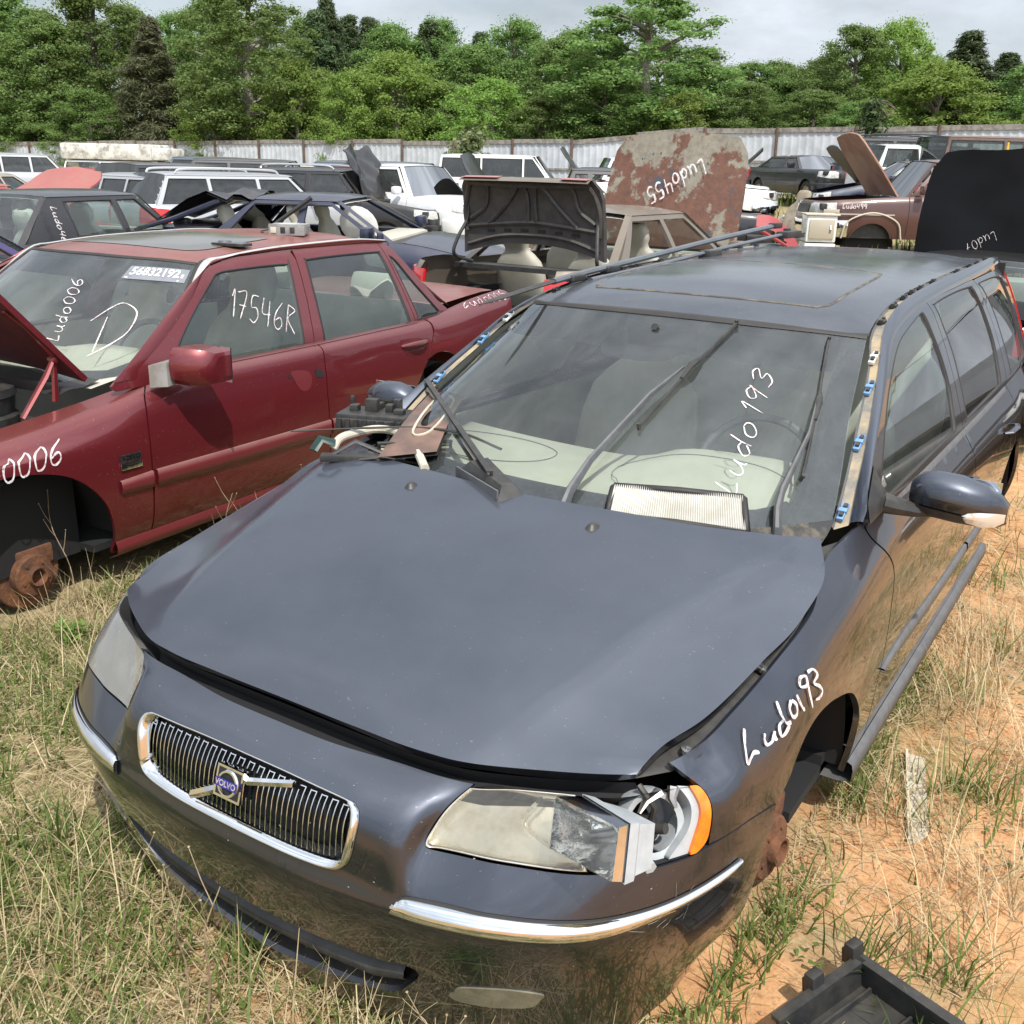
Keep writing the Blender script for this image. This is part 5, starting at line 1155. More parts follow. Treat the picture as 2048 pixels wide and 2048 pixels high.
    for x,y in ((-.12,.05),(-.055,.075)):
        b=MB();b.lathe([(0,.05),(.009,.048),(.012,.03),(.008,.02),(.007,0)],Matrix.Translation((x,y,.072)),n=10);b.obj('knob','black',t)
    t=empty('trim_panel',(-.52,1.35,1.0),0,'brown wood effect trim panel with cut-outs propped on the windscreen base','car part');o=np.array([-.52,1.35,1.0])
    A,B_,C,D=[np.array(p) for p in ((-.73,1.66,1.062),(-.545,1.565,1.068),(-.36,1.17,1.0),(-.50,1.07,.98))]
    def tp(u,v,h=0):
        p=(A*(1-u)+B_*u)*(1-v)+(D*(1-u)+C*u)*v;nn=np.cross(D-A,B_-A);nn/=np.linalg.norm(nn);nn=nn if nn[2]>0 else -nn
        return p+nn*(h+.012*math.sin(v*math.pi))-o
    outl=resample(np.array([(0,0),(1,0),(1,1),(0,1)],float),.12);h1=cr([(.55,.22),(.72,.22),(.72,.30),(.55,.30)],3,True);h2=cr([(.40,.40),(.62,.36),(.70,.46),(.58,.62),(.40,.60)],4,True)
    uv,F=fill2d(outl,[h1,h2],.12);V=np.array([tp(u,v) for u,v in uv]);mesh('panel',V,F,'brown',t)
    V2=np.array([tp(u,v,-.012) for u,v in uv]);mesh('panel_back',V2,F[:,::-1],'dark',t)
    b=MB();ring=cr([(.34,.14),(.80,.14),(.82,.5),(.66,.74),(.34,.70)],5,True);b.tube([tp(u,v,.002) for u,v in np.vstack([ring,ring[:1]])],.004,5,cap=False);b.obj('inlay_ring','cream',t)
    for lab,(a,c_),w in (('ribbed dark window channel leaning from the windscreen corner down to the hood',((-.745,1.625,1.075),(-.085,1.045,1.0)),.020),('short dark window channel below the brown trim panel',((-.56,1.14,.985),(-.40,1.30,.985)),.016)):
        t=empty('window_channel',a,0,lab,'car part');a0=np.array(a);d=np.array(c_)-a0;L_=np.linalg.norm(d)
        z=Vector(d/L_);M=z.to_track_quat('Z','X').to_matrix().to_4x4()
        b=MB();b.box((-w,-.006,0),(w,.0,L_),M);b.box((-w,-.0,0),(-w+.004,.012,L_),M);b.box((w-.004,0,0),(w,.012,L_),M);b.obj('channel','black',t)
        b=MB();b.box((-w+.008,.0,.01),(-w+.014,.005,L_-.01),M);b.box((w-.014,0,.01),(w-.008,.005,L_-.01),M);b.obj('felt_strip','cream',t)
    b=MB();b.tube(cr([(-.735,1.135,.955),(-.725,1.17,.985),(-.68,1.26,.998),(-.60,1.275,1.0),(-.50,1.225,.995),(-.41,1.15,.985),(-.33,1.075,.975)],8),.013,10);tag(b.obj('hose','cream'),'cream coloured bent hose behind the rear edge of the hood','hose')
    b=MB();b.tube(cr([(-.86,1.08,1.0),(-.74,1.17,1.008),(-.56,1.28,1.02),(-.36,1.28,1.035),(-.185,1.245,1.02)],8),[.004]*10+[.006]*(23),5,flat=.6);tag(b.obj('seal_strip','rubber'),'thin black rubber strip lying across the hose and trim panel','rubber strip')
    t=empty('plastic_wedge',(-.10,1.07,.965),-.5,'black folded plastic cover beside the foot of the window channel','car part')
    b=MB();b.add(np.array([(-.16,-.03,0),(.13,-.05,0),(.15,.04,0),(-.14,.06,0),(-.10,-.015,.05),(.10,-.02,.035),(.10,.02,.03),(-.08,.03,.06)]),[(0,3,2,1),(4,5,6,7),(0,1,5,4),(1,2,6,5),(2,3,7,6),(3,0,4,7)]);b.obj('cover','black',t,smooth=False)
    b=MB();b.box((-.13,-.045,.0),(.12,-.04,.03));b.obj('flap','trim',t)
    t=empty('bracket',(-.60,1.08,.95),.6,'crumpled black bracket with a green tab under the cream hose','car part')
    b=MB();b.box((-.10,-.02,.0),(.10,.02,.02),bev=.004);b.tube([(-.08,0,.01),(0,.04,.05),(.09,.02,.02)],.012,6,flat=.4);b.tube([(.02,-.02,.01),(.10,-.06,.03),(.2,-.03,.0)],.010,6,flat=.4);b.obj('arm','black',t)
    b=MB();b.tube([(-.12,.0,.03),(-.10,.02,.06),(-.06,.03,.045)],.02,7,flat=.4);b.obj('tab',mat('green_plastic',(.008,.032,.024),r=.45,c2=(.006,.022,.017),scale=30),t)
    # black tray on the ground lower right
    t=empty('plastic_tray',(1.17,.60,.135),.50,'black plastic battery tray lying on the dirt at the lower right','plastic tray',rot=(.10,-.08,-.42))
    w,d,h=.155,.13,.065;b=MB();b.box((-w,-d,0),(w,d,.006));b.box((-w,d-.008,0),(w,d,h));b.box((-w,-d,0),(-w+.008,d,h));b.box((w-.008,-d,0),(w,d,h*.7));b.box((-w,-d,0),(w,-d+.008,h*.5))
    b.box((-w-.012,d-.012,h-.006),(w+.012,d+.012,h+.006));b.box((-w-.012,-d,h-.006),(-w+.012,d,h+.006));b.obj('shell','black',t,smooth=False)
    b=MB()
    for k in range(4): b.box((-w+.03+.1*k,-d+.02,.006),(-w+.036+.1*k,d-.01,.02))
    b.box((-.15,-.06,.006),(.15,-.054,.016));b.obj('rib','black',t,smooth=False)
    for x,y in ((-w-.03,d-.02),(-w-.025,-.02),(w+.01,d-.01)):
        b=MB();b.box((x,y,.03),(x+.025,y+.035,h+.035),bev=.003);b.box((x-.012,y+.008,.04),(x+.002,y+.024,h+.01));b.obj('clip','black',t)
    # scraps
    wm=mat('scrap_white',(.50,.46,.39),r=.8,c2=(.36,.29,.20),scale=9)
    b=MB();b.box((-.03,-.22,0),(.03,.22,.012),bev=.004);b.box((-.03,-.22,.0),(-.022,.22,.025));o=tag(b.obj('plastic_strip',wm),'white broken plastic strip lying in dry grass beside the wagon','scrap');o.location=(1.015,1.62,.097);o.rotation_euler=(.05,.1,.25)
    b=MB();b.prism([(-.10,-.05),(.06,-.07),(.13,.0),(.05,.06),(-.08,.05)],0,.008);b.box((-.08,-.03,.008),(.05,-.01,.016));o=tag(b.obj('plastic_shard',wm),'white plastic shard in the grass beside the left end of the bumper','scrap');o.location=(-.80,.52,.16);o.rotation_euler=(.15,-.1,.5)
    # things left on the red roof
    def onred(x,y,z): return tuple((Matrix.Translation(RED['loc'])@Matrix.Rotation(RED['rz'],4,'Z')@Vector((x,y,z)))[:])
    t=empty('car_stereo',onred(.30,3.02,1.404),RED['rz']+.5,'silver car stereo unit standing on the rear of the red roof','car stereo')
    b=MB();b.box((-.092,-.08,.004),(.092,.08,.056),bev=.003);b.obj('case',mat('stereo_case',(.42,.42,.40),r=.45,metal=.5,c2=(.32,.31,.28),scale=18),t)
    b=MB();b.box((-.05,-.04,.056),(.04,.06,.0575));b.obj('top_label','white',t)
    b=MB();b.box((-.095,-.088,.0),(.095,-.08,.058),bev=.002);b.box((.092,-.05,.012),(.096,.05,.045));b.obj('face',mat('stereo_face',(.26,.26,.25),r=.4,c2=(.18,.18,.17),scale=20),t)
    for x,w in ((-.07,.03),(-.02,.025),(.03,.025)):
        b=MB();b.box((x-w/2,-.092,.012),(x+w/2,-.086,.042),bev=.001);b.obj('button','black' if x>-.05 else 'cream',t)
    b=MB();b.tube(cr([(-.09,.02,.03),(-.13,.03,.02),(-.16,.01,.012),(-.14,-.03,.008)],5),.004,5);b.obj('cable','black',t)
    t=empty('mirror_plate',onred(.455,2.42,1.385),RED['rz']+.2,'loose mirror glass lying on the front edge of the red roof','mirror glass')
    b=MB();b.prism(cr([(-.085,-.035),(.07,-.045),(.085,.0),(.075,.045),(-.07,.045),(-.09,.0)],4,True),0,.012);b.obj('backing','black',t)
    b=MB();b.prism(cr([(-.075,-.028),(.065,-.038),(.078,.0),(.068,.038),(-.062,.038),(-.08,.0)],4,True),.012,.014);b.obj('glass',mat('dull_mirror',(.42,.47,.52),r=.15,metal=.8,c2=(.36,.4,.45),scale=9,dust=.3),t)
    b=MB();b.lathe([(0,.024),(.03,.022),(.034,.014),(.034,.012)],Matrix.Translation((-.04,0,0)),n=18);b.obj('pivot','trim',t)
BASE=dict(L=4.6,W=1.76,zs=.27,zb=.92,hf=.68,hr=.92,yc=1.25,yw=2.0,yr=3.45,yb=4.05,zr=1.40,zt=.97,wr=.57,pil=(2.55,3.45),fa=.90,ra=3.62,wheels=True,glass='side_bg',hood=0,trunk=0,ends=True,crown=.03)
SUVD=dict(BASE,L=4.6,W=1.82,zs=.36,zb=1.08,hf=.90,hr=1.06,yc=1.25,yw=1.85,yr=4.25,yb=4.5,zr=1.72,zt=1.08,wr=.64,pil=(2.5,3.4),fa=.9,ra=3.6)
VAND=dict(BASE,L=5.0,W=1.95,zs=.36,zb=1.15,hf=.90,hr=1.12,yc=.95,yw=1.7,yr=4.85,yb=4.98,zr=1.98,zt=1.15,wr=.80,pil=(2.1,3.5),fa=.95,ra=3.9)
PICK=dict(BASE,L=5.3,W=1.95,zs=.42,zb=1.12,hf=1.02,hr=1.10,yc=1.35,yw=1.95,yr=3.0,yb=3.15,zr=1.78,zt=1.12,wr=.66,pil=(2.75,),fa=.95,ra=4.3,bed=True)
def interp(x,a,b): return float(np.interp(x,a,b))
def wheel(parent,x,y,z,s,r=.31,w=.2,m='rubber',rim='steel'):
    M=Matrix.Translation((x*s,y,z))@Matrix.Rotation(math.radians(90)*s,4,'Y')
    b=MB();b.lathe([(r*.62,-w/2),(r*.9,-w/2),(r,-w*.35),(r,w*.35),(r*.9,w/2),(r*.62,w/2),(r*.6,w*.2)],M,n=26);o=b.obj('wheel',m,parent)
    b=MB();b.lathe([(0,w*.30),(r*.2,w*.32),(r*.25,w*.22),(r*.5,w*.25),(r*.60,w*.42),(r*.64,w*.40),(r*.62,-w*.4)],M,n=26);b.obj('rim',rim,o)
def panel2(name,P,m,m2,parent,t=.025,ribs=False):
    """double-skinned lid: outer sheet P[i,j], pressed inner sheet and rim"""
    P=np.asarray(P,float);du=np.gradient(P,axis=0);dv=np.gradient(P,axis=1);n=np.cross(du,dv);n/=np.maximum(np.linalg.norm(n,axis=2),1e-9)[...,None]
    if n[...,2].mean()<0 : n=-n
    a,b=P.shape[:2];I,J=np.meshgrid(np.linspace(0,1,a),np.linspace(-1,1,b),indexing='ij')
    dep=t+.0*I
    if ribs: dep=t+.02*((np.abs(J)%.5>.14)&(I>.1)&(I<.9)&(np.abs(J)<.9)*1.0)*-1+.02
    Q=P-n*dep[...,None]
    o=MB().grid(P).obj(name,m,parent,auto=55);MB().grid(Q[:, ::-1]).obj('lid_liner',m2,o,auto=40)
    e=lambda A:np.vstack([A[:,0],A[-1,1:],A[::-1,-1][1:],A[0,::-1][1:]])
    MB().grid(np.stack([e(P),e(Q)],1)).obj('lid_rim',m,o,auto=40);return o
def car(name,label,l,d,th,S,pm,cat='car',group=None,drop=.10,tilt=(0,0),zoff=0,parts=True):
    S=dict(S);x,y=pl(l,d);t=math.radians(th);hx=RGT.x*math.cos(t)+FWD.x*math.sin(t);hy=RGT.y*math.cos(t)+FWD.y*math.sin(t)
    rz=math.atan2(hx,-hy);L,W=S['L'],S['W'];R_=Matrix.Rotation(rz,2)
    # the given spot is the middle of the car
    c=Vector((x,y))-R_@Vector((0,L/2))
    h=empty(name,(c.x,c.y,zg(x,y)-drop+zoff),rz,label,cat,group,rot=(tilt[0],tilt[1],rz))
    hw=W/2;zs,zb=S['zs'],S['zb']
    plan=[(0,0),(.55*hw,.02),(.80*hw,.09),(.93*hw,.24),(.985*hw,.62),(hw,1.2),(hw,L*.5),(hw,L-1.2),(.98*hw,L-.55),(.92*hw,L-.14),(.72*hw,L-.02),(0,L)]
    pn=np.array(plan);tg=np.gradient(pn,axis=0);nn=np.stack([tg[:,1],-tg[:,0]],1);nn/=np.linalg.norm(nn,axis=1)[:,None];nn[0]=(0,-1);nn[-1]=(0,1)
    topz=lambda y:interp(y,[0,S['yc'],S['yc']+.35,S['yb']-.1,S['yb']+.1,L],[S['hf'],S['hr'],zb,zb,max(zb,S['zt']) if S['zt']>zb else S['zt'],S['zt']-.02])
    rows=[]
    for (px,py),n in zip(plan,nn):
        tz=topz(py);r=[]
        for off,f in ((.05,0),(.02,.18),(.0,.42),(.0,.62),(.012,.80),(.035,.93),(.085,1.0)):
            r.append((max(0,px-n[0]*off),py-n[1]*off*(1.2 if py<.5 else 1),zs+(tz-zs)*f))
        rows.append(r)
    B=Loft(mirror_rows(rows)).shift(len(rows)-1);B.sgn=1;vt=B.V[-1]
    ys=np.array([(B(u,.3)[0])[1] for u in np.linspace(0,B.U[-1],400)]);us_=np.linspace(0,B.U[-1],400)
    k0,k1=np.argmax(ys>.35),np.argmax(ys>L-.35)
    uy=lambda y:float(np.interp(y,ys[k0:k1],us_[k0:k1]))
    vz=lambda y,z:float(np.interp((z-zs)/(topz(y)-zs),[0,.18,.42,.62,.80,.93,1],B.V))
    # body side with wheel openings
    bot=[]
    def arch(yc,r=.36): return [(uy(yc+r*math.cos(a)),max(0,vz(yc,.31+r*math.sin(a)*1.0))) for a in np.linspace(math.pi*.98,.02*math.pi,13)]
    side=[(u,0) for u in np.linspace(0,uy(S['fa']-.37),8)]+arch(S['fa'])+[(u,0) for u in np.linspace(uy(S['fa']+.40),uy(S['ra']-.40),10)]+arch(S['ra'])+[(u,0) for u in np.linspace(uy(S['ra']+.39),B.U[-1],8)]
    rc=S.get('rearcut');uc=B.U[-1]-.66;vc=vt*(rc or 1)
    full=[(u,v) for u,v in side]+([(B.U[-1],v) for v in np.linspace(.05,vt,6)]+[(u,vt) for u in np.linspace(B.U[-1]-.1,.1,40)] if not rc else [(B.U[-1],v) for v in np.linspace(.05,vc,4)]+[(u,vc) for u in np.linspace(B.U[-1]-.1,uc,6)]+[(uc,v) for v in np.linspace(vc+.05,vt,5)]+[(u,vt) for u in np.linspace(uc-.05,.1,40)])+[(0,v) for v in np.linspace(vt,.05,6)]
    bo=surf(B,'body',np.array(full),pm,h,step=.16,flange=0,edge=.2);surf(B,'body_half',np.array(full),pm,bo,step=.16,flange=0,mir=True,edge=.2)
    inner=S.get('inner','dark')
    top=lambda y:(lambda q:(q[0],q[2]))(B(uy(y),vt)[0]) if .3<y<L-.3 else (lambda u:(B(u,vt)[0][0],B(u,vt)[0][2]))(float(np.interp(y,[0,.35],[uy(.35)*.86,uy(.35)])) if y<=.3 else float(np.interp(y,[L-.35,L],[uy(L-.35),uy(L-.35)+.10])))
    # bonnet
    def lid(y0,y1,piv,ang,nm,yy=9,m=pm,lip=.0,liner=inner):
        P=[]
        for y in np.linspace(y0,y1,yy):
            w,z=top(y);w-=.012;k_=(y-y0)/(y1-y0);k_=1-k_ if y0>1 else k_;w*=1-.13*max(0,(.22-k_)/.22)**2.2
            P.append([(f*w,y+(.05*f*f if y<.5 else 0)*(1 if y0<1 else -1),z+.005+S['crown']*(1-f*f)+(.03*(1-f*f) if 0 else 0)) for f in np.linspace(-1,1,13)])
        P=np.array(P)
        if nm=='hood' and S.get('crumple'):
            q=S['crumple'];P[...,2]+=q*(np.sin(P[...,0]*6.1+P[...,1]*4.3)*.5+np.sin(P[...,0]*-9.7+P[...,1]*11.)*.35+np.abs(np.sin(P[...,0]*3.3+P[...,1]*7.))*.5);P[...,1]+=q*.6*np.sin(P[...,0]*8.3)
        if ang:
            M=Matrix.Translation(piv)@Matrix.Rotation(math.radians(ang),4,'X')@Matrix.Translation(-Vector(piv))
            P=np.array([[(M@Vector(p))[:] for p in r] for r in P])
        return panel2(nm,P,m,liner,h)
    yc=S['yc'];_,zc=top(yc)
    if S['hood'] is not None: lid(.13,yc+.02,(0,yc+.02,S['hr']+.02),-S['hood'],'hood',m=S.get('hoodm',pm))
    if S['hood'] is None or S['hood']>3:
        b=MB();b.box((-hw*.85,.25,zs),(hw*.85,yc,S['hf']-.14))
        for k in range(14): 
            a=rng.uniform(-.55,.55)*hw;q=rng.uniform(.3,yc-.2);s_=rng.uniform(.05,.16);b.box((a-s_,q-s_*.6,S['hf']-.2),(a+s_,q+s_*.6,S['hf']-.12+rng.uniform(0,.1)),bev=.02)
        for k in range(6): b.tube(cr([(rng.uniform(-.6,.6)*hw,rng.uniform(.2,yc),S['hf']-.06+rng.uniform(-.04,.06)) for _ in range(3)],4),.015,5)
        b.obj('engine',S.get('engm','black'),h)
        b=MB();b.box((-hw*.9,.10,S['hf']-.14),(hw*.9,.20,S['hf']-.03),bev=.02);b.obj('radiator_panel','black',h)
    # rear deck
    if S.get('bed'):
        z=S['zt'];w=hw*.88;b=MB();b.box((-w,S['yb']+.06,zs+.1),(w,L-.05,zs+.2));b.box((-w-.03,S['yb']+.06,zs+.1),(-w,L-.05,z));b.box((w,S['yb']+.06,zs+.1),(w+.03,L-.05,z));b.box((-w,S['yb']+.05,zs),(w,S['yb']+.09,z));b.box((-w,L-.10,zs),(w,L-.05,z-.01));b.obj('bed','dark' if not S.get('bedm') else S['bedm'],h)
    elif S['yb']<L-.35 and S['trunk']>=0:
        lid(S['yb']+.02,L-.04,(0,S['yb'],S['zt']),S['trunk'],'trunk_lid')
        if S['trunk']>3:
            b=MB();b.box((-hw*.8,S['yb'],zs),(hw*.8,L-.1,zs+.1));b.obj('boot_floor','dark',h)
    # greenhouse
    zr,wr=S['zr'],S['wr'];ya,yw,yr,yb=yc+.10,S['yw'],S['yr'],S['yb'];xb=hw-.085
    ez=zr-.06;lv=[0,.12,.35,.6,.82,1.0]
    G=Loft([[(xb-.01-(xb-wr)*t_**1.25,y_,zb-.03+(ez-zb+.03)*t_) for t_ in lv] for y_ in np.linspace(ya-.2,yb+.25,7)]);G.sgn=1
    gv=lambda t_:float(np.interp(t_,lv,G.V));g0=ya-.2
    Al=lambda t_:ya+.08+(yw+.10-ya-.08)*t_;Dl=lambda t_:yb-(yb-yr)*t_
    out=[(Al(t_)-g0,gv(t_)) for t_ in np.linspace(0,1,6)]+[(u,G.V[-1]) for u in np.linspace(Al(1)-g0+.1,Dl(1)-g0-.05,10)]+[(Dl(t_)-g0,gv(t_)) for t_ in np.linspace(1,0,6)]+[(u,0) for u in np.linspace(Dl(0)-g0-.1,Al(0)-g0+.1,10)]
    pl_=list(S['pil']);E=[];t0,t1=.14,.90;holes=[]
    edges=[(Al(t0)+.10,Al(t1)+.06)]
    for p in pl_:
        if p<Dl(t1)-.15: edges+=[(p-.04,p-.04),(p+.04,p+.04)]
    edges+=[(Dl(t0)-.10-(.06 if yb<L-.35 else 0),Dl(t1)-.07)]
    wn=[]
    for i in range(0,len(edges)-1,2):
        a_,b_=edges[i],edges[i+1]
        if min(b_[0]-a_[0],b_[1]-a_[1])<.06: b_=(max(b_[0],a_[0]+.1),max(b_[1],a_[1]+.02))
        q=cr([(a_[0]-g0,gv(t0)),(a_[0]-g0,gv(t0)),(a_[0]*.5+a_[1]*.5-g0,gv((t0+t1)/2)),(a_[1]-g0,gv(t1)),(a_[1]-g0,gv(t1)),(b_[1]-g0,gv(t1)),(b_[1]-g0,gv(t1)),(b_[0]*.5+b_[1]*.5-g0,gv((t0+t1)/2)),(b_[0]-g0,gv(t0)),(b_[0]-g0,gv(t0))],3,True)
        wn.append(q)
    blank=S.get('blank',());miss=S.get('miss',())
    for s in (1,-1):
        fr=surf(G,'window_frame',np.array(out),S.get('roofm',pm),h,holes=[q for i,q in enumerate(wn) if i not in blank],step=.25,flange=.03,mir=s<0,edge=.15)
        for i,q in enumerate(wn):
            if i in blank or i in miss: continue
            surf(G,'window',q,S['glass'],h,off=-.012,step=.25,flange=0,mir=s<0,edge=.15)
            qc=q.mean(0);rr=[np.array([put(G,*(qc+(p-qc)*k),o) for p in q]) for k,o in ((1.02,.001),(.98,.004),(.95,-.012))]
            MB().grid(np.stack([np.vstack([r,r[:1]]) for r in rr],1)*np.array([s,1,1])).obj('window_seal','rubber',h,auto=None)
    P=[]
    for k,y_ in enumerate(np.linspace(yw,yr,10)):
        f=k/9;e=.045*math.sin(math.pi*min(1,max(0,f)))**.5 if not S.get('flat') else .03
        P.append([(x_*wr*1.0,y_+(.10*(1-x_*x_)*-1 if k==0 else .06*(1-x_*x_) if k==9 else 0),ez+(.045+e*.35)*(1-abs(x_)**2.6)-(.02 if k in(0,9) else 0)*(1-x_*x_)) for x_ in np.linspace(-1,1,13)])
    P=np.array(P);rm=S.get('roofm',pm)
    ro=MB().grid(P).obj('roof',rm,h,auto=60);MB().grid(P-np.array([0,0,.04])).obj('headliner','seat',ro,auto=None)
    # eaves close the gap to the side frame
    for s in (1,-1):
        us=np.linspace(Al(1)-g0,Dl(1)-g0,10);A=np.array([put(G,u,G.V[-1],0) for u in us])*np.array([s,1,1]);C=P[:,-1] if s>0 else P[:,0]
        strip3(A,np.array(C),rm,'roof_rail_edge',h)
    def screen(y0,y1,nm,bow0,bow1,m):
        w0=top(min(max(y0,.4),L-.4))[0]*.96 if nm=='windscreen' else xb*.93;r=[];z0=(S['hr'] if nm=='windscreen' else zb)+.0
        for t_ in np.linspace(0,1,6):
            r.append([(x_*(w0*(1-t_)+wr*.97*t_),(y0*(1-t_)+y1*t_)+(bow0*(1-t_)+bow1*t_)*(1-x_*x_),(z0-.01)*(1-t_)+(ez+.035)*t_-.03*t_*abs(x_)**2.6) for x_ in np.linspace(-1,1,13)])
        return MB().grid(np.array(r)).obj(nm,m,h,auto=None),np.array(r)
    if S.get('windscreen',True): w1,r1=screen(yc+.16,yw+.02,'windscreen',-.14,-.10,S.get('wsg','ws_bg'))
    else: o_,r1=screen(yc+.16,yw+.02,'windscreen',-.14,-.10,'winglass');bpy.data.objects.remove(o_)
    _,r2=screen(yb,yr-.01,'rear_window',.05,.06,S['glass'])
    for r in (r1,r2):
        for c0,c1 in ((r[:,0],r[:,1]),(r[:,-1],r[:,-2])):
            cc=c0*.62+c1*.38;strip3(c0+(c0-c1)*.25,cc+np.array([0,-.004,.006]),'rubber' if 0 else rm,'pillar',h)
    # cowl and parcel shelf
    for y0,y1,z_ in ((yc-.02,yc+.22,S['hr']-.005),(yb-.15,yb+.06,zb-.01)):
        w=top(min(max(y0,.4),L-.4))[0];b=MB();b.box((-w,y0,z_-.04),(w,y1,z_));b.obj('cowl','black',h)
    # lights, bumpers
    for s in (1,-1):
        uf=uy(.36);q=np.array([(uf*.42,vt*.66),(uf*.62,vt*.64),(uf*.98,vt*.70),(uf*.98,vt*.90),(uf*.5,vt*.92),(uf*.42,vt*.88)])*np.array([s,1])
        surf(B,'headlight',q,S.get('lampm',HM['lamp']),h,off=.006,step=.1,flange=.02)
        ul=B.U[-1]-uy(L-.36);q=np.array([(B.U[-1]-ul*.55,vt*.55),(uy(L-.40),vt*.55),(uy(L-.40),vt*.88),(B.U[-1]-ul*.55,vt*.88)])
        surf(B,'tail_lamp',q,'red_lens',h,off=.006,step=.1,flange=.02,mir=s<0)
    for a_,b_,nm in ((-uy(.55),uy(.55),'front_bumper'),(uy(L-.5),2*B.U[-1]-uy(L-.5),'rear_bumper')):
        us=np.linspace(a_,b_,30);rows=[]
        for v,of in ((.02,-.01),(.03,.03),(vt*.40,.035),(vt*.45,.02),(vt*.46,-.01)):
            if nm[0]=='f': rows.append(np.array([put(B,u,v,of) for u in us]))
            else: rows.append(np.array([put(B,u if u<=B.U[-1] else 2*B.U[-1]-u,v,of)*np.array([1 if u<=B.U[-1] else -1,1,1]) for u in us]))
        MB().grid(np.stack(rows,1)).obj(nm,S.get('bumpm',pm),h,auto=45)
    if S.get('grille',True):
        q=np.array([(-uy(.36)*.36,vt*.62),(uy(.36)*.36,vt*.62),(uy(.36)*.36,vt*.86),(-uy(.36)*.36,vt*.86)]);g=surf(B,'grille',q,'black',h,off=.004,step=.1,flange=.01)
    for s in (1,-1):
        yy=Al(0)+.18;b=MB();b.box((min(s*(hw-.02),s*(hw+.19)),yy-.06,zb+.02),(max(s*(hw-.02),s*(hw+.19)),yy+.06,zb+.17),bev=.04);b.obj('door_mirror',pm,h)
        if parts:
            us=[(B(uy(p),vt*.5)[0],p) for p in [Al(0)+.0]+pl_ if p<L-.7]
            for _,p in us:
                q=np.array([(uy(p)-.004,vt*.08),(uy(p)+.004,vt*.08),(uy(p)+.004,vt),(uy(p)-.004,vt)]);surf(B,'door_gap',q,'dark',h,off=.002,step=.3,flange=0,mir=s<0,edge=.1)
            for p in pl_[:2]:
                if p<L-.8:
                    b=MB();qq=[put(B,uy(p-.28+k),vt*.80,o) for k,o in ((0,.0),(.03,.025),(.15,.025),(.18,.0))];b.tube(np.array(qq)*np.array([s,1,1]),.014,6);b.obj('door_handle','black',h)
        for ya_ in (S['fa'],S['ra']):
            th_=np.linspace(0,math.pi,14);b=MB();b.grid(np.array([[(x_*s,ya_+.40*math.cos(t_),.28+.42*math.sin(t_)) for x_ in (hw-.03,hw-.3)] for t_ in th_]));b.box((min(s*(hw-.34),s*(hw-.3)),ya_-.4,.2),(max(s*(hw-.34),s*(hw-.3)),ya_+.4,.72));b.obj('wheel_liner','dark',h)
            if S['wheels']: wheel(h,hw-.13,ya_,.31,s)
    # cabin
    b=MB();b.box((-hw*.9,yc,zs),(hw*.9,yb,zs+.04));b.box((-hw*.88,yc-.02,zs),(hw*.88,yc+.05,S['hr']-.04));b.obj('floor','dark',h)
    b=MB();b.box((-hw*.84,yc+.18,zb-.25),(hw*.84,yc+.62,zb+.03),bev=.06);b.obj('dashboard',S.get('cab','seat'),h)
    for x_ in (-.38,.38) if S.get('seats',True) else ():
        seat(h,x_,yc+1.25,zb-.42,m=S.get('cab','seat'),h=.60)
        if yb-yc>2.3 and not S.get('bed'): seat(h,x_,yc+2.15,zb-.42,m=S.get('cab','seat'),h=.56)
    if S.get('rails'):
        for s in (1,-1):
            b=MB();b.tube(cr([(s*wr*.86,yw+.25,ez+.035),(s*wr*.87,yw+.40,ez+.10),(s*wr*.87,(yw+yr)/2,ez+.115),(s*wr*.87,yr-.35,ez+.10),(s*wr*.86,yr-.2,ez+.035)],8),.02,7);b.obj('roof_rail',S['rails'],h)
    return h,B,G,P
def marks(word,M,w,size,parent,name='marker_writing',asp=1.25):
    """hand lettering on a flat frame M (x along, y up)"""
    b=MB()
    for st in strokes(word):
        X=np.array([(M@Vector((x*size,y*size*asp,0)))[:] for x,y in st]);n=np.array((M.to_3x3()@Vector((0,0,1)))[:]);b.add(*ribbon3(X,n,w,.003))
    return b.obj(name,'chalk',parent,auto=None)
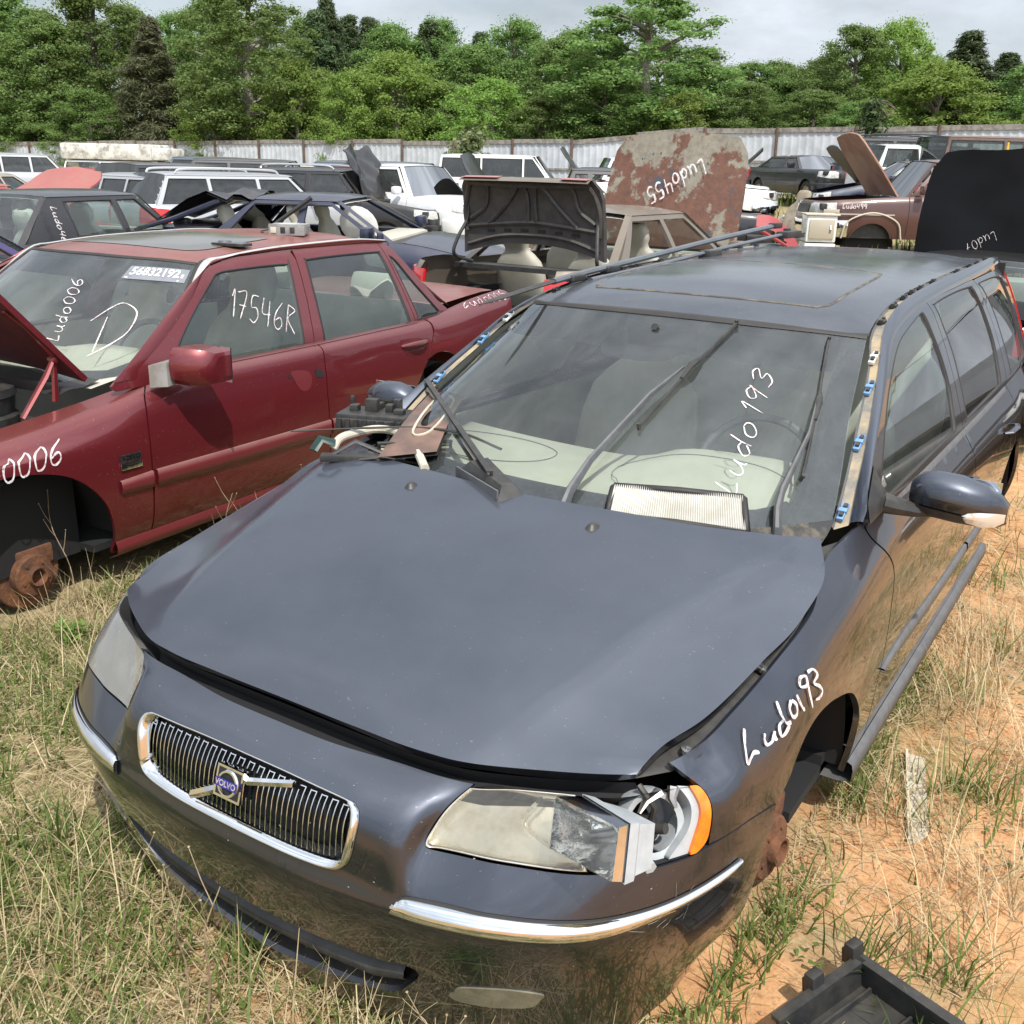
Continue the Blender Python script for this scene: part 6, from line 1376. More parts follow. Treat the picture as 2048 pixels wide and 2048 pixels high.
def build_cars():
    HM['lamp']=mat('lamp_glass',(.55,.54,.50),r=.12,coat=1,c2=(.35,.34,.31),scale=18)
    HM['inner']=mat('pressed_lid_inner',(.055,.05,.048),r=.5,dust=.2,c2=(.035,.032,.03),scale=12)
    pc=lambda n,c,**k:paint(n,c,**dict(dict(dust=.3,metal=.2,r=.4,coat=.6,coatr=.1,wave=.06),**k))
    vblack=pc('jet_black_paint',(.005,.005,.006),dust=.03,coat=.06,r=.35,coatr=.15,wave=.5,metal=0,spec=.12)
    black=pc('black_car_paint',(.014,.014,.018),dust=.16);navy=pc('navy_paint',(.016,.022,.052),dust=.2,wave=.25);silver=pc('silver_paint',(.50,.51,.53),metal=.5)
    white=pc('white_car_paint',(.72,.73,.73),metal=0,dust=.12);tan=pc('tan_paint',(.165,.135,.105),metal=.3,dust=.3);maroon=pc('maroon_paint',(.085,.012,.018));dgrey=pc('dark_grey_paint',(.035,.04,.048));dblue=pc('dark_blue_paint',(.02,.03,.055))
    brown=pc('brown_truck_paint',(.070,.026,.022),dust=.3,metal=.1);blue=pc('pale_blue_paint',(.20,.28,.40),metal=.4);pgrey=pc('blue_grey_paint',(.10,.125,.165),metal=.4);red=pc('bright_red_paint',(.27,.014,.018),metal=0,dust=.15);beige=pc('beige_paint',(.42,.37,.29),metal=.1)
    pink=mat('faded_red_hood',(.30,.075,.075),r=.55,c2=(.20,.09,.075),scale=5,thr=(.55,.75),dust=.35);purple=pc('purple_paint',(.055,.038,.15),metal=.4)
    rusth=mat('peeling_rust_hood',(.24,.215,.165),r=.6,c2=(.135,.058,.036),scale=1.25,thr=(.468,.492),bump=.2,bscale=40,detail=9,dust=.12)
    t_=rusth.node_tree;Lk=t_.links;b_=t_.nodes['Principled BSDF'];old=b_.inputs['Base Color'].links[0].from_socket
    co=N(t_,'ShaderNodeTexCoord');n2=N(t_,'ShaderNodeTexNoise',ins={'Scale':6.5,'Detail':7,'Roughness':.6});Lk.new(co.outputs['Object'],n2.inputs['Vector']);mr=N(t_,'ShaderNodeMapRange',ins={1:.63,2:.645});Lk.new(n2.outputs[0],mr.inputs[0]);mx=N(t_,'ShaderNodeMixRGB',ins={2:(.05,.06,.075,1)});Lk.new(mr.outputs[0],mx.inputs[0]);n3=N(t_,'ShaderNodeTexNoise',ins={'Scale':14,'Detail':8,'Roughness':.7});Lk.new(co.outputs['Object'],n3.inputs['Vector']);m3=N(t_,'ShaderNodeMapRange',ins={1:.3,2:.75,3:.62,4:1.25});Lk.new(n3.outputs[0],m3.inputs[0]);v3=N(t_,'ShaderNodeVectorMath',operation='SCALE');Lk.new(old,v3.inputs[0]);Lk.new(m3.outputs[0],v3.inputs['Scale']);Lk.new(v3.outputs[0],mx.inputs[1]);Lk.new(mx.outputs[0],b_.inputs['Base Color'])
    orust=mat('orange_rust',(.38,.23,.17),r=.8,c2=(.28,.14,.10),scale=2.2,bump=.1,dust=.15)
    G1='wrecked cars parked in rows behind the two front cars'
    # tan saloon behind the red car, both lids up
    S=dict(BASE,L=4.75,W=1.80,zb=.93,zt=1.0,hr=.95,hf=.74,yc=1.30,yw=2.05,yr=3.25,yb=3.95,zr=1.42,wr=.56,pil=(2.65,3.4),trunk=86,hood=84,hoodm=rusth,cab='beige',glass='winglass',miss=(0,1),inner=HM['inner'],wheels=False,rearcut=.40)
    h,B,G,P=car('sedan','tan sedan with open trunk and a tall peeling rust hood raised in front',.98,10.35,57.4,S,tan,group=G1,drop=.06)
    for o in list(h.children):
        if o.name.startswith('rear_window'): bpy.data.objects.remove(o)
        elif o.name.startswith('trunk_lid'):
            for c_ in list(o.children):bpy.data.objects.remove(c_)
            bpy.data.objects.remove(o)
    # its trunk lid: pressed inner panel towards us
    ang=math.radians(88);y0,z0=3.98,1.01;w=.72
    def lp(x,t,off): # t along lid 0..1, off = out of the inner face
        Ln=.66;yy=t*Ln;zz=.03*(1-x*x)*1.0-.10*max(0,t-.80)*5*.5
        a=ang-.10*t;return (x*w*(1-.03*t)*(1-.09*max(0,(t-.8)/.2)**2),y0+yy*math.cos(a)-zz*math.sin(a)+off*math.sin(a),z0+yy*math.sin(a)+zz*math.cos(a)-off*math.cos(a)-.16*(x*x)*(1-t)*1.0*0)
    xs=np.linspace(-1,1,25);lid=empty('trunk_lid',(0,0,0));lid.parent=h
    arcs=lambda x:.16*(1-abs(x)**2.2)
    out=np.array([[lp(x,arcs(x)+(1-arcs(x))*t,-.03) for x in xs] for t in np.linspace(0,1,9)]);MB().grid(out).obj('outer_skin',tan,lid,auto=None)
    inn=np.array([[lp(x*.985,arcs(x)+(1-arcs(x))*t,.0 if t<.98 else -.01) for x in xs] for t in np.linspace(0,1,9)]);MB().grid(inn).obj('inner_skin',HM['inner'],lid,auto=None)
    e=lambda A:np.vstack([A[:,0],A[-1,1:],A[::-1,-1][1:],A[0,::-1][1:]]);MB().grid(np.stack([e(out),e(inn)],1)).obj('lid_edge',HM['inner'],lid,auto=40)
    b=MB()
    rib=lambda pts,r=.022:b.tube([lp(x,t,.008) for x,t in cr(pts,6)],r,6,flat=1)
    rib([(-.93,.30),(-.95,.6),(-.86,.92)]);rib([(.93,.30),(.95,.6),(.86,.92)]);rib([(-.9,.93),(0,.90),(.9,.93)],.026)
    rib([(-.9,.36),(-.45,.40),(0,.43),(.45,.40),(.9,.36)],.020);rib([(-.92,.12),(-.5,.24),(0,.275),(.5,.24),(.92,.12)],.018)
    rib([(-.06,.43),(-.05,.70),(-.08,.9)],.02);rib([(.06,.43),(.05,.70),(.08,.9)],.02);rib([(-.62,.40),(-.35,.66),(-.18,.88)],.02);rib([(.62,.40),(.35,.66),(.18,.88)],.02);rib([(-.88,.45),(-.66,.62),(-.60,.9)],.02);rib([(.88,.45),(.66,.62),(.60,.9)],.02)
    b.obj('ribs',HM['inner'],lid)
    for x in (-.6,-.36,-.12,.12,.36,.6): p=Vector(lp(x,.33-.06*x*x,.004));b=MB();b.box(p-Vector((.035,.004,.012)),p+Vector((.035,.004,.012)));b.obj('slot','dark',lid,smooth=False)
    Q=np.array([[lp(x,1.0,o) for o in (-.035,.03,.07)] for x in xs]);Q[:,2,2]-=.02;b=MB();b.grid(Q);b.obj('rear_lip',tan,lid)
    for x0,x1 in ((-.97,-.56),(.40,.97)):
        Q=np.array([[np.array(lp(x,1.0,o))+np.array([0,0,.006]) for o in (-.03,.03,.062)] for x in np.linspace(x0,x1,8)]);b=MB();b.grid(Q);b.obj('lamp_strip',mat('dull_red_lens',(.42,.05,.06),r=.3,coat=.5,c2=(.36,.12,.11),scale=12,dust=.4),lid)
    for s in (1,-1):
        b=MB();b.tube(cr([(s*.66,3.92,.93),(s*.72,4.12,1.0),(s*.70,4.10,1.14),(s*.655,4.02,1.30),(s*.65,4.01,1.42)],6),.016,7);b.obj('lid_arm','black',h)
    marks('Ludo455',Matrix(((.87,-.5,0,-.30),(.131,.229,.965,1.118),(-.482,-.84,.263,1.88),(0,0,0,1))),.020,.105,h,asp=1.7)
    # navy coupe, crushed roof
    S=dict(BASE,L=4.45,W=1.72,zb=.90,hf=.66,hr=.90,yc=1.35,yw=2.2,yr=3.25,yb=3.75,zr=1.36,wr=.54,pil=(2.62,),wheels=False,glass='side_bg',miss=(0,1),windscreen=False,cab='beige',trunk=0)
    h,B,G,P=car('coupe','navy coupe with a crumpled roof, no side glass and a bent mirror',-1.95,12.6,-13,S,navy,group=G1,drop=.02,tilt=(0,-.03))
    b=MB();b.grid(np.array([[(x,y,z+.05*math.sin(x*7+y*5)) for x in np.linspace(-.72,.72,9)] for y,z in ((3.5,1.30),(3.75,1.34),(4.0,1.26),(4.25,1.17),(4.45,1.08))]));b.grid(np.array([[(x,y,z-.03+.05*math.sin(x*7+y*5)) for x in np.linspace(-.72,.72,9)] for y,z in ((3.5,1.30),(3.75,1.34),(4.0,1.26),(4.25,1.17),(4.45,1.08))])[:, ::-1]);b.obj('torn_trunk_lid',black,h)
    for s in (1,-1): b=MB();b.tube([(s*.68,3.6,1.28),(s*.74,4.2,1.06),(s*.76,4.7,.92)],[.035,.03,.022],7);b.obj('lid_strut',navy,h)
    b=MB();b.box((-.13,-.03,0),(.13,.03,.17),Matrix.Translation((-.98,1.55,.86))@Matrix.Rotation(.4,4,'Z'),bev=.025);b.obj('bent_mirror',navy,h);b=MB();b.box((-.11,-.036,.02),(.11,-.031,.15),Matrix.Translation((-.98,1.55,.86))@Matrix.Rotation(.4,4,'Z'));b.obj('mirror_glass','mirror',h)
    for k,(y0,y1) in enumerate(((2.5,3.05),)): b=MB();b.tube([(-.60,y0,1.34),(-.74,y1,.95)],[.03,.025],6);b.obj('bent_pillar',black,h)
    b=MB();b.lathe([(0,.06),(.16,.05),(.24,.0),(.16,-.05),(0,-.06)],Matrix.Translation((-.2,2.1,1.02))@Matrix.Rotation(1.2,4,'Y'),n=20);b.obj('airbag','white',h)
    # black hatch, rear left behind the red car, nose away
    S=dict(BASE,L=4.5,W=1.70,zb=.95,zt=.95,hf=.72,hr=.93,yc=1.30,yw=1.95,yr=3.55,yb=4.15,zr=1.44,wr=.56,pil=(2.45,3.35),blank=(2,),glass='winglass',wheels=True)
    h,B,G,P=car('hatchback','matte black hatchback with a white marker number on its rear pillar',-5.1,12.3,75,S,black,group=G1,drop=.10)
    M=Matrix(((0,0,1,.79),(1,0,0,3.72),(0,1,0,1.16),(0,0,0,1)))
    p=Vector((-.655,3.62,1.30));zx=Vector((-.91,.0,.42)).normalized();xx=Vector((-.30,.18,-.93));xx=(xx-zx*xx.dot(zx)).normalized();yy=zx.cross(xx)
    marks('Ludo46',Matrix(((xx.x,yy.x,zx.x,p.x-.010),(xx.y,yy.y,zx.y,p.y),(xx.z,yy.z,zx.z,p.z),(0,0,0,1))),.012,.070,h)
    # purple one at the left edge
    S=dict(BASE,L=4.4,W=1.68,zb=.90,zr=1.34,yr=3.3,yb=3.95,yw=1.95,pil=(2.5,3.25),wheels=False)
    car('sedan','purple sedan at the left edge beyond the red roof',-4.35,7.25,57,S,purple,group=G1,drop=.0)
    # car under the faded red hood
    S=dict(BASE,L=4.3,W=1.74,zb=.92,hood=40,crumple=.02,hoodm=pink,inner=HM['inner'],wheels=False,yc=1.35,glass='winglass')
    car('hatchback','faded pinkish red hood standing open behind the black hatchback',-8.1,15.8,64,S,pink,group=G1,drop=.10)
    # light SUVs of the second row
    S=dict(SUVD,zr=1.52,zb=.98,zt=1.0,hr=.98,L=4.4,yr=4.05,yb=4.3,pil=(2.4,3.2),glass='dkglass',rails=None)
    h,*_=car('suv','silver SUV seen from behind with a red and amber tail lamp',-7.2,19.6,142,S,silver,group=G1,drop=.12)
    b=MB();b.grid(np.array([[(-1.10-.20*t-.02*s_*s_,3.1-2.2*t+.0,.98+.28*math.sin(math.pi*(.15+.8*t))*(1-.25*s_*s_)+.16*s_) for s_ in np.linspace(-1,1,7)] for t in np.linspace(0,1,14)]));b.obj('loose_fender',silver,h)
    b=MB();b.box((-.90,4.05,.98),(-.72,4.42,1.10),bev=.02);b.obj('amber_lamp','amber',h)
    S=dict(SUVD,zr=1.58,zb=1.02,L=4.8,yr=4.3,yb=4.62,pil=(2.6,3.55),glass='dkglass',rails=silver,bumpm=beige)
    car('suv','silver white SUV with roof rails and dark rear glass behind the navy coupe',-5.0,19.6,44,S,silver,group=G1,drop=.14)
    S=dict(SUVD,zr=1.62,zb=1.05,L=4.7,yr=3.9,yb=4.5,pil=(2.6,3.5),glass='dkglass',rails='chrome',hood=128,crumple=.075,inner=HM['inner'],hoodm=black)
    car('suv','black wagon with bright roof rails and a scorched hood thrown right back',-3.75,21.5,-14,S,black,group=G1,drop=.1)
    S=dict(SUVD,zr=1.62,zb=1.05,glass='dkglass');car('suv','dark grey SUV in front of the old camper van',-7.6,24.5,58,S,dgrey,group=G1,drop=.1)
    S=dict(PICK,zr=1.72);car('pickup','white pickup truck facing right behind the scorched hood',-2.55,22.6,-38,S,white,'truck',group=G1,drop=.1)
    S=dict(SUVD,zr=1.66,pil=(2.3,3.2));car('suv','maroon SUV parked behind the white pickup front',-2.55,24.5,-12,S,maroon,group=G1,drop=.1)
    S=dict(VAND,zr=1.72,zb=1.05,zt=1.05,hr=1.02,hf=.8,yc=1.1,yw=2.0,W=1.9,wr=.68);car('minivan','blue grey minivan beyond the maroon SUV',-2.9,28.0,-8,S,pgrey,'van',group=G1,drop=.1)
    S=dict(VAND,zr=1.98,glass='dkglass');car('van','white passenger van parked along the fence',-.25,36.5,-4,S,white,'van',group=G1,drop=.1)
    S=dict(PICK,L=4.95,ra=4.2,zr=1.72,yr=3.5,yb=3.7,pil=(2.7,3.2),hood=None);h,*_=car('pickup','black extended cab pickup with white bed cover, behind the tan trunk',1.95,18.6,-4,dict(S,miss=(1,)),black,'truck',group=G1,drop=.1)
    b=MB();b.box((-.99,3.78,.62),(.99,4.92,1.40),bev=.03);b.obj('bed_cover',white,h)
    # stand-up black hood in front of the white van
    S=dict(BASE,hood=70,inner=HM['inner'],zr=1.36);car('sedan','black sedan whose hood stands up in front of the white van',.45,22.5,170,S,black,group=G1,drop=.1)
    S=dict(SUVD,hood=58,inner=HM['inner'],trunk=0,zr=1.5);car('suv','dark SUV with its hood raised near the fence',2.9,30.0,172,S,dgrey,group=G1,drop=.1)
    car('suv','white SUV partly hidden behind the tall rust hood',4.15,27.5,5,dict(SUVD,zr=1.6),white,group=G1,drop=.1)
    # camper van
    S=dict(VAND,L=5.6,yr=5.35,yb=5.5,zr=1.72,zb=1.12,hr=1.08,yc=1.2,yw=1.75,pil=(2.4,4.0),glass='winglass',miss=(1,),ra=4.4);h,*_=car('camper_van','old white camper van with a stained raised roof and open side door',-14.6,41.0,-6,S,white,'van',group=G1,drop=.28)
    top=mat('stained_roof_cap',(.62,.60,.54),r=.7,c2=(.22,.20,.17),scale=3.2,thr=(.45,.66));b=MB();b.box((-.88,1.9,1.70),(.88,5.5,2.28),bev=.10);b.box((-.80,1.3,1.72),(.80,2.4,2.16),bev=.10);b.obj('roof_cap',top,h)
    for k,(l,d,th,S,m,nm,lb) in enumerate((
      (-10.9,29,40,dict(BASE),red,'sedan','bright red sedan roof in front of the camper van'),
      (-13.8,27,20,dict(BASE),white,'sedan','white sedan at the far left edge'),
      (-16.5,36,40,dict(SUVD),silver,'suv','silver SUV near the left end of the fence'),
      (-12.1,24.0,80,dict(BASE,zr=1.36),beige,'sedan','pale beige sedan between the pink hood and the left edge'),
      (-8.2,33,0,dict(BASE),silver,'sedan','silver sedan to the right of the camper van'),
      (-6.3,27.5,10,dict(SUVD,hood=45,inner=HM['inner']),dgrey,'suv','dark SUV with its hood up between camper van and sapling'),
      (-4.9,33,4,dict(SUVD,zr=1.6),beige,'suv','beige SUV near the fence behind the scorched hood'),
      (-10.2,38,0,dict(SUVD),pgrey,'suv','grey SUV beside the fence right of the camper van'))):
        car(nm,lb,l,d,th,dict(S,glass='dkglass'),m,group=G1,parts=False)
    # right side
    S=dict(PICK,zr=1.60,hood=46,inner=HM['inner'],hoodm=black,grille=True,bumpm='chrome');h,*_=car('pickup','white truck with chrome bumper and black hood up beside the rust hood',3.55,25.8,-14,S,white,'truck',group=G1,drop=.1)
    S=dict(BASE,hood=None,zr=1.30,hf=.9);car('sedan','stripped black car standing against the fence behind the tan seat',8.2,30.5,-75,S,black,group=G1,drop=.0)
    S=dict(PICK,wheels=False,L=5.3,hood=57,hoodm=orust,inner=orust,bumpm='chrome',zr=1.72,hf=1.0);h,B,G,P=car('pickup','brown old pickup with orange rusty hood raised at the right',7.65,18.6,178,S,brown,'truck',group=G1,drop=.08)
    marks('Ludo499',Matrix(((0,0,1,.985),(1,0,0,.42),(0,1,0,.90),(0,0,0,1))),.016,.062,h)
    b=MB();b.tube(cr([(.995,.45,.42),(.99,.55,.70),(.99,.95,.84),(.99,1.35,.70),(.985,1.45,.42)],6),.016,5);b.obj('arch_trim',beige,h)
    b=MB();b.box((.985,.35,.80),(.995,1.30,.82));b.box((.985,.12,.82),(.997,.38,.88),bev=.003);b.obj('side_trim',beige,h)
    S=dict(BASE,hood=52,hoodm=blue,inner=HM['inner'],zr=1.42);car('sedan','dark blue sedan with pale blue hood raised behind the brown pickup',9.0,24.6,176,S,dblue,group=G1,drop=.1)
    car('sedan','pale blue car front low in the grass beside the brown pickup',8.1,23.0,-172,dict(BASE,zr=1.0,zb=.62,hf=.45,hr=.62,zt=.62),blue,group=G1,drop=.2)
    car('suv','white SUV behind the brown pickup',10.5,26.5,8,dict(SUVD,zr=1.66),white,group=G1,drop=.1)
    h,*_=car('wagon','black wagon roof far behind the brown pickup',10.9,29.0,0,dict(SUVD,zr=1.75,rails=black),black,group=G1,drop=.05)
    car('van','brown van roof at the far right above the black hood',12.0,25.6,5,dict(VAND,zr=1.85),mat('brown_roof',(.13,.085,.065),r=.6,c2=(.10,.06,.05),scale=5,dust=.3),'van',group=G1)
    S=dict(VAND,zr=2.0);car('van','pale grey van at the extreme right edge by the fence',14.8,25.5,95,S,silver,'van',group=G1)
    # big black lid behind the grey wagon
    S=dict(BASE,seats=False,L=4.6,zb=.80,zr=1.10,zt=.82,hf=.68,hr=.82,yc=1.22,yw=2.1,yr=2.9,yb=3.5,hood=90,crumple=.022,hoodm=vblack,inner=HM['inner'],wheels=False,W=1.84,pil=(2.9,));h,B,G,P=car('coupe','black coupe behind the grey wagon with its large black hood raised',3.98,8.9,57.4,S,vblack,group=G1,drop=.0)
    marks('Lud07',Matrix(((.87,-.5,0,.12),(.064,.11,.992,1.240),(-.496,-.863,.127,1.22),(0,0,0,1))),.0045,.06,h,asp=1.5)
    S=dict(BASE,wheels=True,zr=1.40);car('sedan','black sedan beside the rear of the grey wagon at the right edge',5.35,7.6,-122,S,black,group=G1,drop=.05)
    # loose things in the clearing
    x,y=pl(5.6,21.5);t=empty('bucket_seat',(x,y,zg(x,y)),-.35,'tan car seat standing alone on the grass near the fence','car seat')
    s=seat(t,0,0,.14,w=.62,m=mat('tan_seat',(.30,.25,.19),r=.8,c2=(.22,.18,.13),scale=6),name='seat_body',h=.66);b=MB();b.box((-.25,-.55,0),(.25,.05,.08));b.obj('seat_rail','dark',t)
    x,y=pl(4.72,16.6);t=empty('metal_cabinet',(x,y,zg(x,y)),.5,'white metal cabinet with a darker panel in front of the brown pickup','cabinet')
    b=MB();b.box((-.24,-.24,0),(.24,.24,.50),bev=.02);b.obj('lower_box','white',t);b=MB();b.box((-.23,-.23,.52),(.23,.23,.92),bev=.02);b.obj('upper_box','white',t);b=MB();b.box((-.19,-.255,.57),(.19,-.232,.86),bev=.01);b.box((-.19,-.26,.08),(.19,-.241,.45),bev=.01);b.obj('door_panel',beige,t)
    for z_ in (.72,.28): b=MB();b.tube([(.13,-.26,z_-.05),(.13,-.29,z_),(.13,-.26,z_+.05)],.008,6);b.obj('handle','steel',t)
    b=MB();b.box((-.26,-.26,.92),(.26,.26,.945),bev=.008);b.obj('top_board','cream',t)
    x,y=pl(3.95,15.6);b=MB();b.grid(np.array([[(-.6+1.3*t,.1*math.sin(3*t)+s_*.16,.75-.85*t*t+.1*s_+.05*math.sin(6*t)+.05) for s_ in np.linspace(-1,1,6)] for t in np.linspace(0,1,14)]));b.tube([(-.6,-.16,.72),(0,-.06,.5),(.7,-.1,-.02)],.03,6);o=tag(b.obj('fender_panel',red),'torn bright red fender lying on its edge right of the rust hood','fender');o.location=(x,y,zg(x,y)+.08);o.scale=(.85,.55,.95);o.rotation_euler=(0,.1,.45)
    x,y=pl(5.05,18.8);b=MB();b.grid(np.array([[(.28*s_*(1-.4*t)+.05*math.sin(9*t),.4*t+.1*s_,.42*(1-t)**1.5*(1-.4*abs(s_))+.03*math.sin(12*s_+5*t)+.02) for s_ in np.linspace(-1,1,11)] for t in np.linspace(0,1,9)]));o=tag(b.obj('plastic_sheet','white'),'crumpled white sheet on the orange dirt of the clearing','sheet');o.location=(x,y,zg(x,y))
    for k,(l,d,r) in enumerate(((4.75,17.6,.4),(5.25,17.2,1.4),(4.4,16.8,2.2),(4.9,20.5,.9))):
        x,y=pl(l,d);b=MB();b.box((-.28,-.05,0),(.28,.05,.06),bev=.01);b.tube([(-.3,.05,.05),(0,.12,.1),(.25,.05,.04)],.03,6);o=tag(b.obj('debris','black' if k%2 else 'primer'),('black bent bar in the dirt of the clearing','grey metal scrap in the dirt of the clearing','grey scrap nearest the red fender','black bar in the grass before the seat')[k] if 1 else '','scrap','scrap metal lying in the clearing');o['label']=('short grey scrap bar nearest the white sheet','black bent bar beside the white cabinet','grey scrap bar nearest the red fender','black bent bar on the grass before the tan seat')[k];o.location=(x,y,zg(x,y));o.rotation_euler=(0,.05,r)
    x,y=pl(7.9,18.0);t=empty('cone_stack',(x,y,zg(x,y)+1.66-0),0,'stack of white plastic cones standing on a roof behind the black hood','cone stack');
    t.location=(pl(10.35,21.8)+(0,));t.location.z=zg(t.location.x,t.location.y)+1.55
    for k in range(4): b=MB();b.lathe([(0,.14),(.05,.13),(.09,.05),(.16,.02),(.16,0),(0,0)],Matrix.Translation((0,0,.09*k))@Matrix.Rotation(.1*k,4,'X'),n=14);b.obj('cone','white',t)
    x,y=pl(9.55,21.6);b=MB();b.tube([(-.12,0,0),(.0,.0,.18),(.16,.02,.24),(.16,.02,.40)],[.05,.07,.08,.04],7,flat=.5);o=tag(b.obj('yellow_bracket',mat('yellow_plastic',(.62,.36,.02),r=.5,c2=(.5,.3,.03),scale=20)),'yellow plastic part sticking up left of the white cones','car part');o.location=(x,y,zg(x,y)+1.42)
    car('pickup','dark pickup carrying white cones behind the black hood',10.1,22.3,4,dict(PICK,zr=1.55,zt=1.12),brown,'truck',group=G1)
    x,y=pl(3.15,9.0)
    b=MB();b.grid(np.array([[(-.5+1.0*t,s_*.2,.22*math.sin(math.pi*t)**.6*(1-.4*s_*s_)) for s_ in np.linspace(-1,1,7)] for t in np.linspace(0,1,12)]));o=tag(b.obj('bumper_cover',black),'black loose bumper cover lying on the roof of the black coupe','bumper')
    o.location=(x+.42,y-.25,1.02);o.scale=(.75,.8,.8);o.rotation_euler=(.1,0,.5)
def fastmesh(name,V,quads,m,parent=None,smooth=False):
    V=np.asarray(V,np.float32).reshape(-1,3);Q=np.asarray(quads,np.int32).reshape(-1,4)
    me=bpy.data.meshes.new(name);me.vertices.add(len(V));me.vertices.foreach_set('co',V.ravel());me.loops.add(Q.size);me.loops.foreach_set('vertex_index',Q.ravel());me.polygons.add(len(Q));me.polygons.foreach_set('loop_start',np.arange(0,Q.size,4,dtype=np.int32))
    me.materials.append(MT[m] if isinstance(m,str) else m);me.update(calc_edges=True);me.validate()
    if smooth: me.polygons.foreach_set('use_smooth',np.ones(len(Q),bool))
    o=bpy.data.objects.new(name,me);COL.objects.link(o)
    if parent is not None:o.parent=parent
    return o
def leafmat(name,a,b,trans=.35,ramp=.5,objvar=True):
    m,t,bs=nt(name);L=t.links;g=N(t,'ShaderNodeNewGeometry');oi=N(t,'ShaderNodeObjectInfo')
    mx=N(t,'ShaderNodeMixRGB',ins={1:rgba(a),2:rgba(b)});L.new(g.outputs['Random Per Island'],mx.inputs[0])
    hs=N(t,'ShaderNodeHueSaturation',ins={1:1.0});vr=N(t,'ShaderNodeMapRange',ins={3:.78,4:1.25});L.new(oi.outputs['Random'],vr.inputs[0]);L.new(vr.outputs[0],hs.inputs[2]);L.new(mx.outputs[0],hs.inputs[4])
    hv=N(t,'ShaderNodeMapRange',ins={3:.485,4:.515});L.new(oi.outputs['Random'],hv.inputs[0]);L.new(hv.outputs[0],hs.inputs[0])
    col=hs.outputs[0] if objvar else mx.outputs[0]
    L.new(col,bs.inputs[0]);bs.inputs['Roughness'].default_value=.55;bs.inputs['Specular IOR Level'].default_value=.3
    tr=N(t,'ShaderNodeBsdfTranslucent');L.new(col,tr.inputs[0]);ms=N(t,'ShaderNodeMixShader',ins={0:trans});L.new(bs.outputs[0],ms.inputs[1]);L.new(tr.outputs[0],ms.inputs[2]);L.new(ms.outputs[0],t.nodes['Material Output'].inputs[0])
    return m
def blades(P,head,elev,length,width,bend,up=None):
    """ribbons: root P, heading, starting elevation, droop; returns verts and quads"""
    n=len(P);k=4;V=np.zeros((n,k,2,3));pos=P.copy();e=elev.copy();h=head.copy()
    side=np.stack([-np.sin(head),np.cos(head),np.zeros(n)],1)
    for i in range(k):
        w=(width*(1-.85*(i/(k-1))**1.6))[:,None]*.5
        V[:,i,0]=pos-side*w;V[:,i,1]=pos+side*w
        st=(length/(k-1))[:,None];d=np.stack([np.cos(h)*np.cos(e),np.sin(h)*np.cos(e),np.sin(e)],1);pos=pos+d*st;e=e-bend;h=h+rng.normal(0,.12,n)
    idx=np.arange(n*k*2).reshape(n,k,2);Q=np.stack([idx[:,:-1,0],idx[:,1:,0],idx[:,1:,1],idx[:,:-1,1]],-1).reshape(-1,4)
    return V.reshape(-1,3),Q
def vnoise(x,y,s,seed=0):
    """cheap value noise"""
    r=np.random.default_rng(seed).random((64,64));X=x*s;Y=y*s;i=np.floor(X).astype(int);j=np.floor(Y).astype(int);a=X-i;b=Y-j;a=a*a*(3-2*a);b=b*b*(3-2*b)
    g=lambda p,q:r[p%64,q%64];return (g(i,j)*(1-a)+g(i+1,j)*a)*(1-b)+(g(i,j+1)*(1-a)+g(i+1,j+1)*a)*b
def ld(x,y):
    dx,dy=x-ORG.x,y-ORG.y;return dx*RGT.x+dy*RGT.y,dx*FWD.x+dy*FWD.y
def zgxy(x,y):
    l,d=ld(x,y);return zgl(l,d)+.02*(vnoise(x,y,1.3,5)-.5)+.03*(vnoise(x,y,.45,6)-.5)
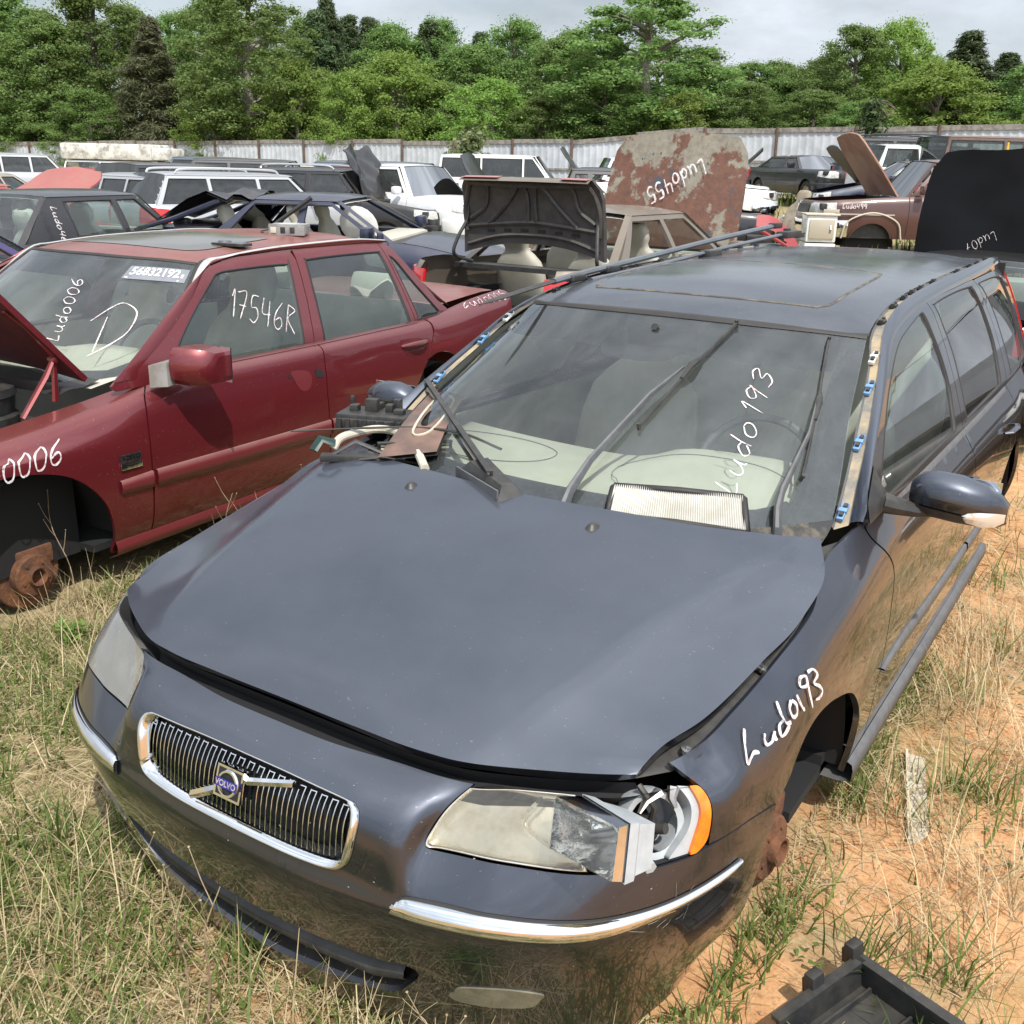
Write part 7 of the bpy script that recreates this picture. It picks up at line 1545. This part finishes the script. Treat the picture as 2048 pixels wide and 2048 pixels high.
def ground():
    m,t,b=nt('clay_ground');L=t.links;co=N(t,'ShaderNodeTexCoord')
    def nz(s,d=8,r=.6):
        n=N(t,'ShaderNodeTexNoise',ins={'Scale':s,'Detail':d,'Roughness':r});L.new(co.outputs['Object'],n.inputs['Vector']);return n.outputs[0]
    def mr(o,a,b_,c=0,d=1):
        n=N(t,'ShaderNodeMapRange',ins={1:a,2:b_,3:c,4:d});L.new(o,n.inputs[0]);return n.outputs[0]
    def mix(f,a,b_):
        n=N(t,'ShaderNodeMixRGB');L.new(f,n.inputs[0])
        for i,x in ((1,a),(2,b_)):
            if isinstance(x,tuple): n.inputs[i].default_value=rgba(x)
            else: L.new(x,n.inputs[i])
        return n.outputs[0]
    clay=mix(mr(nz(9),.3,.7),(.47,.235,.105),(.62,.37,.19));clay=mix(mr(nz(60,4),.52,.70),clay,(.34,.17,.08))
    litter=mix(mr(nz(45,6,.75),.35,.65),(.20,.15,.075),(.40,.33,.19));green=mix(mr(nz(30),.3,.7),(.10,.12,.035),(.20,.19,.07))
    sp=N(t,'ShaderNodeSeparateXYZ');L.new(co.outputs['Object'],sp.inputs[0])
    # more litter left of the wagon, bare clay to its right and between the far rows
    ma=N(t,'ShaderNodeMath',operation='MULTIPLY_ADD',ins={1:-.18,2:.64});L.new(sp.outputs[0],ma.inputs[0])
    mb=N(t,'ShaderNodeMath',operation='ADD',use_clamp=False);L.new(ma.outputs[0],mb.inputs[0]);L.new(mr(nz(.9,6),.2,.8,-.55,.45),mb.inputs[1])
    c1=mix(mr(mb.outputs[0],.42,.62),clay,litter);c2=mix(mr(nz(1.6,7),.55,.70,0,.8),c1,green)
    L.new(c2,b.inputs[0]);b.inputs['Roughness'].default_value=.95;b.inputs['Specular IOR Level'].default_value=.15
    bp=N(t,'ShaderNodeBump',ins={'Strength':.7,'Distance':.02});L.new(nz(26,8,.7),bp.inputs['Height']);L.new(bp.outputs[0],b.inputs['Normal'])
    # graded sheet, fine near the cars
    a=np.concatenate([np.linspace(-400,-14,30)[:-1],np.linspace(-14,14,150),np.linspace(14,400,30)[1:]])
    X,Y=np.meshgrid(a,a+3,indexing='ij');Z=zgxy(X,Y)
    n=len(a);V=np.stack([X,Y,Z],-1);idx=np.arange(n*n).reshape(n,n);Q=np.stack([idx[:-1,:-1],idx[1:,:-1],idx[1:,1:],idx[:-1,1:]],-1).reshape(-1,4)
    tag(fastmesh('ground',V,Q,m,smooth=True),kind='structure')
def grass():
    MT['straw']=leafmat('dry_straw',(.27,.20,.095),(.56,.46,.28),.15,objvar=False);MT['grn']=leafmat('green_grass',(.075,.125,.025),(.20,.25,.065),.4,objvar=False)
    def field(n,box,keep,bare=None):
        x=rng.uniform(box[0],box[1],n);y=rng.uniform(box[2],box[3],n);k=keep(x,y)
        return x[k],y[k]
    def clear(x,y): # inside a front car's outline nothing grows up through it
        front=.02+.62*np.clip(np.abs(x)/.9,0,1)**4
        h=(np.abs(x)<.80)&(y>front+.16)&(y<4.75)
        rx=(x-RED['loc'][0])*math.cos(.067)+(y-RED['loc'][1])*math.sin(.067);ry=-(x-RED['loc'][0])*math.sin(.067)+(y-RED['loc'][1])*math.cos(.067)
        r=(np.abs(rx)<.78)&(ry>.1)&(ry<4.6)
        return ~(h|r)
    VS=[];QS=[];VG=[];QG=[];ns=ng=0
    def put_(lst,ql,V,Q,n): lst.append(V);ql.append(Q+n);return n+len(V)
    def dens(x,y):
        # litter is thick on the left, patchy on the right
        b=np.where(x<.75,.72,.24)+(vnoise(x,y,2.2,1)-.5)*.9+(vnoise(x,y,6,2)-.5)*.5
        return np.clip(b,.03,1)
    for (n,box,l0,l1,w0,w1) in ((90000,(-2.1,.9,-1.0,3.2),.03,.17,.0016,.0042),(27000,(.6,2.6,-.6,4.2),.03,.17,.0014,.0034),(16000,(-6,3.6,3.5,9.5),.12,.35,.004,.008)):
        x,y=field(n,box,lambda x,y:clear(x,y)&(rng.random(len(x))<dens(x,y)))
        k=len(x);z=zgxy(x,y)+rng.uniform(0,.03,k)
        V,Q=blades(np.stack([x,y,z],1),rng.uniform(0,6.28,k),rng.normal(.14,.22,k),rng.uniform(l0,l1,k),rng.uniform(w0,w1,k),rng.normal(.14,.16,k));ns=put_(VS,QS,V,Q,ns)
    # standing straw along the sills and by the red car
    for (n,box) in ((4200,(-1.95,-1.0,.5,4.4)),(1500,(.92,1.35,.9,3.4)),(1500,(-3.2,-2.0,-.4,1.1)),(900,(-.95,.9,-.35,.1))):
        x,y=field(n,box,lambda x,y:clear(x,y)&(vnoise(x,y,4,9)>.35));k=len(x)
        V,Q=blades(np.stack([x,y,zgxy(x,y)],1),rng.uniform(0,6.28,k),rng.uniform(.7,1.45,k),rng.uniform(.10,.30,k),rng.uniform(.002,.004,k),rng.uniform(.05,.45,k));ns=put_(VS,QS,V,Q,ns)
    # green tufts
    for (n,box,thr,seed,l0,l1) in ((44000,(-2.1,.9,-1.0,2.6),.42,11,.03,.12),(7000,(.8,2.5,-.8,4.2),.60,12,.06,.19),(5000,(-6,3.8,3.6,9.0),.45,13,.1,.3)):
        x,y=field(n,box,lambda x,y:clear(x,y)&(vnoise(x,y,3.1,seed)*.65+vnoise(x,y,9,seed+30)*.35>thr-.06*(x<-.2)));k=len(x)
        V,Q=blades(np.stack([x,y,zgxy(x,y)],1),rng.uniform(0,6.28,k),rng.uniform(.7,1.5,k),rng.uniform(l0,l1,k),rng.uniform(.003,.0065,k),rng.uniform(.05,.35,k));ng=put_(VG,QG,V,Q,ng)
    # long tufts, each a fan of broad blades
    cx=np.concatenate([rng.uniform(-1.5,.7,34),rng.uniform(.95,2.2,26)]);cy=np.concatenate([rng.uniform(-.75,.15,34),rng.uniform(-.2,3.4,26)]);c_=clear(cx,cy);cx,cy=cx[c_],cy[c_]
    for X,Y in zip(cx,cy):
        k=int(rng.integers(10,34));x=X+rng.normal(0,.03,k);y=Y+rng.normal(0,.03,k)
        V,Q=blades(np.stack([x,y,zgxy(x,y)],1),rng.uniform(0,6.28,k),rng.uniform(.75,1.5,k),rng.uniform(.10,.26,k),rng.uniform(.004,.008,k),rng.uniform(.05,.3,k));ng=put_(VG,QG,V,Q,ng)
    # small flat leaves of creeping weeds
    x,y=field(16000,(-2.1,2.5,-1.0,3.6),lambda x,y:clear(x,y)&(vnoise(x,y,2.4,51)*.6+vnoise(x,y,8,52)*.4>np.where(x<.8,.52,.66)));k=len(x)
    V,Q=blades(np.stack([x,y,zgxy(x,y)+rng.uniform(.005,.05,k)],1),rng.uniform(0,6.28,k),rng.normal(.25,.3,k),rng.uniform(.014,.034,k),rng.uniform(.007,.014,k),rng.normal(.2,.2,k));ng=put_(VG,QG,V,Q,ng)
    # far clearing and between the rows
    l=rng.uniform(-14,16,26000);d=rng.uniform(8,36,26000);X=ORG.x+RGT.x*l+FWD.x*d;Y=ORG.y+RGT.y*l+FWD.y*d;k=(vnoise(X,Y,.35,21)*.6+vnoise(X,Y,1.2,22)*.4>.46);X,Y=X[k],Y[k];k=len(X)
    V,Q=blades(np.stack([X,Y,zgxy(X,Y)],1),rng.uniform(0,6.28,k),rng.uniform(.8,1.5,k),rng.uniform(.12,.4,k),rng.uniform(.015,.035,k),rng.uniform(.05,.3,k));ng=put_(VG,QG,V,Q,ng)
    tag(fastmesh('dry_grass',np.concatenate(VS),np.concatenate(QS),'straw'),'matted dry straw lying over the ground','grass',kind='stuff')
    tag(fastmesh('green_grass',np.concatenate(VG),np.concatenate(QG),'grn'),'green grass growing in tufts through the straw','grass',kind='stuff')
    # gravel and clods
    x,y=field(2600,(-2.2,2.7,-1.0,4.4),lambda x,y:clear(x,y)&(rng.random(len(x))<np.where(x>.7,1,.35)));k=len(x);sz=rng.uniform(.003,.011,k)**1.0;oc=np.array([(1,0,0),(0,1,0),(-1,0,0),(0,-1,0),(0,0,.7),(0,0,-.6)],float);V=(oc[None]*(sz[:,None,None]*rng.uniform(.6,1.4,(k,6,1))))+np.stack([x,y,zgxy(x,y)+sz*.2],1)[:,None]
    tri=np.array([(0,1,4,4),(1,2,4,4),(2,3,4,4),(3,0,4,4),(1,0,5,5),(2,1,5,5),(3,2,5,5),(0,3,5,5)]);F=(tri[None]+np.arange(k)[:,None,None]*6).reshape(-1,4)
    tag(mesh('gravel',V.reshape(-1,3),[f[:3] for f in F],mat('clod',(.36,.21,.11),r=.95,c2=(.30,.26,.21),scale=3),smooth=False),'small stones and clods scattered over the clay','gravel',kind='stuff')
    # dry weed stalks one can count
    wm=mat('dry_stalk',(.22,.15,.09),r=.8,c2=(.34,.27,.17),scale=30)
    for k,(x,y,h,lean,lab) in enumerate(((.02,-.10,.40,.12,'tall forked dry stalk rising in front of the grille'),(-.05,-.09,.34,.03,'dark dry stalk in front of the lower bumper'),(-.36,-.02,.25,.3,'short dry stalk leaning at the left of the intake'),(-1.75,1.55,.42,.1,'dry seed stalk standing against the red sill'),(-1.62,1.95,.40,-.1,'forked dry stalk by the middle of the red sill'),(-2.05,1.05,.42,-.25,'dry seed stalk beside the red front wheel arch'),(.56,.0,.26,-.15,'small dry stalk beside the fog light cover'))):
        b=MB();z=float(zgxy(np.array([x]),np.array([y]))[0]);P=cr([(0,0,0),(lean*.3*h,.01,h*.4),(lean*.8*h,-.01,h*.75),(lean*1.3*h,.015,h)],5);b.tube(P,np.linspace(.0028,.001,len(P)),5)
        for j in range(5):
            i=int(len(P)*(.35+.12*j));p=P[min(i,len(P)-1)];a=rng.uniform(0,6.28);q=p+np.array([math.cos(a)*.06,math.sin(a)*.04,.06+.02*j*.5]);b.tube([p,(p+q)/2+np.array([0,0,-.008]),q],[.0014,.0011,.0008],4);b.lathe([(0,.005),(.003,.002),(0,-.003)],Matrix.Translation(q.tolist()),n=5)
        o=tag(b.obj('dry_weed',wm),lab,'weed','dry weed stalks');o.location=(x,y,z)
    lm=leafmat('weed_leaf',(.08,.17,.03),(.19,.29,.06),.4,objvar=False)
    for (x,y,s,lab) in ((.52,-.03,.10,'small leafy green weed under the front bumper'),(-1.85,1.85,.13,'leafy green weed beside the red sill'),(-1.78,.85,.09,'low leafy weed in the straw left of the wagon')):
        k=70;P=np.zeros((k,3));P[:,2]=rng.uniform(0,.9,k)*s;P[:,0]=rng.normal(0,.3,k)*s;P[:,1]=rng.normal(0,.3,k)*s
        V,Q=blades(P,rng.uniform(0,6.28,k),rng.uniform(-.1,1,k),rng.uniform(.3,.7,k)*s,rng.uniform(.12,.22,k)*s,rng.uniform(0,.4,k));o=tag(fastmesh('leafy_weed',V,Q,lm),lab,'weed');o.location=(x,y,float(zgxy(np.array([x]),np.array([y]))[0]))
def crown_pts(kind,H,Rr,nb,seed):
    r=np.random.default_rng(seed);C=[];S=[]
    for _ in range(nb):
        if kind=='pine':
            t=r.uniform(.15,1)**.95;rad=Rr*min(1,1.15*(1-t)**1.0+.03)*r.uniform(.1,1.15)+.05;a=r.uniform(0,6.28);C.append((rad*math.cos(a),rad*math.sin(a),H*t-.12*rad));S.append(.20+.30*(1-t)*r.uniform(.5,1.5))
        else:
            t=r.uniform(0,1);z=H*(.14+.83*t);prof=math.sin(math.pi*min(1,(.14+.84*t)))**.65;rad=Rr*prof*math.sqrt(r.uniform(.15,1))*r.uniform(.75,1.12);a=r.uniform(0,6.28);C.append((rad*math.cos(a),rad*math.sin(a),z));S.append(r.uniform(.24,.62))
    return np.array(C),np.array(S)
def tree_proto(kind,H,Rr,nb,per,leaf,m,seed,trunk_vis=.0):
    r=np.random.default_rng(seed+100);C,S=crown_pts(kind,H,Rr,nb,seed)
    if trunk_vis: C[:,2]=np.maximum(C[:,2],H*trunk_vis*r.uniform(.8,1.2,len(C)))
    n=nb*per;D=r.normal(size=(n,3));D/=np.linalg.norm(D,axis=1)[:,None];rad=np.abs(r.normal(.55,.38,n));P=np.repeat(C,per,0)+D*(np.repeat(S,per)*rad)[:,None]*np.array([1.15,1.15,.78 if kind!='pine' else .8])
    nrm=D+r.normal(0,.55,(n,3))+np.array([0,0,.35]);nrm/=np.linalg.norm(nrm,axis=1)[:,None]
    a=np.cross(nrm,r.normal(size=(n,3)));a/=np.linalg.norm(a,axis=1)[:,None];b=np.cross(nrm,a)
    sz=leaf*r.uniform(.6,1.35,n)[:,None];asp=(.22 if kind=='pine' else .72)
    V=np.stack([P-a*sz,P+b*sz*asp*.8+nrm*sz*.12,P+a*sz,P-b*sz*asp+nrm*sz*.1],1).reshape(-1,3);Q=np.arange(n*4).reshape(n,4)
    b_=MB();top=.93*H;tr=cr([(0,0,-.3),(r.normal(0,.08),r.normal(0,.08),H*.35),(r.normal(0,.18),r.normal(0,.18),H*.7),(r.normal(0,.2),r.normal(0,.2),top)],6);b_.tube(tr,np.linspace(.024*H,.004*H,len(tr)),8)
    for i in r.choice(nb,min(nb,22),replace=False):
        c=C[i];z0=max(H*.16,c[2]-abs(np.linalg.norm(c[:2]))*.7);k=np.argmin(np.abs(tr[:,2]-z0));p=tr[k];b_.tube(cr([p,(p+c)/2+np.array([0,0,.15]),c],4),np.linspace(.009*H,.0018*H,9),5)
    return (V,Q,m),b_
def env_trees():
    MT['bark']=mat('bark',(.14,.115,.09),r=.9,c2=(.08,.065,.05),scale=12,bump=.5,bscale=30);MT['palebark']=mat('pale_bark',(.26,.23,.19),r=.9,c2=(.15,.13,.11),scale=9,bump=.4)
    lm=leafmat('leaf_mid',(.105,.185,.045),(.215,.300,.090),.5);lb=leafmat('leaf_bright',(.155,.250,.048),(.290,.385,.095),.55);lp=leafmat('needles_dark',(.058,.100,.044),(.120,.160,.066),.35);lc=leafmat('needles_brown',(.085,.105,.050),(.155,.162,.076),.35);lw=leafmat('leaf_olive',(.11,.14,.055),(.22,.25,.11),.35);lt=leafmat('leaf_tall',(.110,.190,.048),(.225,.305,.092),.5)
    spec={'mid':('broad',10,3.0,230,270,.060,lm,(1,2,3),0,'bark','green broadleaf tree'),'bright':('broad',7.5,2.6,180,250,.056,lb,(4,5),0,'palebark','yellow green young tree'),'pine':('pine',10,2.2,330,140,.12,lp,(6,7),0,'bark','dark green pine'),'cedar':('pine',8,2.6,330,140,.11,lc,(8,),0,'bark','brownish dark cedar'),'tall':('broad',12,3.2,210,260,.066,lt,(9,10),.36,'palebark','tree with bare grey trunk')}
    made={}
    def inst(kind,var,x,y,z,h,rad,rot,label):
        k=(kind,var)
        K,H,Rr,nb,per,leaf,m,seeds,tv,bark,_=spec[kind]
        if k not in made:
            (V,Q,mm),tb=tree_proto(K,H,Rr,nb,per,leaf,m,seeds[var],tv);e=empty({'pine':'pine_tree','cedar':'cedar_tree'}.get(kind,'broadleaf_tree'))
            fastmesh('crown',V,Q,mm,e);tb.obj('trunk',bark,e);made[k]=e
        else:e=copy_tree(made[k])
        e.location=(x,y,z);e.rotation_euler=(0,0,rot);e.scale=(rad/Rr,rad/Rr,h/H);tag(e,label,'tree','trees in the wood behind the fence');return e
    def dfence(u):
        k=(u-1024)/2090;return 39.4/(1+.54*k)
    rows=[(40,-10,300,'mid',6),(230,-25,270,'mid',8),(130,60,230,'mid',4),(330,55,230,'cedar',4),(440,0,210,'mid',10),(515,-55,270,'tall',3),(640,20,170,'pine',8),(700,135,160,'bright',2),(790,95,230,'bright',3.5),(850,35,190,'pine',10),(740,30,170,'pine',12),(930,70,240,'mid',8),(1010,12,210,'mid',10),(965,140,220,'bright',3),(1110,40,210,'mid',7),(1255,-70,360,'tall',5),(1180,100,220,'mid',4),(1380,90,210,'mid',8),(1450,125,190,'mid',4),(1530,95,170,'mid',9),(1640,-10,180,'mid',7),(1715,-25,190,'bright',8),(1800,60,270,'bright',5),(1570,130,180,'mid',4),(1850,-5,210,'pine',7),(1925,40,200,'pine',9),(2000,45,230,'mid',6),(1450,80,180,'mid',9),(1500,75,170,'mid',10),(660,0,170,'pine',9),(860,20,180,'mid',11),(780,35,200,'mid',9),(1590,60,170,'mid',9),(2010,165,170,'bright',3),(600,120,170,'bright',3),(440,195,160,'bright',2),(205,205,180,'mid',2.5),(60,170,220,'mid',3),(-60,0,260,'mid',7),(1330,150,170,'bright',3),(1060,170,170,'mid',3),(880,150,170,'mid',5),(1660,150,170,'mid',3),(2110,20,240,'mid',8)]
    made_l=[]
    for i,(u,vt,w,kind,ex) in enumerate(rows):
        d=dfence(u)+ex;l=(u-1024)/2027*d*.985;x,y=pl(l,d);z=zg(x,y)
        el=math.atan((1024-(vt+.024*(u-1024)*0)-10)/2027)-.32795
        zt=1.79+d*math.tan(el+ (u-1024)/2027*-.024);rad=w/2/2027*d*1.05
        side=['far left','left of centre','centre','right of centre','far right'][min(4,max(0,int(u/410)))]
        e=inst(kind,i%len(spec[kind][7]),x,y,z,max(2.5,(zt-z)*.97),rad,i*1.7,None);made_l.append((u,kind,vt,ex,e));rows[i]=None
    for i,u in enumerate(range(-120,2200,82)):
        d=dfence(u)+17+(i%3)*3;l=(u-1024)/2027*d*.985;x,y=pl(l,d);z=zg(x,y);vt=float(np.interp(u,[-100,150,420,640,800,1000,1350,1420,1520,1640,1900,2100],[50,58,55,52,70,60,60,105,110,75,70,80]))+((i*37)%23-11)
        zt=1.79+d*math.tan(math.atan((1024-vt)/2027)-.32795-(u-1024)/2027*.024);k='pine' if i%3==1 else 'mid'
        e=inst(k,i%2,x,y,z,max(3,zt-z),70/2027*d*1.3,i*2.1,'dark %s in the second row, mostly hidden by the trees in front'%('pine' if k=='pine' else 'broadleaf tree'));e['group']='back row of the wood'
    made_l.sort(key=lambda q:q[0]);mark=[(0,'the fence end'),(110,'the far left cars'),(300,'the camper van'),(560,'the navy coupe'),(760,'the scorched hood'),(930,'the willow bush'),(1080,'the white van'),(1375,'the rust hood'),(1560,'the white truck'),(1690,'the pine sapling'),(1800,'the orange hood'),(1960,'the black hood'),(2060,'the right edge')]
    seen={}
    for u,k,vt,ex,e in made_l:
        mk_=min(mark,key=lambda q:abs(q[0]-u))[1];dep='just behind the fence' if ex<=3.5 else 'farther back' if ex<=6 else 'deep in the wood'
        size='tall' if vt<30 else 'medium' if vt<110 else 'low'
        lab='%s %s %s above %s'%(size,spec[k][10].replace('tall tree','tree'),dep,mk_)
        n=seen.get(lab,0);seen[lab]=n+1
        if n: lab=lab.replace(' above ',', right one, above ' if n==1 else ', rightmost, above ')
        e['label']=lab
def build_env():
    ground();grass();env_trees()
    # fence
    steel=mat('white_corrugated_sheet',(.50,.525,.56),r=.5,metal=.0,c2=(.40,.42,.44),scale=2.2,dust=.0,bump=.05);postm=mat('rusty_post',(.085,.055,.042),r=.85,c2=(.14,.09,.06),scale=10);board=mat('weathered_board',(.27,.25,.22),r=.9,c2=(.15,.13,.115),scale=7,bump=.4)
    fh=lambda l:float(np.interp(l,[-34,-26,-10,0,8,20],[2.0,2.06,2.3,2.42,2.06,1.96]))
    f=empty('fence',(0,0,0),0,'long white corrugated metal fence with dark posts along the wood','fence')
    dl=2.44/math.hypot(1,.54);ls=np.arange(19,-34,-dl)
    for i,l in enumerate(ls):
        d=31+(15.5-l)*.54;x,y=pl(l,d);z=zg(x,y);hgt=fh(l)
        lean=((i*7)%5-2)*.012
        b=MB();b.tube([(x,y,z-.2),(x+lean*RGT.x,y+lean*RGT.y,z+hgt+.04)],.052,8);b.obj('post',postm,f)
        if i<len(ls)-1:
            l2=ls[i+1];d2=31+(15.5-l2)*.54;x2,y2=pl(l2,d2);z2=zg(x2,y2);h2=fh(l2)
            n=60;t=np.linspace(0,1,n);k=np.arange(n)%6;off=np.where((k==0)|(k==5),.022,0)+.0;nx,ny=-FWD.x,-FWD.y
            j=rng.normal(0,.02);P=[]
            for h in (0.02,.5,1.0): P.append(np.stack([x+(x2-x)*t-nx*.07+nx*off,y+(y2-y)*t-ny*.07+ny*off,(z+(z2-z)*t)+(hgt+(h2-hgt)*t-.10+j)*h],1))
            MB().grid(np.array(P)).obj('panel',steel,f,smooth=False)
            a=np.array([x+nx*-.03,y+ny*-.03,z+hgt-.06+j]);c_=np.array([x2+nx*-.03,y2+ny*-.03,z2+h2-.06+j])
            b=MB();q=np.array([nx,ny,0])*.025;u_=np.array([0,0,.075]);b.add(np.array([a-q-u_,a+q-u_,a+q+u_,a-q+u_,c_-q-u_,c_+q-u_,c_+q+u_,c_-q+u_]),[(0,1,2,3),(4,7,6,5),(0,4,5,1),(1,5,6,2),(2,6,7,3),(3,7,4,0)]);b.obj('top_board',board,f,smooth=False)
            a=a-np.array([0,0,.95]);c_=c_-np.array([0,0,.95]);b=MB();b.add(np.array([a-q-u_*.5,a+q-u_*.5,a+q+u_*.5,a-q+u_*.5,c_-q-u_*.5,c_+q-u_*.5,c_+q+u_*.5,c_-q+u_*.5]),[(0,1,2,3),(4,7,6,5),(0,4,5,1),(1,5,6,2),(2,6,7,3),(3,7,4,0)]);b.obj('middle_rail',board,f,smooth=False)
    # sapling and bush in front of it
    lw=leafmat('sapling_leaf',(.10,.13,.05),(.21,.24,.10),.35);ls_=leafmat('sapling_needles',(.045,.085,.028),(.10,.15,.05),.25)
    for nm,l,d,kind,H,R_,nb,per,leaf,m,lab in (('willow_bush',-1.75,37.2,'broad',2.55,.85,26,120,.085,lw,'olive green bushy sapling growing in front of the fence'),('pine_sapling',10.0,31.2,'pine',2.7,.62,34,90,.11,ls_,'young pine sapling in front of the right part of the fence')):
        (V,Q,mm),tb=tree_proto(kind,H,R_,nb,per,leaf,m,41);V=V*1.0;x,y=pl(l,d);e=empty(nm,(x,y,zg(x,y)),0,lab,'sapling');fastmesh('crown',V,Q,mm,e);tb.obj('trunk','bark',e)
CAM=dict(loc=(1.36905,-1.11592,1.79108),yaw=.569406,pitch=-.327949,roll=.0242242,f=2027.39)
def build_cam():
    cd=bpy.data.cameras.new('camera');o=bpy.data.objects.new('camera',cd);COL.objects.link(o)
    y,p,r=CAM['yaw'],CAM['pitch'],CAM['roll']
    f=Vector((-math.sin(y)*math.cos(p),math.cos(y)*math.cos(p),math.sin(p)));R=Vector((math.cos(y),math.sin(y),0));U=R.cross(f)
    R2=R*math.cos(r)+U*math.sin(r);U2=-R*math.sin(r)+U*math.cos(r)
    M=Matrix(((R2.x,U2.x,-f.x,CAM['loc'][0]),(R2.y,U2.y,-f.y,CAM['loc'][1]),(R2.z,U2.z,-f.z,CAM['loc'][2]),(0,0,0,1)))
    o.matrix_world=M;cd.sensor_width=36;cd.lens=36*CAM['f']/2048;cd.clip_start=.05;cd.clip_end=2000
    SC.camera=o
SUN=Vector((.44,-.34,.83)).normalized()
def build_light():
    w=bpy.data.worlds.new('World');SC.world=w;w.use_nodes=True;t=w.node_tree;L=t.links;bg=t.nodes['Background']
    el=math.asin(SUN.z);az=math.atan2(SUN.x,SUN.y)
    sky=N(t,'ShaderNodeTexSky',sky_type='NISHITA',sun_disc=False,sun_elevation=el,sun_rotation=az,air_density=1.3,dust_density=2.5,altitude=200)
    co=N(t,'ShaderNodeTexCoord');mp=N(t,'ShaderNodeMapping',ins={3:(1,1,2.6)});L.new(co.outputs['Generated'],mp.inputs[0])
    n=N(t,'ShaderNodeTexNoise',ins={'Scale':2.3,'Detail':9,'Roughness':.56,'Distortion':.3});L.new(mp.outputs[0],n.inputs['Vector'])
    mr=N(t,'ShaderNodeMapRange',ins={1:.30,2:.62,3:.35,4:1});L.new(n.outputs[0],mr.inputs[0])
    n2=N(t,'ShaderNodeTexNoise',ins={'Scale':5.5,'Detail':9,'Roughness':.6});L.new(mp.outputs[0],n2.inputs['Vector'])
    cl=N(t,'ShaderNodeMapRange',ins={1:.30,2:.70,3:CLOUD[0],4:CLOUD[1]});L.new(n2.outputs[0],cl.inputs[0])
    cc=N(t,'ShaderNodeMixRGB',blend_type='MULTIPLY',ins={0:1,1:(.90,.97,1.07,1)});L.new(cl.outputs[0],cc.inputs[2])
    # thin cloud is brighter towards the sun
    nv=N(t,'ShaderNodeVectorMath',operation='NORMALIZE');L.new(co.outputs['Generated'],nv.inputs[0])
    dp=N(t,'ShaderNodeVectorMath',operation='DOT_PRODUCT');dp.inputs[1].default_value=SUN;L.new(nv.outputs[0],dp.inputs[0])
    gr=N(t,'ShaderNodeMapRange',ins={1:-.15,2:.95,3:1.0,4:2.35});gr.interpolation_type='SMOOTHSTEP';L.new(dp.outputs['Value'],gr.inputs[0])
    c3=N(t,'ShaderNodeVectorMath',operation='SCALE');L.new(cc.outputs[0],c3.inputs[0]);L.new(gr.outputs[0],c3.inputs['Scale']);cc=c3
    mx=N(t,'ShaderNodeMixRGB');L.new(mr.outputs[0],mx.inputs[0]);L.new(sky.outputs[0],mx.inputs[1]);L.new(cc.outputs[0],mx.inputs[2])
    L.new(mx.outputs[0],bg.inputs[0]);bg.inputs[1].default_value=.11
    sd=bpy.data.lights.new('sun','SUN');sd.energy=4.6;sd.angle=math.radians(.55);sd.color=(1,.96,.89);so=bpy.data.objects.new('sun',sd);COL.objects.link(so)
    so.rotation_euler=SUN.to_track_quat('Z','Y').to_euler()
CLOUD=(5.0,8.4)
def settings():
    SC.view_settings.view_transform='Standard';SC.view_settings.look='None';SC.view_settings.exposure=EXPO;SC.view_settings.gamma=1
    SC.cycles.max_bounces=10;SC.cycles.transparent_max_bounces=24;SC.cycles.glossy_bounces=4;SC.cycles.diffuse_bounces=3
    SC.cycles.sample_clamp_indirect=6
EXPO=0.15
mk();build_cam();build_light();settings()
build_hero()
if 'build_red' in globals(): build_red()
if 'build_junk' in globals(): build_junk()
if 'build_cars' in globals(): build_cars()
if 'build_env' in globals(): build_env()
else:
    b=MB();b.box((-60,-60,-.02),(60,60,.10));tag(b.obj('ground',mat('g',(.3,.22,.12),r=.9)),kind='structure')
